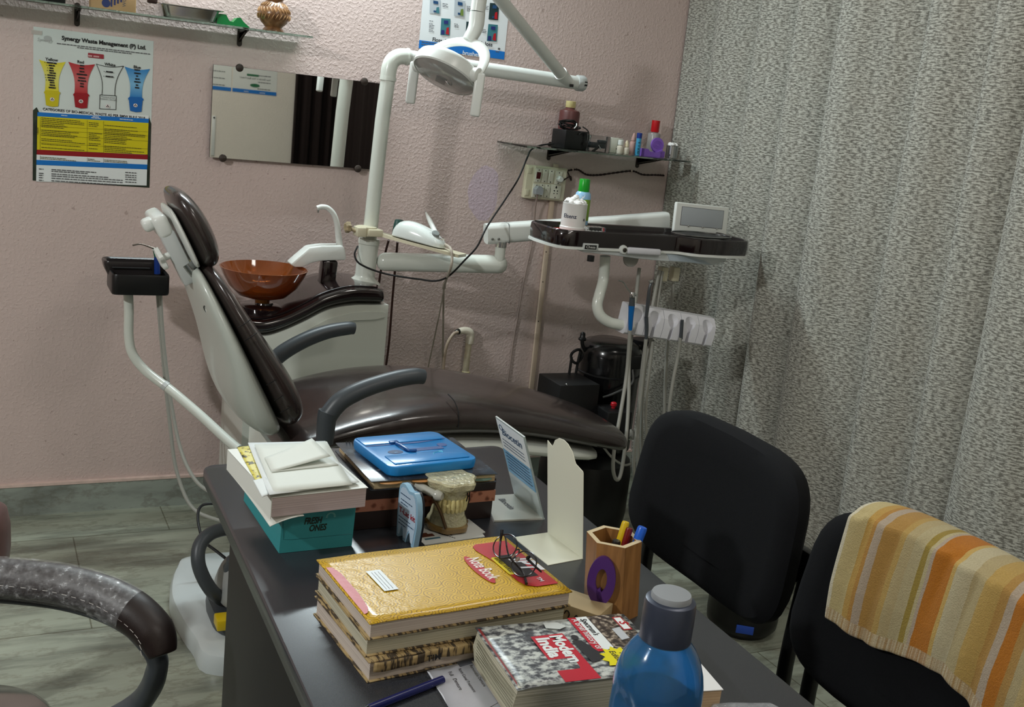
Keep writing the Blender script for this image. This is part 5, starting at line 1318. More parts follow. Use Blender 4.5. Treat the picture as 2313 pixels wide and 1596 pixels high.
# ------------------------------------------------------------------ suction unit on the floor by the desk
def suction():
    t = thing('suction_unit', 'grey suction motor with yellow switch and thick hose on the white base plate', 'suction unit', (.665, 2.66, .062))
    c = V3((.665, 2.66, 0)); z0 = .0625
    def ring(z, k): return [V3((c.x+p[0]*k, c.y+p[1]*k, z0+z)) for p in rrect(.20, .27, .09, 6)]
    B().loft([ring(z, k) for z, k in ((0, 1.0), (.02, 1.02), (.045, 1.0))]).build('unit_base', GREYP, t)
    B().loft([ring(z, k) for z, k in ((.045, .90), (.09, .84), (.14, .70), (.165, .5), (.172, .3))]).build('unit_body', mat('grey_plastic', (150, 152, 150), .35), t, subsurf=1)
    h = [P(500, 1352, Y=2.64), P(480, 1336, Y=2.62), P(460, 1305, Y=2.62), P(448, 1270, Y=2.63), P(450, 1235, Y=2.65), P(468, 1210, Y=2.67), P(500, 1196, Y=2.70), P(560, 1190, Y=2.74)]
    B().lathe([(.040, 0), (.038, .012), (.028, .022), (.026, .03)], V3((c.x-.03, c.y, z0+.145)), (-.25, 0, 1), 24).build('hose_collar', GREYP, t)
    B().box(P(497, 1408, Y=2.55)+V3((.02, .01, 0)), (.06, .05, .03), .004).build('switch', mat('switch_yellow', (206, 176, 20), .35), t)
    B().tube(h, .0185, 16, 8).build('hose', GREYP, t)
    pts = [P(540, 1285, Y=2.7), P(490, 1245, Y=2.75), P(460, 1222, Y=2.8), P(452, 1200, Y=2.85), P(447, 1170, Y=2.9), P(452, 1145, Y=2.95), P(475, 1137, Y=2.95), P(530, 1140, Y=2.95)]
    tag(B().tube(pts, .0042, 8).build('black_cable', BLACKM), 'black cable arching above the white base plate', 'cable')
suction()

# ------------------------------------------------------------------ desk
DZ = .75
def desk():
    t = thing('desk', 'charcoal speckled office desk with black side panel', 'desk', (.7, 1.5, 0))
    q = [P(456, 1050, Z=DZ), P(1128, 1004, Z=DZ), P(1836, 1589, Z=DZ), P(700, 1588, Z=DZ)]
    tl, tr, rn, ln = q
    ext = lambda a, b_, k: b_+(b_-a).normalized()*k
    ln2 = tl+(ln-tl).normalized()*1.62; rn2 = tr+(rn-tr).normalized()*1.62
    cs = [ln2, rn2, tr, tl]
    # rounded far corners, bevelled edge
    def corner(p, a, b_, r=.022, n=5):
        u, v = (a-p).normalized(), (b_-p).normalized(); return [p+u*r*(1-math.sin(R(90*k/n)))+v*r*(1-math.cos(R(90*k/n))) for k in range(n+1)]
    out = [ln2, rn2]+corner(tr, rn2, tl)+corner(tl, tr, ln2)
    cx = sum((p for p in out), V3())/len(out)
    def ring(z, k): return [V3((p.x, p.y, z))+((cx-p).normalized()*k) for p in out]
    B().loft([ring(DZ-.032, .004), ring(DZ-.028, 0), ring(DZ-.006, 0), ring(DZ-.002, .0015), ring(DZ, .005)]).build('desk_top', DESKM, t)
    # side panel under the left edge, set in from the far end
    u = (ln2-tl).normalized(); pn = V3((u.y*-1, u.x, 0))
    pn = V3((-u.y, u.x, 0))
    if pn.x < 0: pn = -pn
    a = tl+u*.30+pn*.014; b_ = ln2-u*.03+pn*.014
    M = frame(((a+b_)/2).to_2d().to_3d(), b_-a, (0, 0, 1)); L = (b_-a).length
    PAN = mat('desk_panel_black', (14, 14, 15), .5)
    B(M).box((0, (DZ-.032)/2, 0), (L, DZ-.034, .022), .001).build('side_panel', PAN, t)
    a2 = tr+(rn2-tr).normalized()*.36; b2 = rn2
    pp = V3((-.16, 0, 0))
    a2, b2 = a2+pp, b2+pp
    M = frame(((a2+b2)/2).to_2d().to_3d(), b2-a2, (0, 0, 1)); B(M).box((0, (DZ-.032)/2, 0), ((b2-a2).length, DZ-.034, .022), .001).build('side_panel', PAN, t)
    m1, m2 = a+V3((.012, .03, 0)), a2+V3((-.012, .03, 0))
    M = frame(((m1+m2)/2).to_2d().to_3d(), m2-m1, (0, 0, 1)); B(M).box((0, .50, 0), ((m2-m1).length, .42, .018), .001).build('modesty_panel', PAN, t)
desk()

def onto(cs, z): return [P(x, y, Z=z) for x, y in cs]
def rect_frame(q):
    """from four picture corners of a flat rectangle (far left, far right, near right, near left): centre frame, width, depth"""
    tl, tr, br, bl = q; u = ((tr-tl)+(br-bl)); v = ((tl-bl)+(tr-br)); c = (tl+tr+br+bl)/4
    return frame(c, u, v), u.length/2, v.length/2
def flip(M):
    return M if (M.to_3x3() @ V3((0, 0, 1))).z > 0 else M @ Matrix.Rotation(math.pi, 4, 'X')

# ------------------------------------------------------------------ left pile: tissue box, book, papers
def left_pile():
    z0, z1 = DZ, DZ+.078
    fl, fr = P(630, 1250, Z=DZ), P(784, 1234, Z=DZ)
    u = (fr-fl).normalized(); v = V3((-u.y, u.x, 0)); w = (fr-fl).length+.012; dp = .235
    v = (v+u*.09).normalized()
    O = fl
    M = frame(O, u, v)
    TEAL = mat('teal_card', (52, 142, 146), .5, var=(5, .05)); TEALD = mat('teal_card_side', (46, 132, 140), .5)
    t = thing('tissue_box', 'teal tissue box with dark lettering carrying a thick white book', 'tissue box', M)
    b = B(M); b.hexa([(0, 0, .0005), (w*.97, 0, .0005), (w*.97, dp, .0005), (0, dp, .0005)], [(.004, .004, z1-z0), (w, .004, z1-z0), (w, dp, z1-z0), (.004, dp, z1-z0)]); b.build('box_body', TEAL, t)
    b = B(M); b.tube([(.006, .0015, .024), (.02, .0012, .0225), (w*.96, .0012, .0222)], .0005, 5, 0); b.tube([(.006, .0015, .024), (.004, .002, .06)], .0005, 4, 0); b.build('flap_edge', mat('teal_line', (30, 104, 110), .5), t)
    b = B(M); b.text('FRESH', .0155, (w*.43, .0015, .047), (1, 0, 0), (0, .05, 1), .03, .25, width=.031); b.text('ONES', .0155, (w*.50, .0012, .034), (1, 0, 0), (0, .05, 1), .03, .25, width=.030)
    b.build('lettering', mat('dark_olive_ink', (26, 34, 20), .5), t); b = B(M); b.text('FRESH', .0155, (.0005, .06, .050), (0, -1, 0), (.05, 0, 1), .03, .25, width=.034); b.text('ONES', .0155, (.0003, .065, .036), (0, -1, 0), (.05, 0, 1), .03, .25, width=.032)
    b.build('side_lettering', mat('dark_olive_ink', (26, 34, 20), .5), t)
    b = B(M)
    for k in range(9): a = R(k*180/8); b.box((w*.66+.007*math.cos(a), .0025, .056+.007*math.sin(a)), (.0035, .0004, .0022))
    b.build('flower_mark', mat('teal_pale', (110, 178, 176), .5), t)
    # white paperback
    zb = z1+.0004; th = .036
    q = onto(((537, 1012), (746, 1000), (797, 1101), (588, 1128)), z1+th)
    M, bw, bd = rect_frame(q); M = flip(M); M = Matrix.Translation((0, 0, -th)) @ M
    t = thing('paperback', 'thick white paperback lying on the teal tissue box', 'book', M)
    B(M).box((0, 0, th/2+.0008), (bw-.004, bd-.004, th-.003), .0).build('page_block', pages('paperback_pages', (176, 158, 158), (216, 200, 198)), t)
    cover = mat('cover_white', (222, 224, 216), .45)
    def sag(x): return -.0035*max(0, (-x/bw+.1))**2*4
    b = B(M); b.box((0, 0, th), (bw, bd, .0012)); b.box((-bw/2+.0006, 0, th/2), (.0012, bd, th)); b.build('cover', cover, t)
    b = B(M); b.grid(lambda a, c: V3((-bw/2+bw*a*.34, -bd/2+bd*c, -.0006-.012*(1-a)**2*(1-c)**2)), 6, 6); b.build('bent_back_cover', cover, t, solid=.0012)
    # things on top of it, one above another
    zt = z1+th+.0015
    def sheet(name, cs, z, m, label, cat, thick=.0006, curl=0.0, cc=(1, 0)):
        q = onto(cs, z); b = B(); tl, tr, br, bl = q
        def f(a, c):
            p = lerp(lerp(tl, tr, a), lerp(bl, br, a), c); d = (a-(1-cc[0]))**2 if curl else 0
            return V3((p.x, p.y, z+curl*(abs(a-1+cc[0])**2)*(abs(c-1+cc[1])**2)))
        b.grid(f, 8, 8); return tag(b.build(name, m, solid=thick), label, cat)
    yb = NT('yellow_booklet_print'); yv = yb.coord(); yb.set(Base_Color=yb.ramp(yb.noise(60, yv, 3), [(.42, (216, 206, 110)), (.5, (206, 190, 70)), (.56, (70, 66, 40))], 'CONSTANT'), Roughness=.5)
    sheet('booklet', ((536, 1010), (600, 1003), (640, 1085), (588, 1105)), zt, yb.m, 'yellow printed booklet peeking from under the white papers', 'booklet', .0012)
    sheet('paper_sheet', ((560, 1000), (735, 996), (790, 1090), (608, 1125)), zt+.0022, PAPER, 'loose white sheet with its left edge out on the paperback', 'paper', .001, .006, (0, 1))
    sheet('paper_slip', ((690, 1045), (750, 1040), (812, 1088), (765, 1096)), zt+.0040, PAPER, 'crumpled white slip sticking out at the right of the pile', 'paper', .0008, .008, (1, 0))
    pk = sheet('folded_slip', ((572, 1085), (600, 1078), (625, 1110), (592, 1122)), zt+.0050, PAPER, 'small folded white slip at the front left of the pile', 'paper', .0012)
    sheet('card', ((575, 1004), (738, 1001), (796, 1094), (618, 1112)), zt+.0065, PAPERC, 'large off-white card lying on the pile of papers', 'card', .0018, .003, (1, 0))
    # folded card on top: a tent with its right end open
    z2 = zt+.0085
    tl, tr, br, bl = onto(((598, 1034), (722, 1022), (765, 1050), (614, 1066)), z2)
    b = B()
    def bottom(a, c): p = lerp(lerp(tl, tr, a), lerp(bl, br, a), c); return V3((p.x, p.y, z2+.0005))
    def topf(a, c):
        p = lerp(lerp(tl, tr, a), lerp(bl, br, a), c); d = (br-bl).normalized()
        return V3((p.x, p.y, z2+.001+.022*a**1.2*(.55+.45*(1-c))))+V3((-.012*a, .012*a, 0))
    b.grid(bottom, 8, 6).grid(topf, 8, 6)
    tag(b.build('folded_card', PAPERC, solid=.0012), 'small folded off-white card propped open on top of the pile', 'card')
left_pile()

# ------------------------------------------------------------------ brown box, spiral book, blue clipboard
def brown_pile():
    zt = DZ+.079
    fl, fr = P(795, 1196, Z=DZ), P(1110, 1192, Z=DZ)
    q = onto(((795, 1001), (1062, 1003), (1117, 1080), (797, 1111)), zt)
    bx = V3((.860, 1.645, DZ)); x0 = .578; y0, y1 = 1.643, 1.855
    M = yaw(((x0+bx.x)/2, (y0+y1)/2, DZ), 1.0); w = bx.x-x0; d = y1-y0
    DB = mat('dark_brown_box', (40, 28, 27), .45, var=(30, .15))
    t = thing('keepsake_box', 'dark brown box with a copper flower band under the spiral book', 'box', M)
    B(M).box((0, 0, .029), (w-.004, d-.004, .057), .001).build('box_base', DB, t)
    B(M).box((0, 0, .068), (w, d, .022), .0015).build('box_lid', DB, t)
    n = NT('copper_flowers'); v = n.coord(); vo = n.n('ShaderNodeTexVoronoi'); vo.inputs['Scale'].default_value = 70; n.l(v, vo.inputs['Vector'])
    n.set(Base_Color=n.ramp(n.math('ADD', vo.outputs['Distance'], n.math('MULTIPLY', n.noise(160, v, 2), .35)), [(.22, (86, 44, 30)), (.42, (128, 72, 52)), (.60, (176, 116, 92))]), Roughness=.4, Metallic=.25)
    b = B(M); b.box((0, 0, .0455), (w+.001, d+.001, .021), .0); b.build('flower_band', n.m, t)
    # spiral book with index tabs
    zb = zt+.0002; th = .017
    q = onto(((778, 1001), (1045, 985), (1101, 1072), (817, 1086)), zb+th)
    M, w, d = rect_frame(q); M = Matrix.Translation((0, 0, -th)) @ flip(M)
    t = thing('spiral_book', 'black covered spiral notebook with coloured index tabs on the brown box', 'notebook', M)
    B(M).box((.002, .0, th*.45), (w-.01, d-.008, th*.8)).build('page_block', pages('album_pages', (150, 120, 88), (206, 190, 150)), t)
    n = NT('book_cover_dark'); v = n.coord(); nz = n.noise(9, v, 5, .7)
    n.set(Base_Color=n.ramp(nz, [(.45, (30, 32, 38)), (.58, (58, 66, 76)), (.72, (96, 108, 118))]), Roughness=.22)
    B(M).box((0, 0, th-.0008), (w, d, .0016), .0006).box((0, 0, .0008), (w, d, .0014), .0006).build('cover', n.m, t)
    tabs = ((-.035, (196, 140, 84)), (.010, (170, 84, 70)), (.052, (90, 122, 84)), (.090, (90, 116, 104)), (-.085, (180, 132, 80)))
    for i, (x, c) in enumerate(tabs):
        b = B(M); b.prism(ell(.042, .018, 16), .0008, (x+(.0 if i else .01), -d/2+.001, th*(.75 if i % 2 == 0 else .45))); b.build('index_tab', mat('tab_%d' % i, c, .5), t)
    b = B(M)
    for k in range(6): b.tube([(-w/2+.02+k*.006, d/2-.004+.006*math.cos(a*math.pi/4), th/2+.011*math.sin(a*math.pi/4)) for a in range(8)], .0007, 5, 2, closed=True)
    for k in range(4): b.tube([(w/2-.03+k*.006, d/2-.004+.006*math.cos(a*math.pi/4), th/2+.011*math.sin(a*math.pi/4)) for a in range(8)], .0007, 5, 2, closed=True)
    b.build('spiral_wire', BLACKM, t)
    b = B(M); dashes(b, (-w/2+.03, -d/2+.05, th+.0002), (1, .25, 0), (-.25, 1, 0), .04, .006, .3, seed=5); b.build('cover_print', INKG, t)
    # blue clipboard case
    zc = zb+th+.0004; th2 = .020
    q = onto(((806, 986), (1000, 971), (1066, 1036), (868, 1058)), zc+th2)
    M, w, d = rect_frame(q); M = Matrix.Translation((0, 0, -th2)) @ flip(M)
    BL = mat('cyan_plastic', (28, 128, 196), .3, coat=.3, var=(20, .05)); BLD = mat('cyan_shadow_plastic', (22, 108, 176), .35)
    t = thing('blue_case', 'bright blue plastic measuring case lying on the spiral notebook', 'case', M)
    rings = [[V3((p[0]*k, p[1]*k2, z)) for p in rrect(w, d, .018, 6)] for z, k, k2 in ((0, .965, .95), (.003, .99, .985), (.015, 1, 1), (.019, .99, .985), (.0200, .97, .955))]
    B(M).loft(rings).build('case_body', BL, t)
    b = B(M); b.prism([(-w*.5+.006, d*.16), (w*.12, d*.14), (w*.46, d*.20), (w*.46, d*.245), (w*.1, d*.235), (-w*.5+.006, d*.27)], .0006, (0, 0, th2)); b.prism(rrect(w*.44, d*.085, .003, 3, w*.08, -d*.06), .0006, (0, 0, th2)); b.prism(ell(w*.11, d*.11, 14, w*.33, d*.02), .0006, (0, 0, th2)); b.build('groove', mat('groove_blue', (10, 62, 128), .4), t)
    b = B(M); b.box((-w*.02, d*.31, th2+.001), (w*.9, d*.24, .002), .001).box((0, -d*.30, th2+.001), (w*.84, d*.26, .002), .001).build('raised_panel', BL, t)
    b = B(M); b.tube([(-w*.14, d*.15, th2+.003), (-w*.13, d*.02, th2+.004), (-w*.11, -d*.10, th2+.003), (-w*.04, -d*.12, th2+.003)], .0028, 8, 3); b.box((-w*.145, d*.20, th2+.002), (.018, .010, .005), .002); b.build('latch', mat('latch_blue', (18, 78, 140), .3), t)
    b = B(M); b.prism(ell(.030, .020, 18), .0005, (-w*.25, -d*.07, th2)); b.build('logo_disc', mat('logo_navy', (16, 58, 104), .4), t)
    b = B(M); b.text('w', .010, (-w*.25, -d*.10, th2+.0007), shear=.2); b.build('logo_mark', mat('logo_light', (96, 160, 204), .4), t)
    b = B(M); b.tube([(w*.08, -d*.28, th2+.0022), (w*.12, -d*.22, th2+.0022), (w*.2, -d*.2, th2+.0022), (w*.21, -d*.24, th2+.0022)], .0006, 5, 4); b.box((w*.20, -d*.2, th2+.002), (.008, .004, .0008)); b.build('scribble', mat('scribble_pale', (90, 190, 220), .4), t)
brown_pile()

# ------------------------------------------------------------------ tooth sign, jaw model
def tooth_sign():
    a, c = P(892, 1226, Z=DZ), P(937, 1229, Z=DZ)
    c = a+V3((.052, -.004, 0)); u = V3((.82, -.57, 0))        # its face looks to the left front
    u = V3((.14, -.990, 0)); O = P(893, 1206, Z=DZ)
    h = .100; w = .070
    t = thing('tooth_sign', 'pale blue tooth-shaped acrylic sign with red lettering beside the jaw model', 'sign', O)
    out = [(.06, 0), (.14, .0), (.20, .16), (.26, .22), (.33, .16), (.38, 0), (.52, 0), (.60, .16), (.66, .22), (.73, .16), (.80, 0), (.92, 0), (1.0, .40), (.98, .66), (.93, .80), (.86, .90), (.74, .96), (.60, .945), (.50, .935), (.42, .96), (.28, 1.0), (.12, .99), (.03, .93), (0, .84), (.0, .5)]
    O2 = O; U = u; V = V3((0, 0, 1)); Wn = U.cross(V)
    B().prism([(x*w, y*h) for x, y in out], -.010, O2, U, V).build('acrylic_plate', mat('ice_blue_acrylic', (150, 188, 212), .12, coat=.5), t)
    B().prism([(x*w, y*h) for x, y in out], -.004, O2-Wn*.0102, U, V).build('dark_backing', mat('sign_backing', (24, 30, 38), .3), t)
    B().prism([((.5+(x-.5)*.86)*w, (.52+(y-.52)*.88)*h) for x, y in out], .0003, O2+Wn*.0003, U, V).build('printed_face', mat('sign_paper', (186, 206, 224), .3), t)
    e = Wn*.0009
    B().text('T-Lac kit', .0135, O2+e+U*w*.5+V*h*.47, U, V, .03, width=w*.80).build('lettering', mat('sign_red', (150, 30, 40), .4), t)
    b = B()
    for k, (y, x0, x1) in enumerate(((.80, .1, .6), (.70, .14, .72), (.64, .14, .5), (.38, .1, .7), (.32, .12, .86), (.26, .12, .5))): dashes(b, O2+e+U*w*x0+V*h*y, U, V, w*(x1-x0), .0018, .3, seed=k)
    b.build('small_print', mat('sign_ink', (40, 70, 100), .5), t)
    B().box(O+U*w*.8+V3((.010, .006, .013)), (.018, .012, .026), .001).build('sign_foot', BLACKP, t)
tooth_sign()

def jaw_model():
    q = onto(((915, 1150), (1020, 1140), (1066, 1192), (935, 1225)), DZ)
    c = P(1000, 1192, Z=DZ)
    M = yaw((c.x, c.y-.014, DZ), 5)
    t = thing('jaw_model', 'clear yellowish hinged teeth model on a small white card', 'teeth model', M)
    B(M).prism([(-.065, -.045), (.055, -.045), (.058, -.03), (.066, -.028), (.066, .05), (-.065, .05)], .0015, (0, 0, .0003)).build('card', mat('model_card', (204, 206, 202), .4), t)
    b = B(M); b.box((-.045, -.012, .0022), (.028, .010, .0006)).box((-.05, -.004, .0022), (.02, .006, .0006)); b.build('card_picture', mat('card_brown', (92, 50, 34), .5), t)
    b = B(M); b.box((-.04, -.026, .0022), (.03, .005, .0005)); b.build('card_stripe', mat('card_teal', (60, 96, 110), .5), t)
    b = B(M)
    for k in range(3): dashes(b, (-.02, .015-k*.012, .0021), (.55, -.83, 0), (.83, .55, 0), .034, .002, .3, seed=k)
    b.build('card_print', INK, t)
    RES = mat('clear_resin', (240, 234, 192), .12, trans=.5, ior=1.4, var=(60, .14), bump=(110, .7, .008), coat=.5); BASE = mat('smoky_resin', (158, 128, 76), .12, trans=.35, coat=.5)
    def arch(z, k, fl=1.0, n=20):
        """horseshoe outline in plan, squarer towards the plate"""
        pts = []
        for i in range(n+1):
            a = math.pi*(-.10+1.20*i/n); q = 1+.10*(fl-1)*math.cos(6*a)
            pts.append((.034*k*q*math.cos(a)+.008, -.034*k*q*math.sin(a)+.010, z))
        return [V3(p) for p in pts+[(-.024*k, .032*k, z), (.036*k, .032*k, z)]]
    B(M).loft([arch(.002, .98, 1.4), arch(.005, 1.10, 1.6), arch(.013, 1.12, 1.6), arch(.016, 1.04, 1.4)]).build('model_base', BASE, t)
    B(M).loft([arch(.016, 1.02), arch(.022, .98), arch(.030, .86), arch(.040, .82), arch(.045, .78), arch(.044, .5)]).build('lower_gum', RES, t)
    B(M).loft([arch(.058, .56), arch(.0575, .80), arch(.064, .84), arch(.072, .92), arch(.080, 1.06, 1.2), arch(.086, 1.24, 1.8), arch(.096, 1.30, 2.0), arch(.099, 1.22, 1.8), arch(.0985, .6)]).build('upper_gum', RES, t, sharp=24)
    TO = mat('tooth_ivory', (222, 208, 146), .2, coat=.5, trans=.1)
    for row, z, hh, k in (('lower_tooth', .043, .0125, .78), ('upper_tooth', .058, .0135, .81)):
        for i in range(11):
            a = math.pi*(.04+.92*i/10); x, y = .034*k*math.cos(a)+.008, -.034*k*math.sin(a)+.010
            wd = .0050 if 2 < i < 8 else .0060
            s = 1 if row == 'lower_tooth' else -1
            B(M).lathe([(wd*.6, -.003), (wd*.78, 0), (wd*.95, hh*.45), (wd*.80, hh*.85), (wd*.3, hh)], (x, y, z+(0 if s > 0 else .004)), (0, 0, s), 10).build('tooth', TO, t)
    MET = mat('hinge_steel', (150, 148, 138), .25, .9)
    b = B(M); b.cyl((-.052, .030, .083), (-.030, -.004, .074), .0075, seg=16); b.lathe([(.0095, 0), (.010, .004), (.008, .012), (.006, .014)], (-.030, -.004, .074), (.5, -.8, 0), 16); b.build('hinge_barrel', mat('hinge_clear', (206, 206, 196), .15, trans=.3), t)
    B(M).cyl((-.029, -.0085, .0745), (-.0272, -.0112, .0745), .0045, seg=14).build('hinge_screw', CHROME, t)
    b = B(M); b.tube([(-.036, -.002, .072), (-.022, -.012, .045), (-.012, -.020, .016)], .0055, 10, 4, flat=.5); b.build('hinge_arm', mat('hinge_bronze', (84, 62, 40), .35, .4), t)
    B(M).box((-.020, .012, .076), (.045, .022, .010), .003).build('upper_bar', RES, t)
    b = B(M)
    for (x, y, z) in ((.022, -.024, .072), (.030, -.018, .066), (.034, -.010, .074)): b.tube([(x, y, z-.008), (x+.001, y-.001, z), (x, y, z+.010)], .0011, 6, 3)
    b.build('implant_pin', mat('pin_dark', (30, 30, 32), .4, .5), t)
jaw_model()

# ------------------------------------------------------------------ acrylic sign stand and white card stand
def sign_stand():
    # foot on the desk, blade leaning to the left, seen almost edge on
    f0, f1 = P(1230, 1173, Z=DZ), P(1165, 1118, Z=DZ)         # fold: near end, far end
    b0, b1 = P(1116, 1178, Z=DZ), P(1095, 1122, Z=DZ)
    k0, k1 = P(1140, 965, Y=f0.y+.012), P(1081, 933, Y=f1.y+.015)
    ht = .168
    lean = V3((-.062, .0, 0))
    t0_, t1_ = f0+lean+V3((0, 0, ht)), f1+lean+V3((0, 0, ht))
    ACR = mat('frosted_acrylic', (206, 218, 214), .12, trans=.45, coat=.4)
    t = thing('sign_stand', 'leaning acrylic sign stand with white and blue print behind the jaw model', 'sign', (f0+f1)/2)
    b = B(); b.hexa([b0, f0, f1, b1], [p+V3((0, 0, .003)) for p in (b0, f0, f1, b1)]); b.build('foot', mat('acrylic_foot', (206, 208, 200), .15, coat=.4), t)
    nn = (f1-f0).cross(t0_-f0).normalized()*.003
    if nn.x > 0: nn = -nn
    b = B(); b.hexa([f0, f1, f1+nn, f0+nn], [t0_, t1_, t1_+nn, t0_+nn]); b.build('blade', ACR, t)
    g = lambda a, c, k=1.15: lerp(lerp(f0, f1, a), lerp(t0_, t1_, a), c)+nn*k
    b = B(); b.flat([g(.02, .62), g(.98, .62), g(.98, .985), g(.02, .985)]); b.build('white_print', PAPER, t)
    b = B(); b.flat([g(.02, .33), g(.98, .33), g(.98, .62), g(.02, .62)]); b.build('blue_print', mat('stand_blue', (98, 158, 196), .25), t)
    b = B(); b.text('Biocetin', .022, g(.5, .82, 1.3), (f0-f1), (t0_-f0), .02, .2, width=(f0-f1).length*.7)
    b.tube([g(.86+.06*math.cos(k*math.pi/6), .90+.03*math.sin(k*math.pi/6), 1.2) for k in range(12)], .0008, 5, 2, closed=True)
    for k in range(3): dashes(b, g(.9, .75-.04*k, 1.3), (f0-f1), (t0_-f0), (f0-f1).length*.75, .002, .3, seed=k)
    for k in range(6): dashes(b, g(.9, .58-.04*k, 1.3), (f0-f1), (t0_-f0), (f0-f1).length*.8, .0025, .3, seed=10+k)
    b.build('lettering', mat('stand_navy', (40, 72, 104), .4), t)
    b = B(); m = lerp(lerp(b0, f0, .4), lerp(b1, f1, .4), .6)+V3((0, 0, .0035)); b.text('Biocetin', .020, m, (f1-f0)*-1, (1, .2, 0), .02, .3, width=.055); b.build('foot_lettering', INKG, t)
sign_stand()

def card_stand():
    f0, f1 = P(1318, 1246, Z=DZ), P(1240, 1204, Z=DZ)         # fold, near and far
    b0, b1 = P(1238, 1277, Z=DZ), P(1160, 1214, Z=DZ)
    f0 = P(1317, 1262, Z=DZ); f1 = P(1238, 1203, Z=DZ)
    t = thing('card_stand', 'plain white display card stand with a wavy top edge near the pen holder', 'card', (f0+f1)/2)
    m = mat('stand_card', (218, 218, 200), .55)
    b = B(); b.hexa([b0, f0, f1, b1], [p+V3((0, 0, .0012)) for p in (b0, f0, f1, b1)]); b.build('foot', m, t)
    u = (f0-f1); W = u.length; u.normalize()
    up = V3((-.10, .06, 1)).normalized()
    Hh = .196
    out = [(0, 0), (W, 0), (W, Hh*.80), (W*.985, Hh*.815), (W*.80, Hh*.845), (W*.76, Hh*.88), (W*.70, Hh*.94), (W*.58, Hh*.985), (W*.46, Hh*1.0), (W*.33, Hh*.99), (W*.22, Hh*.95), (W*.17, Hh*.90), (W*.13, Hh*.875), (W*.09, Hh*.885), (W*.0, Hh*.905)]
    B().prism(out, .0012, f1, u, up).build('blade', m, t)
card_stand()

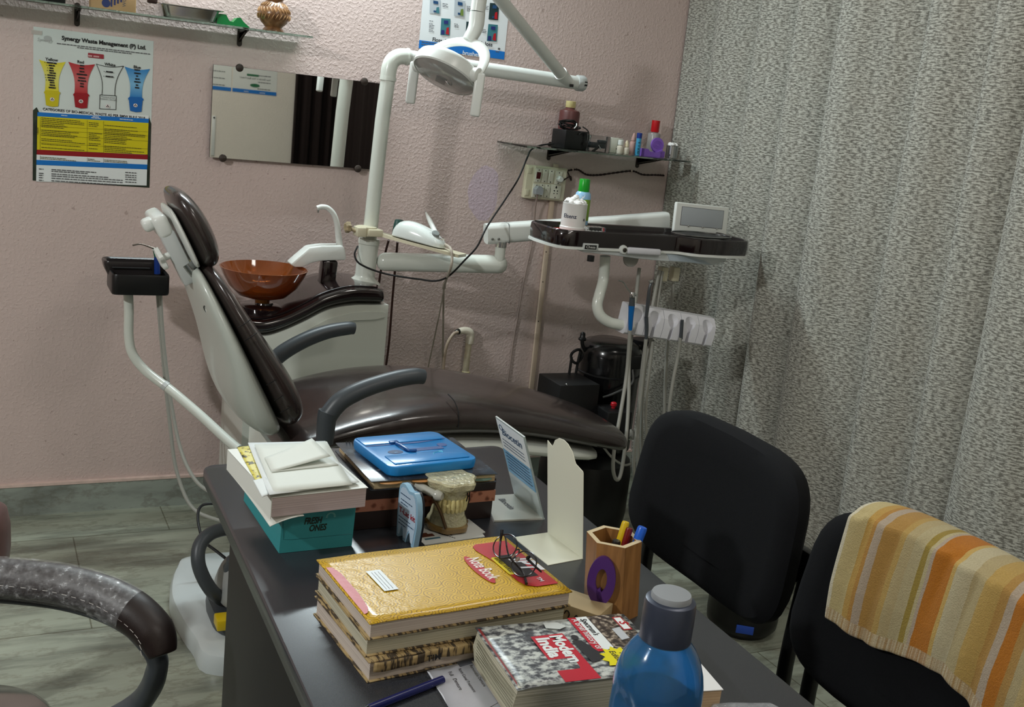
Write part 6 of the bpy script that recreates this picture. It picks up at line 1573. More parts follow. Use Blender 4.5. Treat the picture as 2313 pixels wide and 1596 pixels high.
# ------------------------------------------------------------------ stack of three notebooks
NB = []
def notebooks():
    h0 = P(820, 1515, Z=DZ)
    zt = DZ+.083
    q = onto(((727, 1260), (1150, 1205), (1281, 1335), (822, 1406)), zt)
    M, w, d = rect_frame(q); M = flip(M)
    ang = math.degrees(math.atan2((M.to_3x3() @ V3((1, 0, 0))).y, (M.to_3x3() @ V3((1, 0, 0))).x)); c = M.translation
    newsp = NT('newsprint'); v = newsp.coord((3, 60, 1))
    nz = newsp.noise(26, newsp.coord((6, 1, 1)), 2, .7); nb = newsp.noise(7, newsp.coord(), 2)
    newsp.set(Base_Color=newsp.ramp(newsp.math('ADD', nz, newsp.math('MULTIPLY', nb, .2)), [(.52, (170, 146, 100)), (.60, (150, 126, 84)), (.64, (66, 54, 38))]), Roughness=.75)
    newsp.bump(newsp.noise(60, newsp.coord(), 2), .4, .003)
    NEWS = newsp.m
    def book(name, label, z, th, dx, dy, da, w, d, cm, pm, ct=.0016, under=None):
        M = yaw((c.x+dx, c.y+dy, z), ang+da)
        t = thing(name, label, 'notebook', M)
        B(M).box((.001, 0.001, th/2), (w-.006, d-.006, th-2*ct)).build('page_block', pm, t)
        b = B(M)
        b.grid(lambda a, e: V3((-w/2+w*a, -d/2+d*e, th-ct/2+.0007*math.sin(a*11+e*5)*abs(2*e-1)**3)), 16, 10).build('front_cover', cm, t, solid=ct)
        b = B(M); b.grid(lambda a, e: V3((-w/2+w*a, -d/2+d*e, ct/2)), 16, 6); b.build('back_cover', under or cm, t, solid=ct)
        return t, M, w, d, th
    G = 'stack of notebooks on the desk'
    z = DZ+.0004
    t1 = book('notebook', 'newspaper-covered notebook at the bottom of the stack', z, .030, -.004, -.008, 1.0, w*.985, d*.98, NEWS, PAGES)
    z += .0306
    t2 = book('notebook', 'thick worn notebook in the middle of the stack', z, .026, -.002, .0, -.5, w*.99, d*.97, NEWS, PAGEG)
    # newspaper wrapper folded over the front edge
    M2 = t1[1]
    b = B(M2); dd_ = t1[3]
    b.grid(lambda a, e: V3((-t1[2]*.48+t1[2]*.62*a, -dd_/2-.0025-.0015*math.sin(a*23), .0165+.0135*e-.002*math.sin(a*9))), 30, 3); b.build('wrapper_flap', NEWS, t1[0], solid=.001)
    b = B(M2); b.text('TIM', .013, (-t1[2]*.20, -dd_/2-.0049, .0175), (1, 0, 0), (0, 0, 1), .02); b.build('wrapper_lettering', INK, t1[0])
    z += .0264
    n = NT('yellow_cover'); v = n.coord()
    # rows of rounded concentric cells, as thin brown lines
    mp = n.n('ShaderNodeMapping'); n.l(v, mp.inputs[0]); mp.inputs['Rotation'].default_value = (0, 0, R(12))
    wob = n.n('ShaderNodeVectorMath', operation='ADD'); nn_ = n.n('ShaderNodeTexNoise'); nn_.inputs['Scale'].default_value = 30; n.l(mp.outputs[0], nn_.inputs['Vector'])
    sc = n.n('ShaderNodeVectorMath', operation='SCALE'); n.l(nn_.outputs['Color'], sc.inputs[0]); sc.inputs['Scale'].default_value = .012
    n.l(mp.outputs[0], wob.inputs[0]); n.l(sc.outputs[0], wob.inputs[1])
    vo = n.n('ShaderNodeTexVoronoi', feature='F1', distance='EUCLIDEAN'); vo.voronoi_dimensions = '2D'; vo.inputs['Scale'].default_value = 38; vo.inputs['Randomness'].default_value = .55; n.l(wob.outputs[0], vo.inputs['Vector'])
    fr = n.math('FRACT', n.math('MULTIPLY', vo.outputs['Distance'], 6.0)); line = n.math('LESS_THAN', fr, .26)
    col = n.mix(n.math('MULTIPLY', line, .75), (208, 166, 26), (112, 80, 14))
    n.set(Base_Color=col, Roughness=.38); n.b.inputs['Coat Weight'].default_value = .3; n.b.inputs['Coat Roughness'].default_value = .10
    # film wrinkles, stronger towards the spine end
    sx = n.n('ShaderNodeSeparateXYZ'); n.l(v, sx.inputs[0])
    k = n.math('MAXIMUM', n.math('MULTIPLY_ADD', sx.outputs[0], -7.0, -.25), .02)
    n.bump(n.math('MULTIPLY', n.noise(75, v, 3, .6), k), .55, .006)
    t3, M, w3, d3, th = book('notebook', 'yellow and red notebook in plastic film on top of the stack', z, .024, 0, 0, 0, w, d, n.m, PAGES, .0016, NEWS)
    top = th+.0012
    REDF = mat('red_cover', (178, 30, 40), .38, coat=.15, bump=(80, .15, .002))
    f = lambda pts, zz=top: [V3((x*w3, y*d3, zz)) for x, y in pts]
    b = B(M); b.prism([(x*w3, y*d3) for x, y in ((.475, .40), (.30, .40), (.275, .37), (.268, .30), (.30, .05), (.30, -.25), (.315, -.33), (.36, -.37), (.475, -.37))], .0002, (0, 0, top)); b.build('red_panel', REDF, t3); b = B(M); b.prism([(x*w3, y*d3) for x, y in ((-.492, .34), (-.465, .33), (-.448, .22), (-.445, -.1), (-.455, -.30), (-.475, -.37), (-.492, -.38))], .0002, (0, 0, top)); b.build('red_edge_panel', REDF, t3)
    Ro = Matrix.Rotation(R(-90), 4, 'Z')
    b = B(M); b.prism(ell(w3*.062, d3*.46, 32, w3*.185, 0), .0002, (0, 0, top)); b.build('title_oval', REDF, t3)
    b = B(M); b.text('Note Book', .03, (w3*.178, d3*.005, top+.0004), (0, -1, 0), (1, 0, 0), .015, width=d3*.36); b.build('title_lettering', mat('title_white', (236, 226, 220), .4), t3)
    b = B(M); b.prism([(w3*x, d3*y) for x, y in ((.335, .16), (.425, .16), (.425, -.22), (.345, -.22), (.335, -.2))], .0002, (0, 0, top+.0003)); b.build('badge', mat('badge_charcoal', (34, 36, 40), .25), t3)
    b = B(M); b.text('IPT', .05, (w3*.378, -d3*.03, top+.0007), (0, -1, 0), (1, 0, 0), .03, .3, width=d3*.24); b.text('TM', .010, (w3*.40, -d3*.28, top+.0007), (0, -1, 0), (1, 0, 0), .02); b.build('badge_lettering', mat('badge_white', (230, 230, 232), .4), t3)
    b = B(M); b.prism(rrect(w3*.038, d3*.30, .004, 3, w3*.315, d3*.0), .0002, (0, 0, top+.0003)); b.build('yellow_tag', mat('tag_yellow', (216, 196, 34), .3), t3)
    b = B(M); b.text('EXPRESS YOURSELF', .012, (w3*.311, 0, top+.0007), (0, -1, 0), (1, 0, 0), .02, .2, width=d3*.26); b.build('tag_lettering', INK, t3)
    b = B(M); b.prism([(w3*x, d3*y) for x, y in ((-.335, .20), (-.265, .20), (-.262, -.12), (-.33, -.12))], .0002, (0, 0, top+.0003)); b.build('name_label', mat('label_silver', (206, 212, 214), .3), t3)
    b = B(M)
    for x in (-.315, -.30, -.283): b.tube([V3((w3*x, d3*.17, top+.0006)), V3((w3*x, -d3*.10, top+.0006))], .0003, 4, 0)
    b.build('label_line', INKG, t3)
    return M, w3, d3, z+th+.0012
NBM, NBW, NBD, NBZ = notebooks()

def eyeglasses():
    # folded upside down across the red corner of the yellow notebook
    z = NBZ+.001
    c = P(1160, 1268, Z=z+.01)
    t = thing('eyeglasses', 'thin dark-framed eyeglasses lying on the red end of the yellow notebook', 'eyeglasses', P(1160, 1280, Z=z))
    FR = mat('dark_frame', (22, 18, 20), .25)
    L0, L1 = P(1122, 1232, Z=z+.020), P(1168, 1290, Z=z+.015)
    # the front: two lens rims standing on edge, running from far left to near right
    A_ = P(1100, 1238, Z=z+.003); Bb = P(1182, 1318, Z=z+.003)
    u = (Bb-A_); W = u.length; u.normalize(); up = V3((.25, .30, .9)).normalized()
    up = V3((.55, .50, .60)); up = (up-u*up.dot(u)).normalized()
    rim = lambda cx, k=1.0: [A_+u*(cx*W+math.cos(a)*W*.225*k)+up*(.021+math.sin(a)*.020*k*(1.0 if math.sin(a) > 0 else .95)) for a in [2*math.pi*i/24 for i in range(24)]]
    for cx in (.245, .755):
        b = B(); b.tube(rim(cx), .0011, 6, 2, closed=True); p = b.build('rim', FR, t)
        b = B(); r = rim(cx, .98); n_ = u.cross(up)*.0006; b.loft([[q-n_ for q in r], [q+n_ for q in r]]); b.build('lens', mat('lens_glass', (238, 240, 242), .02, trans=1.0, ior=1.12), p)
    m = A_+u*W*.5+up*.026
    B().tube([m-u*W*.04+up*.002, m+up*.006, m+u*W*.04+up*.002], .0012, 6, 5).build('bridge', FR, t)
    nrm = u.cross(up)
    if nrm.y > 0: nrm = -nrm
    for s in (-1, 1):
        B().lathe([(.0005, -.0012), (.004, -.0008), (.004, .0008), (.0005, .0012)], m+u*s*W*.055-up*.006+nrm*.005, nrm, 14).build('nose_pad', mat('pad_clear', (220, 200, 180), .15, trans=.6), t)
    # temples: one folded along the front, the other sticking up
    e0 = A_+u*W*.01+up*.032; e1 = A_+u*W*.99+up*.030
    B().tube([e0, e0+nrm*.010, P(1150, 1255, Z=z+.012), P(1180, 1290, Z=z+.004), P(1189, 1318, Z=z+.002)], [.0012, .0014, .0014, .0018, .0022], 8, 6).build('temple', FR, t)
    tip = P(1133, 1180, Y=e0.y+.004)
    B().tube([e1, e1+nrm*.010, P(1192, 1262, Z=z+.022), P(1196, 1258, Z=z+.026)], [.0012, .0014, .0022, .0024], 8, 4).build('temple_tip', FR, t)
    B().tube([P(1128, 1262, Z=z+.010), P(1130, 1225, Z=z+.028), P(1133, 1206, Z=z+.040), P(1134, 1196, Z=z+.046)], [.0012, .0016, .0022, .0024], 8, 4).build('temple', FR, t)
eyeglasses()

# ------------------------------------------------------------------ pen holder and pens
def pen_holder():
    c = P(1390, 1395, Z=DZ)+V3((.006, .024, 0)); rad = .043; h = .124; lean = V3((-.010, .004, 0))
    t = thing('pen_holder', 'hexagonal wooden pen holder with a purple letter on its side', 'pen holder', c)
    n = NT('pine_wood'); v = n.coord((30, 30, 3)); n.set(Base_Color=n.ramp(n.noise(3, v, 4, .6), [(.3, (122, 84, 46)), (.55, (150, 106, 60)), (.75, (166, 120, 72))]), Roughness=.45)
    a0 = R(21)
    ring = lambda r, z: [c+lean*(z/h)+V3((r*math.cos(a0+k*math.pi/3), r*math.sin(a0+k*math.pi/3), z)) for k in range(6)]
    B().loft([ring(rad, 0), ring(rad, h), ring(rad*.80, h), ring(rad*.80, .01)]).build('cup_wall', n.m, t, sharp=20)
    b = B(); b.loft([ring(rad*1.002, h+.0002), ring(rad*.798, h+.0002)], cap=False); b.build('cut_rim', mat('pale_rim', (198, 180, 144), .6), t)
    # letter on the left face
    k = 3; p0, p1 = ring(rad, 0)[2], ring(rad, 0)[3]
    p0, p1 = ring(rad, 0)[3], ring(rad, 0)[4]
    fc = (p0+p1)/2; out = (fc-c).normalized(); U = V3((-out.y, out.x, 0)); 
    o = fc+out*.0008+lean*.5+V3((0, 0, .066))
    if U.x < 0: U = -U
    b = B(); N = 40
    o = o-U*.012
    q = frame(o, U, (0, 0, 1)); s = 1 if (q.to_3x3() @ V3((0, 0, 1))).dot(out) > 0 else -1
    b = B(q); vs_ = []
    for z in (0, s*.006):
        for (rx, ry) in ((.0215, .040), (.0085, .019)):
            vs_ += [(rx*math.cos(2*math.pi*i/N), ry*math.sin(2*math.pi*i/N)+(0 if rx > .01 else .001), z) for i in range(N)]
    fs = []
    for i in range(N):
        j = (i+1) % N
        fs += [(i, j, N+j, N+i), (2*N+i, 3*N+i, 3*N+j, 2*N+j), (i, 2*N+i, 2*N+j, j), (N+i, N+j, 3*N+j, 3*N+i)]
    b.add(vs_, fs); b.hexa([(.003, -.052, 0), (.012, -.052, 0), (.0, -.012, 0), (-.006, -.016, 0)], [(.003, -.052, s*.006), (.012, -.052, s*.006), (.0, -.012, s*.006), (-.006, -.016, s*.006)])
    b.build('letter_q', mat('purple_paint', (76, 40, 108), .35), t, sharp=30)
    def pen(name, label, base, tip, r, m, capm, caplen, kind='pen', flat=1):
        base, tip = V3(base), V3(tip); d = (tip-base); L = d.length; d.normalize()
        tt = thing(name, label, kind, base)
        B().cyl(base, tip-d*caplen, r*.92, seg=14).build('barrel', m, tt)
        b = B(); b.tube([tip-d*caplen, tip-d*.003, tip], [r, r, r*.85], 14, 0); p = b.build('cap', capm, tt)
    mouth = lambda x, y, z=h+.002: V3((c.x+lean.x+x, c.y+lean.y+y, z))
    fl = c+V3((0, 0, .012))
    pen('pen', 'yellow pen standing in the wooden pen holder', fl+V3((-.015, .008, 0)), P(1414, 1178, Y=c.y+.012), .0062, mat('pen_yellow', (212, 178, 20), .35), mat('pen_yellow', (212, 178, 20), .35), .04)
    pen('pen', 'dark red pen standing between the yellow and blue pens', fl+V3((-.008, .0, 0)), P(1422, 1192, Y=c.y+.004), .0058, mat('pen_maroon', (110, 18, 18), .3), mat('pen_maroon', (110, 18, 18), .3), .04)
    pen('pen', 'thick blue capped pen leaning in the wooden pen holder', fl+V3((-.004, -.008, 0)), P(1452, 1190, Y=c.y-.010), .0078, mat('pen_blue_clear', (40, 100, 190), .15, trans=.3), mat('pen_blue', (28, 92, 200), .3), .022)
    pen('pen', 'short dark pen with a steel ring low in the wooden pen holder', fl+V3((-.02, -.010, 0)), P(1393, 1220, Y=c.y-.012), .0068, BLACKP, mat('pen_ring', (60, 58, 58), .25, .7), .010)
pen_holder()

def small_box():
    cs = onto(((1283, 1345), (1316, 1320), (1362, 1372), (1330, 1402)), DZ+.032)
    M, w, d = rect_frame(cs); M = flip(M); h = .032
    M = Matrix.Translation((-.004, .002, -h)) @ M
    t = thing('beige_box', 'small beige cardboard box with black marker strokes beside the pen holder', 'box', M)
    B(M).box((0, 0, h/2+.0003), (w, d, h), .0008).build('box_body', mat('beige_card', (186, 164, 124), .7), t)
    b = B(M); b.tube([(-w/2-.0005, d*.15+.004*math.cos(k), h*.55+.006*math.sin(k)) for k in (0, 1, 2, 3, 4)], .0009, 5, 4); b.tube([(-w/2-.0005, -d*.05+.003*math.cos(k), h*.5+.005*math.sin(k)) for k in (0, 1.5, 3)], .0009, 5, 4); b.box((-w/2-.0004, -d*.2, h*.5), (.0006, .008, .005)); b.build('marker_stroke', INK, t)
small_box()

# ------------------------------------------------------------------ history book, leaflet, pen, white book, bottle
def history_book():
    th = .052; zt = DZ+.004+th
    q = onto(((1076, 1421), (1406, 1381), (1535, 1518), (1166, 1548)), zt)
    M, w, d = rect_frame(q); M = Matrix.Translation((0, 0, -th)) @ flip(M)
    t = thing('history_book', 'thick paperback with grey crowd pictures and red title block by the blue bottle', 'book', M)
    # page block with a bulging, fanned spine end
    def ring(x, k): return [V3((x, -d/2+.003, .001)), V3((x-.004*k, -d/2+.002, th*.45)), V3((x, -d/2+.004, th-.002)), V3((x, d/2-.004, th-.002)), V3((x-.003*k, d/2-.003, th*.5)), V3((x, d/2-.003, .001))]
    B(M).loft([ring(-w/2+.003, 1.5), ring(-w/2+.02, 0), ring(w/2-.004, -1)]).build('page_block', PAGEG, t)
    b = B(M)
    for k in range(7): z = th*(.25+.09*k); b.tube([(-w/2-.001, -d*.45, z), (-w/2-.002, 0, z+.002*math.sin(k)), (-w/2-.001, d*.4, z)], .0004, 4, 3)
    b.build('page_split', mat('page_gap', (100, 98, 80), .8), t)
    n = NT('crowd_print'); v = n.coord()
    a = n.noise(75, n.coord((1, 1.5, 1)), 4, .6); a2 = n.noise(16, v, 2)
    gx = n.ramp(n.math('ADD', n.math('MULTIPLY', a, .8), n.math('MULTIPLY', a2, .3)), [(.40, (48, 50, 54)), (.50, (84, 86, 90)), (.55, (150, 154, 152)), (.62, (196, 200, 194))])
    n.set(Base_Color=gx, Roughness=.35)
    b = B(M); b.grid(lambda a, e: V3((-w/2+w*a, -d/2+d*e, th-.0004-.003*max(0, .12-a)/.12*(1-e)+.0015*math.sin(e*6)*(a < .5))), 14, 10); b.build('cover', n.m, t, solid=.0007)
    B(M).box((0, 0, .0006), (w, d, .0008)).build('back_cover', mat('cover_back', (180, 174, 160), .5), t)
    top = th+.0012
    quad = lambda pts, z=top: [V3((w*x, d*y, z)) for x, y in pts]
    B(M).flat(quad(((-.215, -.50), (.005, -.50), (-.005, .25), (-.215, .24)))).build('title_block', mat('title_red', (186, 34, 52), .35), t)
    B(M).text('Modern', .026, (-w*.098, -d*.005, top+.0004), (0, -1, 0), (1, 0, 0), .045, width=d*.45).build('title_lettering', PAPER, t)
    B(M).text('India', .026, (-w*.192, d*.035, top+.0004), (0, -1, 0), (1, 0, 0), .045, width=d*.33).build('title_lettering', PAPER, t)
    B(M).flat(quad(((.105, .50), (.160, .50), (.160, -.10), (.105, -.10)))).build('red_strip', mat('title_red', (186, 34, 52), .35), t)
    B(M).flat(quad(((.160, .50), (.235, .50), (.235, -.06), (.160, -.10)))).build('white_strip', PAPER, t)
    b = B(M); b.text('A brief history of', .014, (w*.124, d*.47, top+.0004), (0, -1, 0), (1, 0, 0), .01, align='l', width=d*.54); b.build('strip_lettering', PAPER, t)
    b = B(M); b.text("Spectrum's", .013, (w*.180, d*.46, top+.0004), (0, -1, 0), (1, 0, 0), .02, .2, align='l', width=d*.30); b.build('series_lettering', INK, t)
    n = NT('brown_crowd'); v = n.coord(); n.set(Base_Color=n.ramp(n.noise(130, v, 3), [(.45, (52, 44, 38)), (.55, (104, 92, 80)), (.64, (168, 156, 140))]), Roughness=.35)
    B(M).flat(quad(((.235, .50), (.47, .50), (.47, -.20), (.235, -.06)))).build('brown_picture', n.m, t)
    # a figure in silhouette and pale crowds, as printed on the cover
    GD = mat('silhouette_grey', (44, 44, 48), .35); GP = mat('cover_pale', (196, 200, 196), .35)
    B(M).prism(ell(w*.045, d*.085, 14, w*.050, d*.16), .0002, (0, 0, top+.0001)).build('printed_head', GD, t)
    B(M).prism([(w*x, d*y) for x, y in ((.012, .10), (.03, .12), (.075, .10), (.10, -.02), (.135, -.16), (.085, -.24), (.03, -.26), (.02, -.04))], .0002, (0, 0, top)).build('printed_figure', GD, t)
    B(M).prism([(w*x, d*y) for x, y in ((-.07, .46), (.02, .44), (.06, .36), (.0, .32), (-.08, .36))], .0002, (0, 0, top)).build('printed_cloth', GP, t)
    star = [(.036*(1 if k % 2 == 0 else .74)*math.cos(k*math.pi/12), .036*(1 if k % 2 == 0 else .74)*math.sin(k*math.pi/12)) for k in range(24)]
    b = B(M); b.prism([(w*.215+x*.75, -d*.24+y*.85) for x, y in star], .0002, (0, 0, top+.0003)); b.build('star_badge', mat('star_yellow', (226, 214, 30), .35), t)
    B(M).text('Rev', .012, (w*.235, -d*.22, top+.0008), (0, -1, 0), (1, 0, 0), .01, .2).build('star_lettering', INK, t)
    B(M).text('Edition', .012, (w*.180, -d*.23, top+.0008), (0, -1, 0), (1, 0, 0), .01, .2, width=.034).build('star_lettering', INK, t)
    B(M).flat(quad(((.395, .44), (.455, .44), (.455, .20), (.395, .20)), top+.0003)).build('publisher_panel', RED, t)
    B(M).flat(quad(((.402, .425), (.448, .425), (.448, .215), (.402, .215)), top+.0005)).build('pale_panel', PAPER, t)
    B(M).flat(quad(((.325, .24), (.385, .26), (.385, .06), (.325, .04)), top+.0004)).build('pale_sticker', mat('sticker_grey', (186, 190, 194), .35), t)
    b = B(M); b.text('S', .018, (w*.41, d*.32, top+.0008), (0, -1, 0), (1, 0, 0), .03, .2); b.build('publisher_mark', RED, t)
    b = B(M); b.flat(quad(((-.497, .46), (-.480, .44), (-.484, -.42), (-.494, -.48)), top)); b.build('spine_line', mat('spine_red', (130, 40, 40), .5), t)
history_book()

def front_things():
    # laminated leaflet under the history book
    z = DZ+.0012
    q = onto(((958, 1513), (1085, 1480), (1222, 1650), (1090, 1730)), z)
    tl, tr, br, bl = q
    f = lambda a, c, k=0: lerp(lerp(tl, tr, a), lerp(bl, br, a), c)+V3((0, 0, k))
    t = thing('leaflet', 'white treatment list in clear film under the history book', 'leaflet', (tl+br)/2)
    b = B(); b.grid(lambda a, c: f(.02+a*.96, .03+c*.95, .0004), 4, 4); b.build('sheet', mat('leaflet_paper', (222, 224, 232), .5), t, solid=.0008)
    b = B(); b.flat([f(.55, .015, .0013), f(.98, .015, .0013), f(.98, .085, .0013), f(.55, .085, .0013)]); b.build('heading_bar', mat('heading_grey', (96, 100, 110), .5), t)
    U, V = (bl-tl), (tr-tl)
    b = B()
    for i, (s, a, w_) in enumerate((('Impaction', .86, .22), ('Removable Denture', .70, .40), ('Root Canal Treatment', .50, .44), ('Full   Denture', .32, .34))): b.text(s, 1, f(a, .10+.0*i, .0016), U, V, .005, align='l', width=U.length*w_*.62)
    b.build('list_lettering', INK, t)
    b = B(); b.tube([f(.05, .62, .0016), f(.98, .56, .0016)], .0004, 4, 0); b.tube([f(.40, .60, .0016), f(.44, .98, .0016)], .0004, 4, 0); b.build('table_line', INK, t)
    n = NT('clear_film'); n.set(Base_Color=(1, 1, 1, 1), Roughness=.05); n.b.inputs['Transmission Weight'].default_value = 1; n.b.inputs['IOR'].default_value = 1.2; n.bump(n.noise(26, n.coord(), 3), .6, .006)
    b = B(); b.grid(lambda a, c: f(a*1.03-.01, c*1.02-.01, .0030+.0016*math.sin(a*9+c*13)*math.sin(c*17)), 30, 40); b.build('film', n.m, t)
    # blue pen at the front left
    a, c = P(822, 1604, Z=DZ+.006), P(1000, 1534, Z=DZ+.006)
    t = thing('pen', 'dark blue pen lying on the desk in front of the notebooks', 'pen', (a+c)/2)
    d = (c-a).normalized(); B().tube([a+d*.006, c], .0054, 16, 0).build('barrel', mat('pen_navy', (20, 26, 84), .3), t)
    B().tube([a-d*.004, a+d*.007], [.003, .0055], 14, 0).build('end_plug', BLACKP, t)
    # white book at the right, behind the bottle
    th = .034
    q = onto(((1450, 1470), (1560, 1455), (1643, 1556), (1500, 1620)), DZ+th)
    u = V3((.985, -.17, 0)); c = P(1642, 1556, Z=DZ+th); w, d = .092, .15
    v = V3((.10, 1, 0)).normalized()
    M = frame(c-u*w/2+v*d/2+V3((0, 0, -th)), u, v); M = flip(M)
    t = thing('white_book', 'plain white book with tan page edges behind the blue bottle', 'book', M)
    B(M).box((0, 0, th/2), (w-.003, d-.003, th-.002)).build('page_block', pages('tan_pages', (168, 138, 104), (206, 178, 142)), t)
    B(M).box((0, 0, th-.0004), (w, d, .001)).build('cover', mat('cover_plain', (224, 224, 222), .5), t)
    B(M).box((0, 0, .0006), (w, d, .001)).build('back_cover', mat('cover_plain', (224, 224, 222), .5), t)
    # clear crumpled pack at the corner
    c = P(1690, 1606, Z=DZ+.010)
    n = NT('crumpled_film'); n.set(Base_Color=(.9, .92, .95, 1), Roughness=.08); n.b.inputs['Transmission Weight'].default_value = .85; n.b.inputs['IOR'].default_value = 1.3; n.bump(n.noise(90, n.coord(), 3), 1.0, .004)
    q = frame(c, V3((.9, -.25, 0)), (0, 1, 0)); q = flip(q)
    b = B(q); b.loft([[V3((x, k*math.cos(a)*1.2, k*.55*math.sin(a)*(1 if math.sin(a) > 0 else .9))) for a in [2*math.pi*i/14 for i in range(14)]] for x, k in ((-.05, .006), (-.045, .013), (-.02, .015), (.01, .014), (.035, .014), (.05, .004))])
    tag(b.build('clear_pack', n.m), 'small crumpled clear plastic pack at the right desk edge', 'pack')
front_things()

def water_bottle():
    c = V3((.692, .872, DZ+.0003))
    n = NT('blue_bottle'); n.set(Base_Color=rgb((86, 164, 218)), Roughness=.14, IOR=1.25); n.b.inputs['Transmission Weight'].default_value = .80; n.b.inputs['Coat Weight'].default_value = .3
    t = thing('water_bottle', 'translucent blue water bottle with a grey screw cap', 'bottle', c)
    R0 = .0515
    # dimples that spiral round the body
    def mod(a, z):
        k = max(0, min(1, (z-.015)/.02))*max(0, min(1, (.150-z)/.03))
        return 1-.085*k*(1-abs(math.sin(2*a+z*24)))**1.2-.012*k*math.sin(z*95+a)
    prof = [(.050, 0), (.058, .004)]+[(R0, .012+.0055*i) for i in range(24)]+[(R0*.99, .148), (R0*.95, .160), (R0*.86, .176), (R0*.72, .190), (R0*.60, .1985), (R0*.56, .202), (R0*.56, .215)]
    prof = [(r, z*.93) for r, z in prof]
    body = B().lathe(prof+[(r*.955, max(z, .004)) for r, z in prof[::-1]], c, seg=72, mod=mod).build('bottle_body', n.m, t)
    w = NT('bottle_water'); w.set(Base_Color=rgb((120, 180, 235)), Roughness=.02, IOR=1.33); w.b.inputs['Transmission Weight'].default_value = 1.0
    wp = [(r*.945, z+.003) for r, z in prof if z < .118]
    B().lathe([(.0, .003)]+wp+[(.0, wp[-1][1])], c, seg=48, mod=mod).build('water', w.m, t)
    CAPM = mat('cap_steel_blue', (62, 68, 84), .35, .25); rc = .0292; zc = .187
    b = B(); b.lathe([(rc*.97, zc), (rc, zc+.002), (rc, zc+.019), (rc*1.005, zc+.021), (rc*1.005, zc+.033), (rc, zc+.0345), (rc, zc+.043), (rc*.96, zc+.048), (rc*.80, zc+.050)], c, seg=64); b.build('screw_cap', CAPM, t)
    b = B(); b.lathe([(rc*.78, zc+.049), (rc*.78, zc+.054), (rc*.74, zc+.0565), (.01, zc+.0575)], c, seg=48); b.build('cap_disc', mat('cap_disc_grey', (140, 144, 148), .5), t)
water_bottle()

# ------------------------------------------------------------------ visitor chairs
def visitor_chair(label, X, yc, yawdeg=0, group='black visitor chairs along the desk'):
    """faces the desk (-X); the seat is tucked under the desk top"""
    M = yaw((X, yc, 0), yawdeg)
    t = thing('visitor_chair', label, 'chair', M, group)
    W = .53
    # backrest: rounded, tapering slab, slightly leaned back and curved
    z0, z1 = .548, .895
    def outline(k, n=40):
        out = []
        for i in range(n):
            a = 2*math.pi*i/n; ca, sa = math.cos(a), math.sin(a); p = 2/4.2 if sa > 0 else 2/3.6
            y = (W/2)*k*abs(ca)**p*(1 if ca >= 0 else -1); z = (z1-z0)/2*abs(sa)**p*(1 if sa >= 0 else -1)*(1-(1-k)*.8)
            y *= 1.0+.05*(-z/((z1-z0)/2)) if z < 0 else 1-.04*z/((z1-z0)/2)
            out.append((y, z))
        return out
    def pos(x, y, z): return V3((x+.10*(z)+.055*(1-(y/(W/2))**2)*.6-.02, y, (z0+z1)/2+z))
    B(M).loft([[pos(x, y, z) for y, z in outline(k)] for x, k in ((-.022, .5), (-.024, .80), (-.018, .94), (-.004, 1.0), (.018, 1.0), (.034, .95), (.038, .8), (.038, .4))]).build('backrest', BLACKF, t)
    # seat pad under the desk edge
    B(M).loft([[V3((-.235+p[0], p[1], z)) for p in rrect(.44*k, .46*k, .08*k, 5)] for z, k in ((.40, .92), (.405, .99), (.43, 1.0), (.455, .98), (.465, .90), (.468, .5))]).build('seat', BLACKF, t)
    TU = mat('black_tube', (16, 16, 17), .35)
    for s in (-1, 1):
        y = s*.250
        b = B(M); b.tube([(.045, y, .002), (.040, y, .25), (.030, y, .50), (.045, y, .72)], .0155, 12, 5); b.build('leg', TU, t)
        b = B(M); b.tube([(-.44, y*.95, .002), (-.43, y*.95, .22), (-.42, y*.95, .37), (-.39, y*.95, .395)], .0145, 12, 5); b.build('leg', TU, t)
        B(M).tube([(-.40, y*.95, .393), (-.2, y, .393), (.034, y, .393)], .0125, 10, 0).build('side_rail', TU, t)
        B(M).box((.038, s*.238, .70), (.022, .06, .07), .004).build('back_bracket', BLACKP, t)
        B(M).lathe([(.019, 0), (.019, .006), (.015, .012)], (.045, y, 0), seg=14).build('foot', BLACKM, t)
    B(M).tube([(-.23, -.25, .39), (-.23, .25, .39)], .0125, 10, 0).build('seat_frame', TU, t)
    return t, M, pos, W, z0, z1
visitor_chair('black fabric visitor chair nearer the dental unit, in front of the grey curtain', 1.39, 1.655)
ch2 = visitor_chair('black fabric visitor chair with a striped towel over its back', 1.365, 1.062)

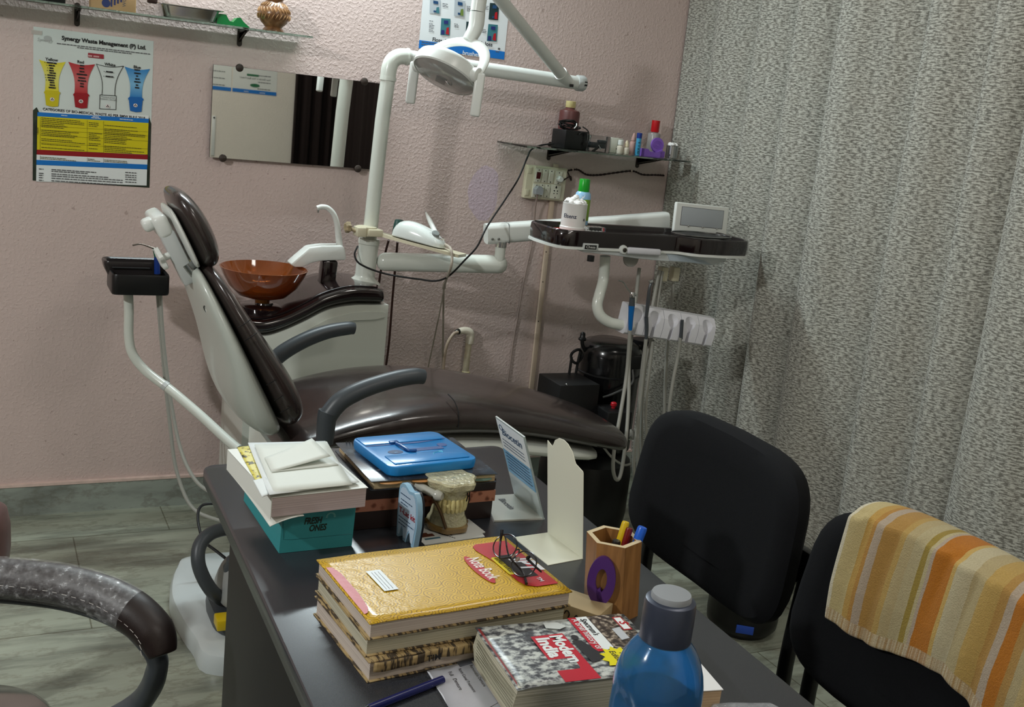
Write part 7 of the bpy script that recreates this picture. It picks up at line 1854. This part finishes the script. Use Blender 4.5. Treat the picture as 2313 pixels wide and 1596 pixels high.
def towel():
    _, M, pos, W, z0, z1 = ch2
    n = NT('towel_stripes'); uv = n.n('ShaderNodeTexCoord').outputs['UV']; s = n.n('ShaderNodeSeparateXYZ'); n.l(uv, s.inputs[0])
    v = n.coord()
    wob = n.math('ADD', s.outputs[0], n.math('MULTIPLY', n.math('SUBTRACT', n.noise(28, v, 3), .5), .012))
    A, BE, O, L, OL = (182, 142, 74), (186, 170, 126), (188, 116, 16), (186, 170, 150), (160, 138, 58)
    st = [(0, (222, 216, 192)), (.018, (202, 186, 134)), (.085, (196, 158, 80)), (.12, (186, 138, 62)), (.14, L), (.175, A), (.245, (190, 158, 88)), (.27, BE), (.315, (188, 176, 136)), (.36, OL), (.39, (194, 182, 140)), (.405, L), (.42, O), (.515, (206, 172, 96)), (.535, (200, 190, 156)), (.60, BE), (.66, (192, 160, 88)), (.73, A), (.765, L), (.80, O), (.85, A), (.89, BE), (.93, (198, 176, 120)), (.975, (222, 216, 196))]
    col = n.ramp(wob, st, 'CONSTANT')
    # border band across the hem
    hem = n.math('GREATER_THAN', s.outputs[1], .945)
    fine = n.noise(1.0, n.coord((1, 260, 1)), 2)
    col = n.mix(n.math('MULTIPLY', hem, .75), col, n.ramp(fine, [(.4, (176, 142, 96)), (.6, (216, 204, 176))]))
    pile = n.noise(420, v, 3, .7)
    col = n.mix(n.math('MULTIPLY', pile, .55), col, (150, 128, 92), 'MULTIPLY')
    n.set(Base_Color=col, Roughness=.95); n.b.inputs['Sheen Weight'].default_value = .05
    n.bump(n.math('ADD', pile, n.math('MULTIPLY', n.noise(60, v, 3), .8)), .7, .004)
    hz = (z1-z0)/2
    ya, yb = .185, -.235                                      # from far to near along the back
    def f(u, w):
        # u along the chair, w over the top from the back side (0) to the front hem (1)
        y = ya+(yb-ya)*u
        y += -.006*math.sin(w*5)*(1-u)
        cut = 1-.04-.0
        yy = y/(W/2)
        ztop = hz*(1-min(1, abs(yy*1.02))**4.2)**(1/4.2) if abs(yy) < .98 else hz*.5
        back, over = .28, .08
        drop_front = .180+.016*math.sin(u*7+.4)+.02*u
        L = back*.5+over+drop_front
        sdist = w*L
        wav = .006*math.sin(u*17+w*3)+.004*math.sin(u*31)
        if sdist < back*.5:
            z = ztop-(back*.5-sdist); p = pos(.050+abs(wav)*.5, y, z); 
        elif sdist < back*.5+over:
            a = (sdist-back*.5)/over*math.pi; p = pos(.013+.040*math.cos(a), y, ztop+.016*math.sin(a)); 
        else:
            dz = sdist-back*.5-over; p = pos(-.033-abs(wav)*.9-.010*min(1, dz*8), y-.10*dz*(1-u), ztop-dz)
        return p
    b = B(M); b.grid(f, 60, 60)
    ob = b.build('towel', n.m, o=tuple(M @ V3((0, -.02, .80))), solid=.005, subsurf=1)
    tag(ob, 'yellow and orange striped towel draped over the nearer black chair', 'towel')
towel()

def bin_():
    c = P(1675, 1395, Z=.03)
    t = thing('waste_bin', 'low round black bin with a blue tape tag under the first visitor chair', 'bin', (c.x, c.y, 0))
    r = .11
    B().lathe([(r*.80, 0), (r*.98, .025), (r, .05), (r, .235), (r*1.03, .24), (r*1.03, .252), (r*.97, .25), (r*.95, .06), (r*.2, .03)], (c.x, c.y, 0), seg=44).build('bin_body', BLACKP, t)
    d = (V3((0, 0, 0))-V3((c.x, c.y, 0))).normalized(); d = Matrix.Rotation(R(8), 3, 'Z') @ d
    o = V3((c.x, c.y, .045))+d*(r*1.005); U = V3((-d.y, d.x, 0))
    q = frame(o, U, (0, 0, 1)); q = q if (q.to_3x3() @ V3((0, 0, 1))).dot(d) > 0 else q @ Matrix.Rotation(math.pi, 4, 'Y')
    B(q).box((0, 0, 0), (.052, .026, .002), .0005).build('tape_tag', mat('blue_tape', (44, 84, 190), .5), t)
bin_()

# ------------------------------------------------------------------ executive chair at the left, seen by its arm
def swivel_chair():
    t = thing('swivel_chair', 'dark brown padded swivel chair with film-wrapped arm at the desk left side', 'chair', (-.05, 1.20, 0))
    G = lambda x, y, X: P(x, y, X=X)
    # arm pad: runs forward from the back of the chair, then bends down at the front
    H = lambda x, y, z: P(x, y, Z=z)
    path = [H(-160, 1292, .665), H(-60, 1300, .668), H(40, 1307, .668), H(140, 1320, .664), H(230, 1345, .656), H(300, 1382, .642), H(350, 1430, .618), H(368, 1480, .588)]
    B().tube(path, [.030, .033, .034, .035, .036, .037, .034, .022], 20, 7, up=(0, 0, 1), flat=.92).build('arm_pad', ARMPAD, t, subsurf=1)
    sp = spline(path, 8)
    # stitched seam on the near side of the pad
    b = B()
    for i in range(2, len(sp)-4):
        if i % 2: continue
        u = (sp[i+1]-sp[i-1]).normalized(); sd = u.cross(V3((0, 0, 1))).normalized()
        if sd.y > 0: sd = -sd
        k = .0355
        b.tube([sp[i]+sd*k+V3((0, 0, .004)), sp[i]+sd*k+V3((0, 0, .004))+u*.008], .0006, 4, 0)
    b.build('stitching', mat('thread_grey', (176, 172, 166), .7), t)
    # plastic frame below the pad that loops down and back
    low = [p+V3((0, 0, -.034)) for p in path[:6]]
    loop = low+[H(352, 1480, .566), H(352, 1520, .53), H(338, 1556, .49), H(310, 1590, .455), H(250, 1625, .43), H(150, 1660, .42), H(20, 1690, .42)]
    B().tube(loop, [.014]*6+[.022, .026, .027, .027, .026, .025, .024], 14, 7, flat=.7, up=None).build('arm_frame', GREYP, t)
    # cling film round the pad: a thin clear sleeve with wrinkles
    n = NT('cling_film'); v = n.coord()
    wr = n.noise(90, n.coord((1, 1, 1)), 4, .65)
    n.set(Base_Color=(.95, .97, 1, 1), Roughness=.12); n.b.inputs['Transmission Weight'].default_value = 0; n.b.inputs['Alpha'].default_value = .20
    n.b.inputs['Specular IOR Level'].default_value = 1.0; n.b.inputs['Coat Weight'].default_value = 1.0
    al = n.ramp(n.noise(70, v, 4, .7), [(.40, (70, 70, 70)), (.58, (110, 110, 110)), (.70, (190, 190, 190))]); n.l(al, n.b.inputs['Alpha'])
    n.bump(n.math('ADD', wr, n.noise(28, v, 3)), 1.0, .006)
    b = B(); b.tube(path[:6], [.0325, .0355, .0365, .0375, .0385, .0395], 20, 7, up=(0, 0, 1), flat=.94, cap=False); b.build('film_wrap', n.m, t)
    # seat, back and pedestal (mostly outside the photo)
    M = Matrix.Translation((-.12, 1.30, 0))
    s = P(120, 1584, Z=.50)
    B().loft([[V3((-.255+p[0], 1.365+p[1], z)) for p in rrect(.76*k, .56*k, .08*k, 5)] for z, k in ((.40, .92), (.41, 1.0), (.47, 1.0), (.49, .95), (.495, .6))]).build('seat', ARMPAD, t)
    B().loft([[V3((-.62+.03*(z-.5)*-2, 1.28+p[0], z))+V3((p[1], 0, 0)) for p in rrect(.48*k, .09, .04, 4)] for z, k in ((.50, .85), (.56, .95), (.8, 1.0), (1.05, .92), (1.12, .7))]).build('backrest', ARMPAD, t)
    B().cyl((-.95, .9, .10), (-.95, .9, .41), .03).build('pedestal', BLACKP, t)
    for k in range(5):
        a = R(20+72*k); e = V3((-.95+.28*math.cos(a), .9+.28*math.sin(a), .075)); 
        l = B().tube([(-.95, .9, .11), e], [.028, .018], 10, 0).build('base_leg', BLACKP, t)
        B().lathe([(.027, -.011), (.03, -.008), (.03, .008), (.027, .011)], e-V3((0, 0, .044)), (math.cos(a+1.57), math.sin(a+1.57), 0), 18).build('caster', BLACKM, l)
swivel_chair()

def stool():
    c = P(-62, 1215, Z=.46)
    t = thing('stool', 'round mauve brown stool at the far left below the waste poster', 'stool', (c.x, c.y, 0))
    r = P(25, 1205, Z=.46).x-c.x
    B().lathe([(r*.80, .395), (r*.96, .41), (r, .44), (r*.99, .49), (r*.90, .525), (r*.6, .545), (.01, .55)], (c.x, c.y, 0), seg=48).build('seat', leather('mauve_vinyl', (120, 92, 90), .35), t)
    B().cyl((c.x, c.y, .07), (c.x, c.y, .40), .026).build('pedestal', CHROME, t)
    B().lathe([(.155, 0), (.16, .006), (.14, .02), (.05, .035), (.026, .08)], (c.x, c.y, 0), seg=40).build('base_plate', CHROME, t)
stool()

# ------------------------------------------------------------------ the wall behind, as the mirror shows it
def rear_wall():
    U, V = V3((-1, 0, 0)), V3((0, 0, 1)); Y = YF+.0015
    for k, (x0, x1, lab) in enumerate(((1.775, 2.115, 'white poster with green mark on the front wall near the dark curtain'), (1.42, 1.765, 'white poster with blue strip on the front wall further from the curtain'))):
        t = thing('notice_poster', lab, 'poster', ((x0+x1)/2, YF, 1.38))
        b = B(); b.flat([(x0, Y, 1.378), (x1, Y, 1.378), (x1, Y, 1.86), (x0, Y, 1.86)]); b.build('sheet', mat('notice_paper', (214, 218, 212), .5), t)
        B().flat([(x0, Y+.001, 1.378), (x1, Y+.001, 1.378), (x1, Y+.001, 1.405), (x0, Y+.001, 1.405)]).build('blue_strip', BLUEP, t)
        if k == 0:
            B().text('www.              .com', .02, (x0+.17, Y+.002, 1.384), U, V).build('strip_lettering', PAPER, t)
            B().prism(ell(.075, .026, 20, 0, 0), .0005, (x0+.17, Y+.002, 1.44), (-1, 0, 0), (0, 0, 1)).box((x0+.15, Y+.002, 1.515), (.09, .001, .014)).build('green_mark', mat('notice_green', (16, 100, 60), .5), t)
            b = B(); b.text('Your Dentist Is Your Best Friend !', .018, (x0+.17, Y+.002, 1.485), U, V, width=.24); b.build('lettering', INK, t)
        for i in range(3): dashes(B(), (x1-.05, Y+.002, 1.415+.05*i), U, V, .10, .005, seed=i+k*5).build('small_print', INKG, t)
    t = thing('doorway_curtain', 'dark brown curtain across the doorway in the front corner', 'curtain', (2.43, YF, 0))
    b = B(); b.grid(lambda u, v: V3((2.246+.36*min(1, u*3.4), YF+.03+max(0, u-.294)*1.7, .02+2.2*v))+V3((-1 if u > .294 else 0, 0 if u > .294 else 1, 0))*(.018+.018*math.sin(u*80+.5)+.006*math.sin(u*190)), 160, 2); b.build('cloth', fabric('dark_brown_cloth', (30, 22, 20), .2), t, solid=.002)
    t = thing('door_latch', 'narrow white metal latch plate on the front wall', 'latch', P(480, 305, Y=2*WY-YF))
    q = P(479, 305, Y=2*WY-YF); x, z = q.x, q.z
    B().box((x, YF+.004, z), (.026, .006, .30), .001).build('plate', WHITE, t)
    B().cyl((x, YF+.006, z+.135), (x, YF+.009, z+.135), .007).build('screw', BLACKP, t)
rear_wall()
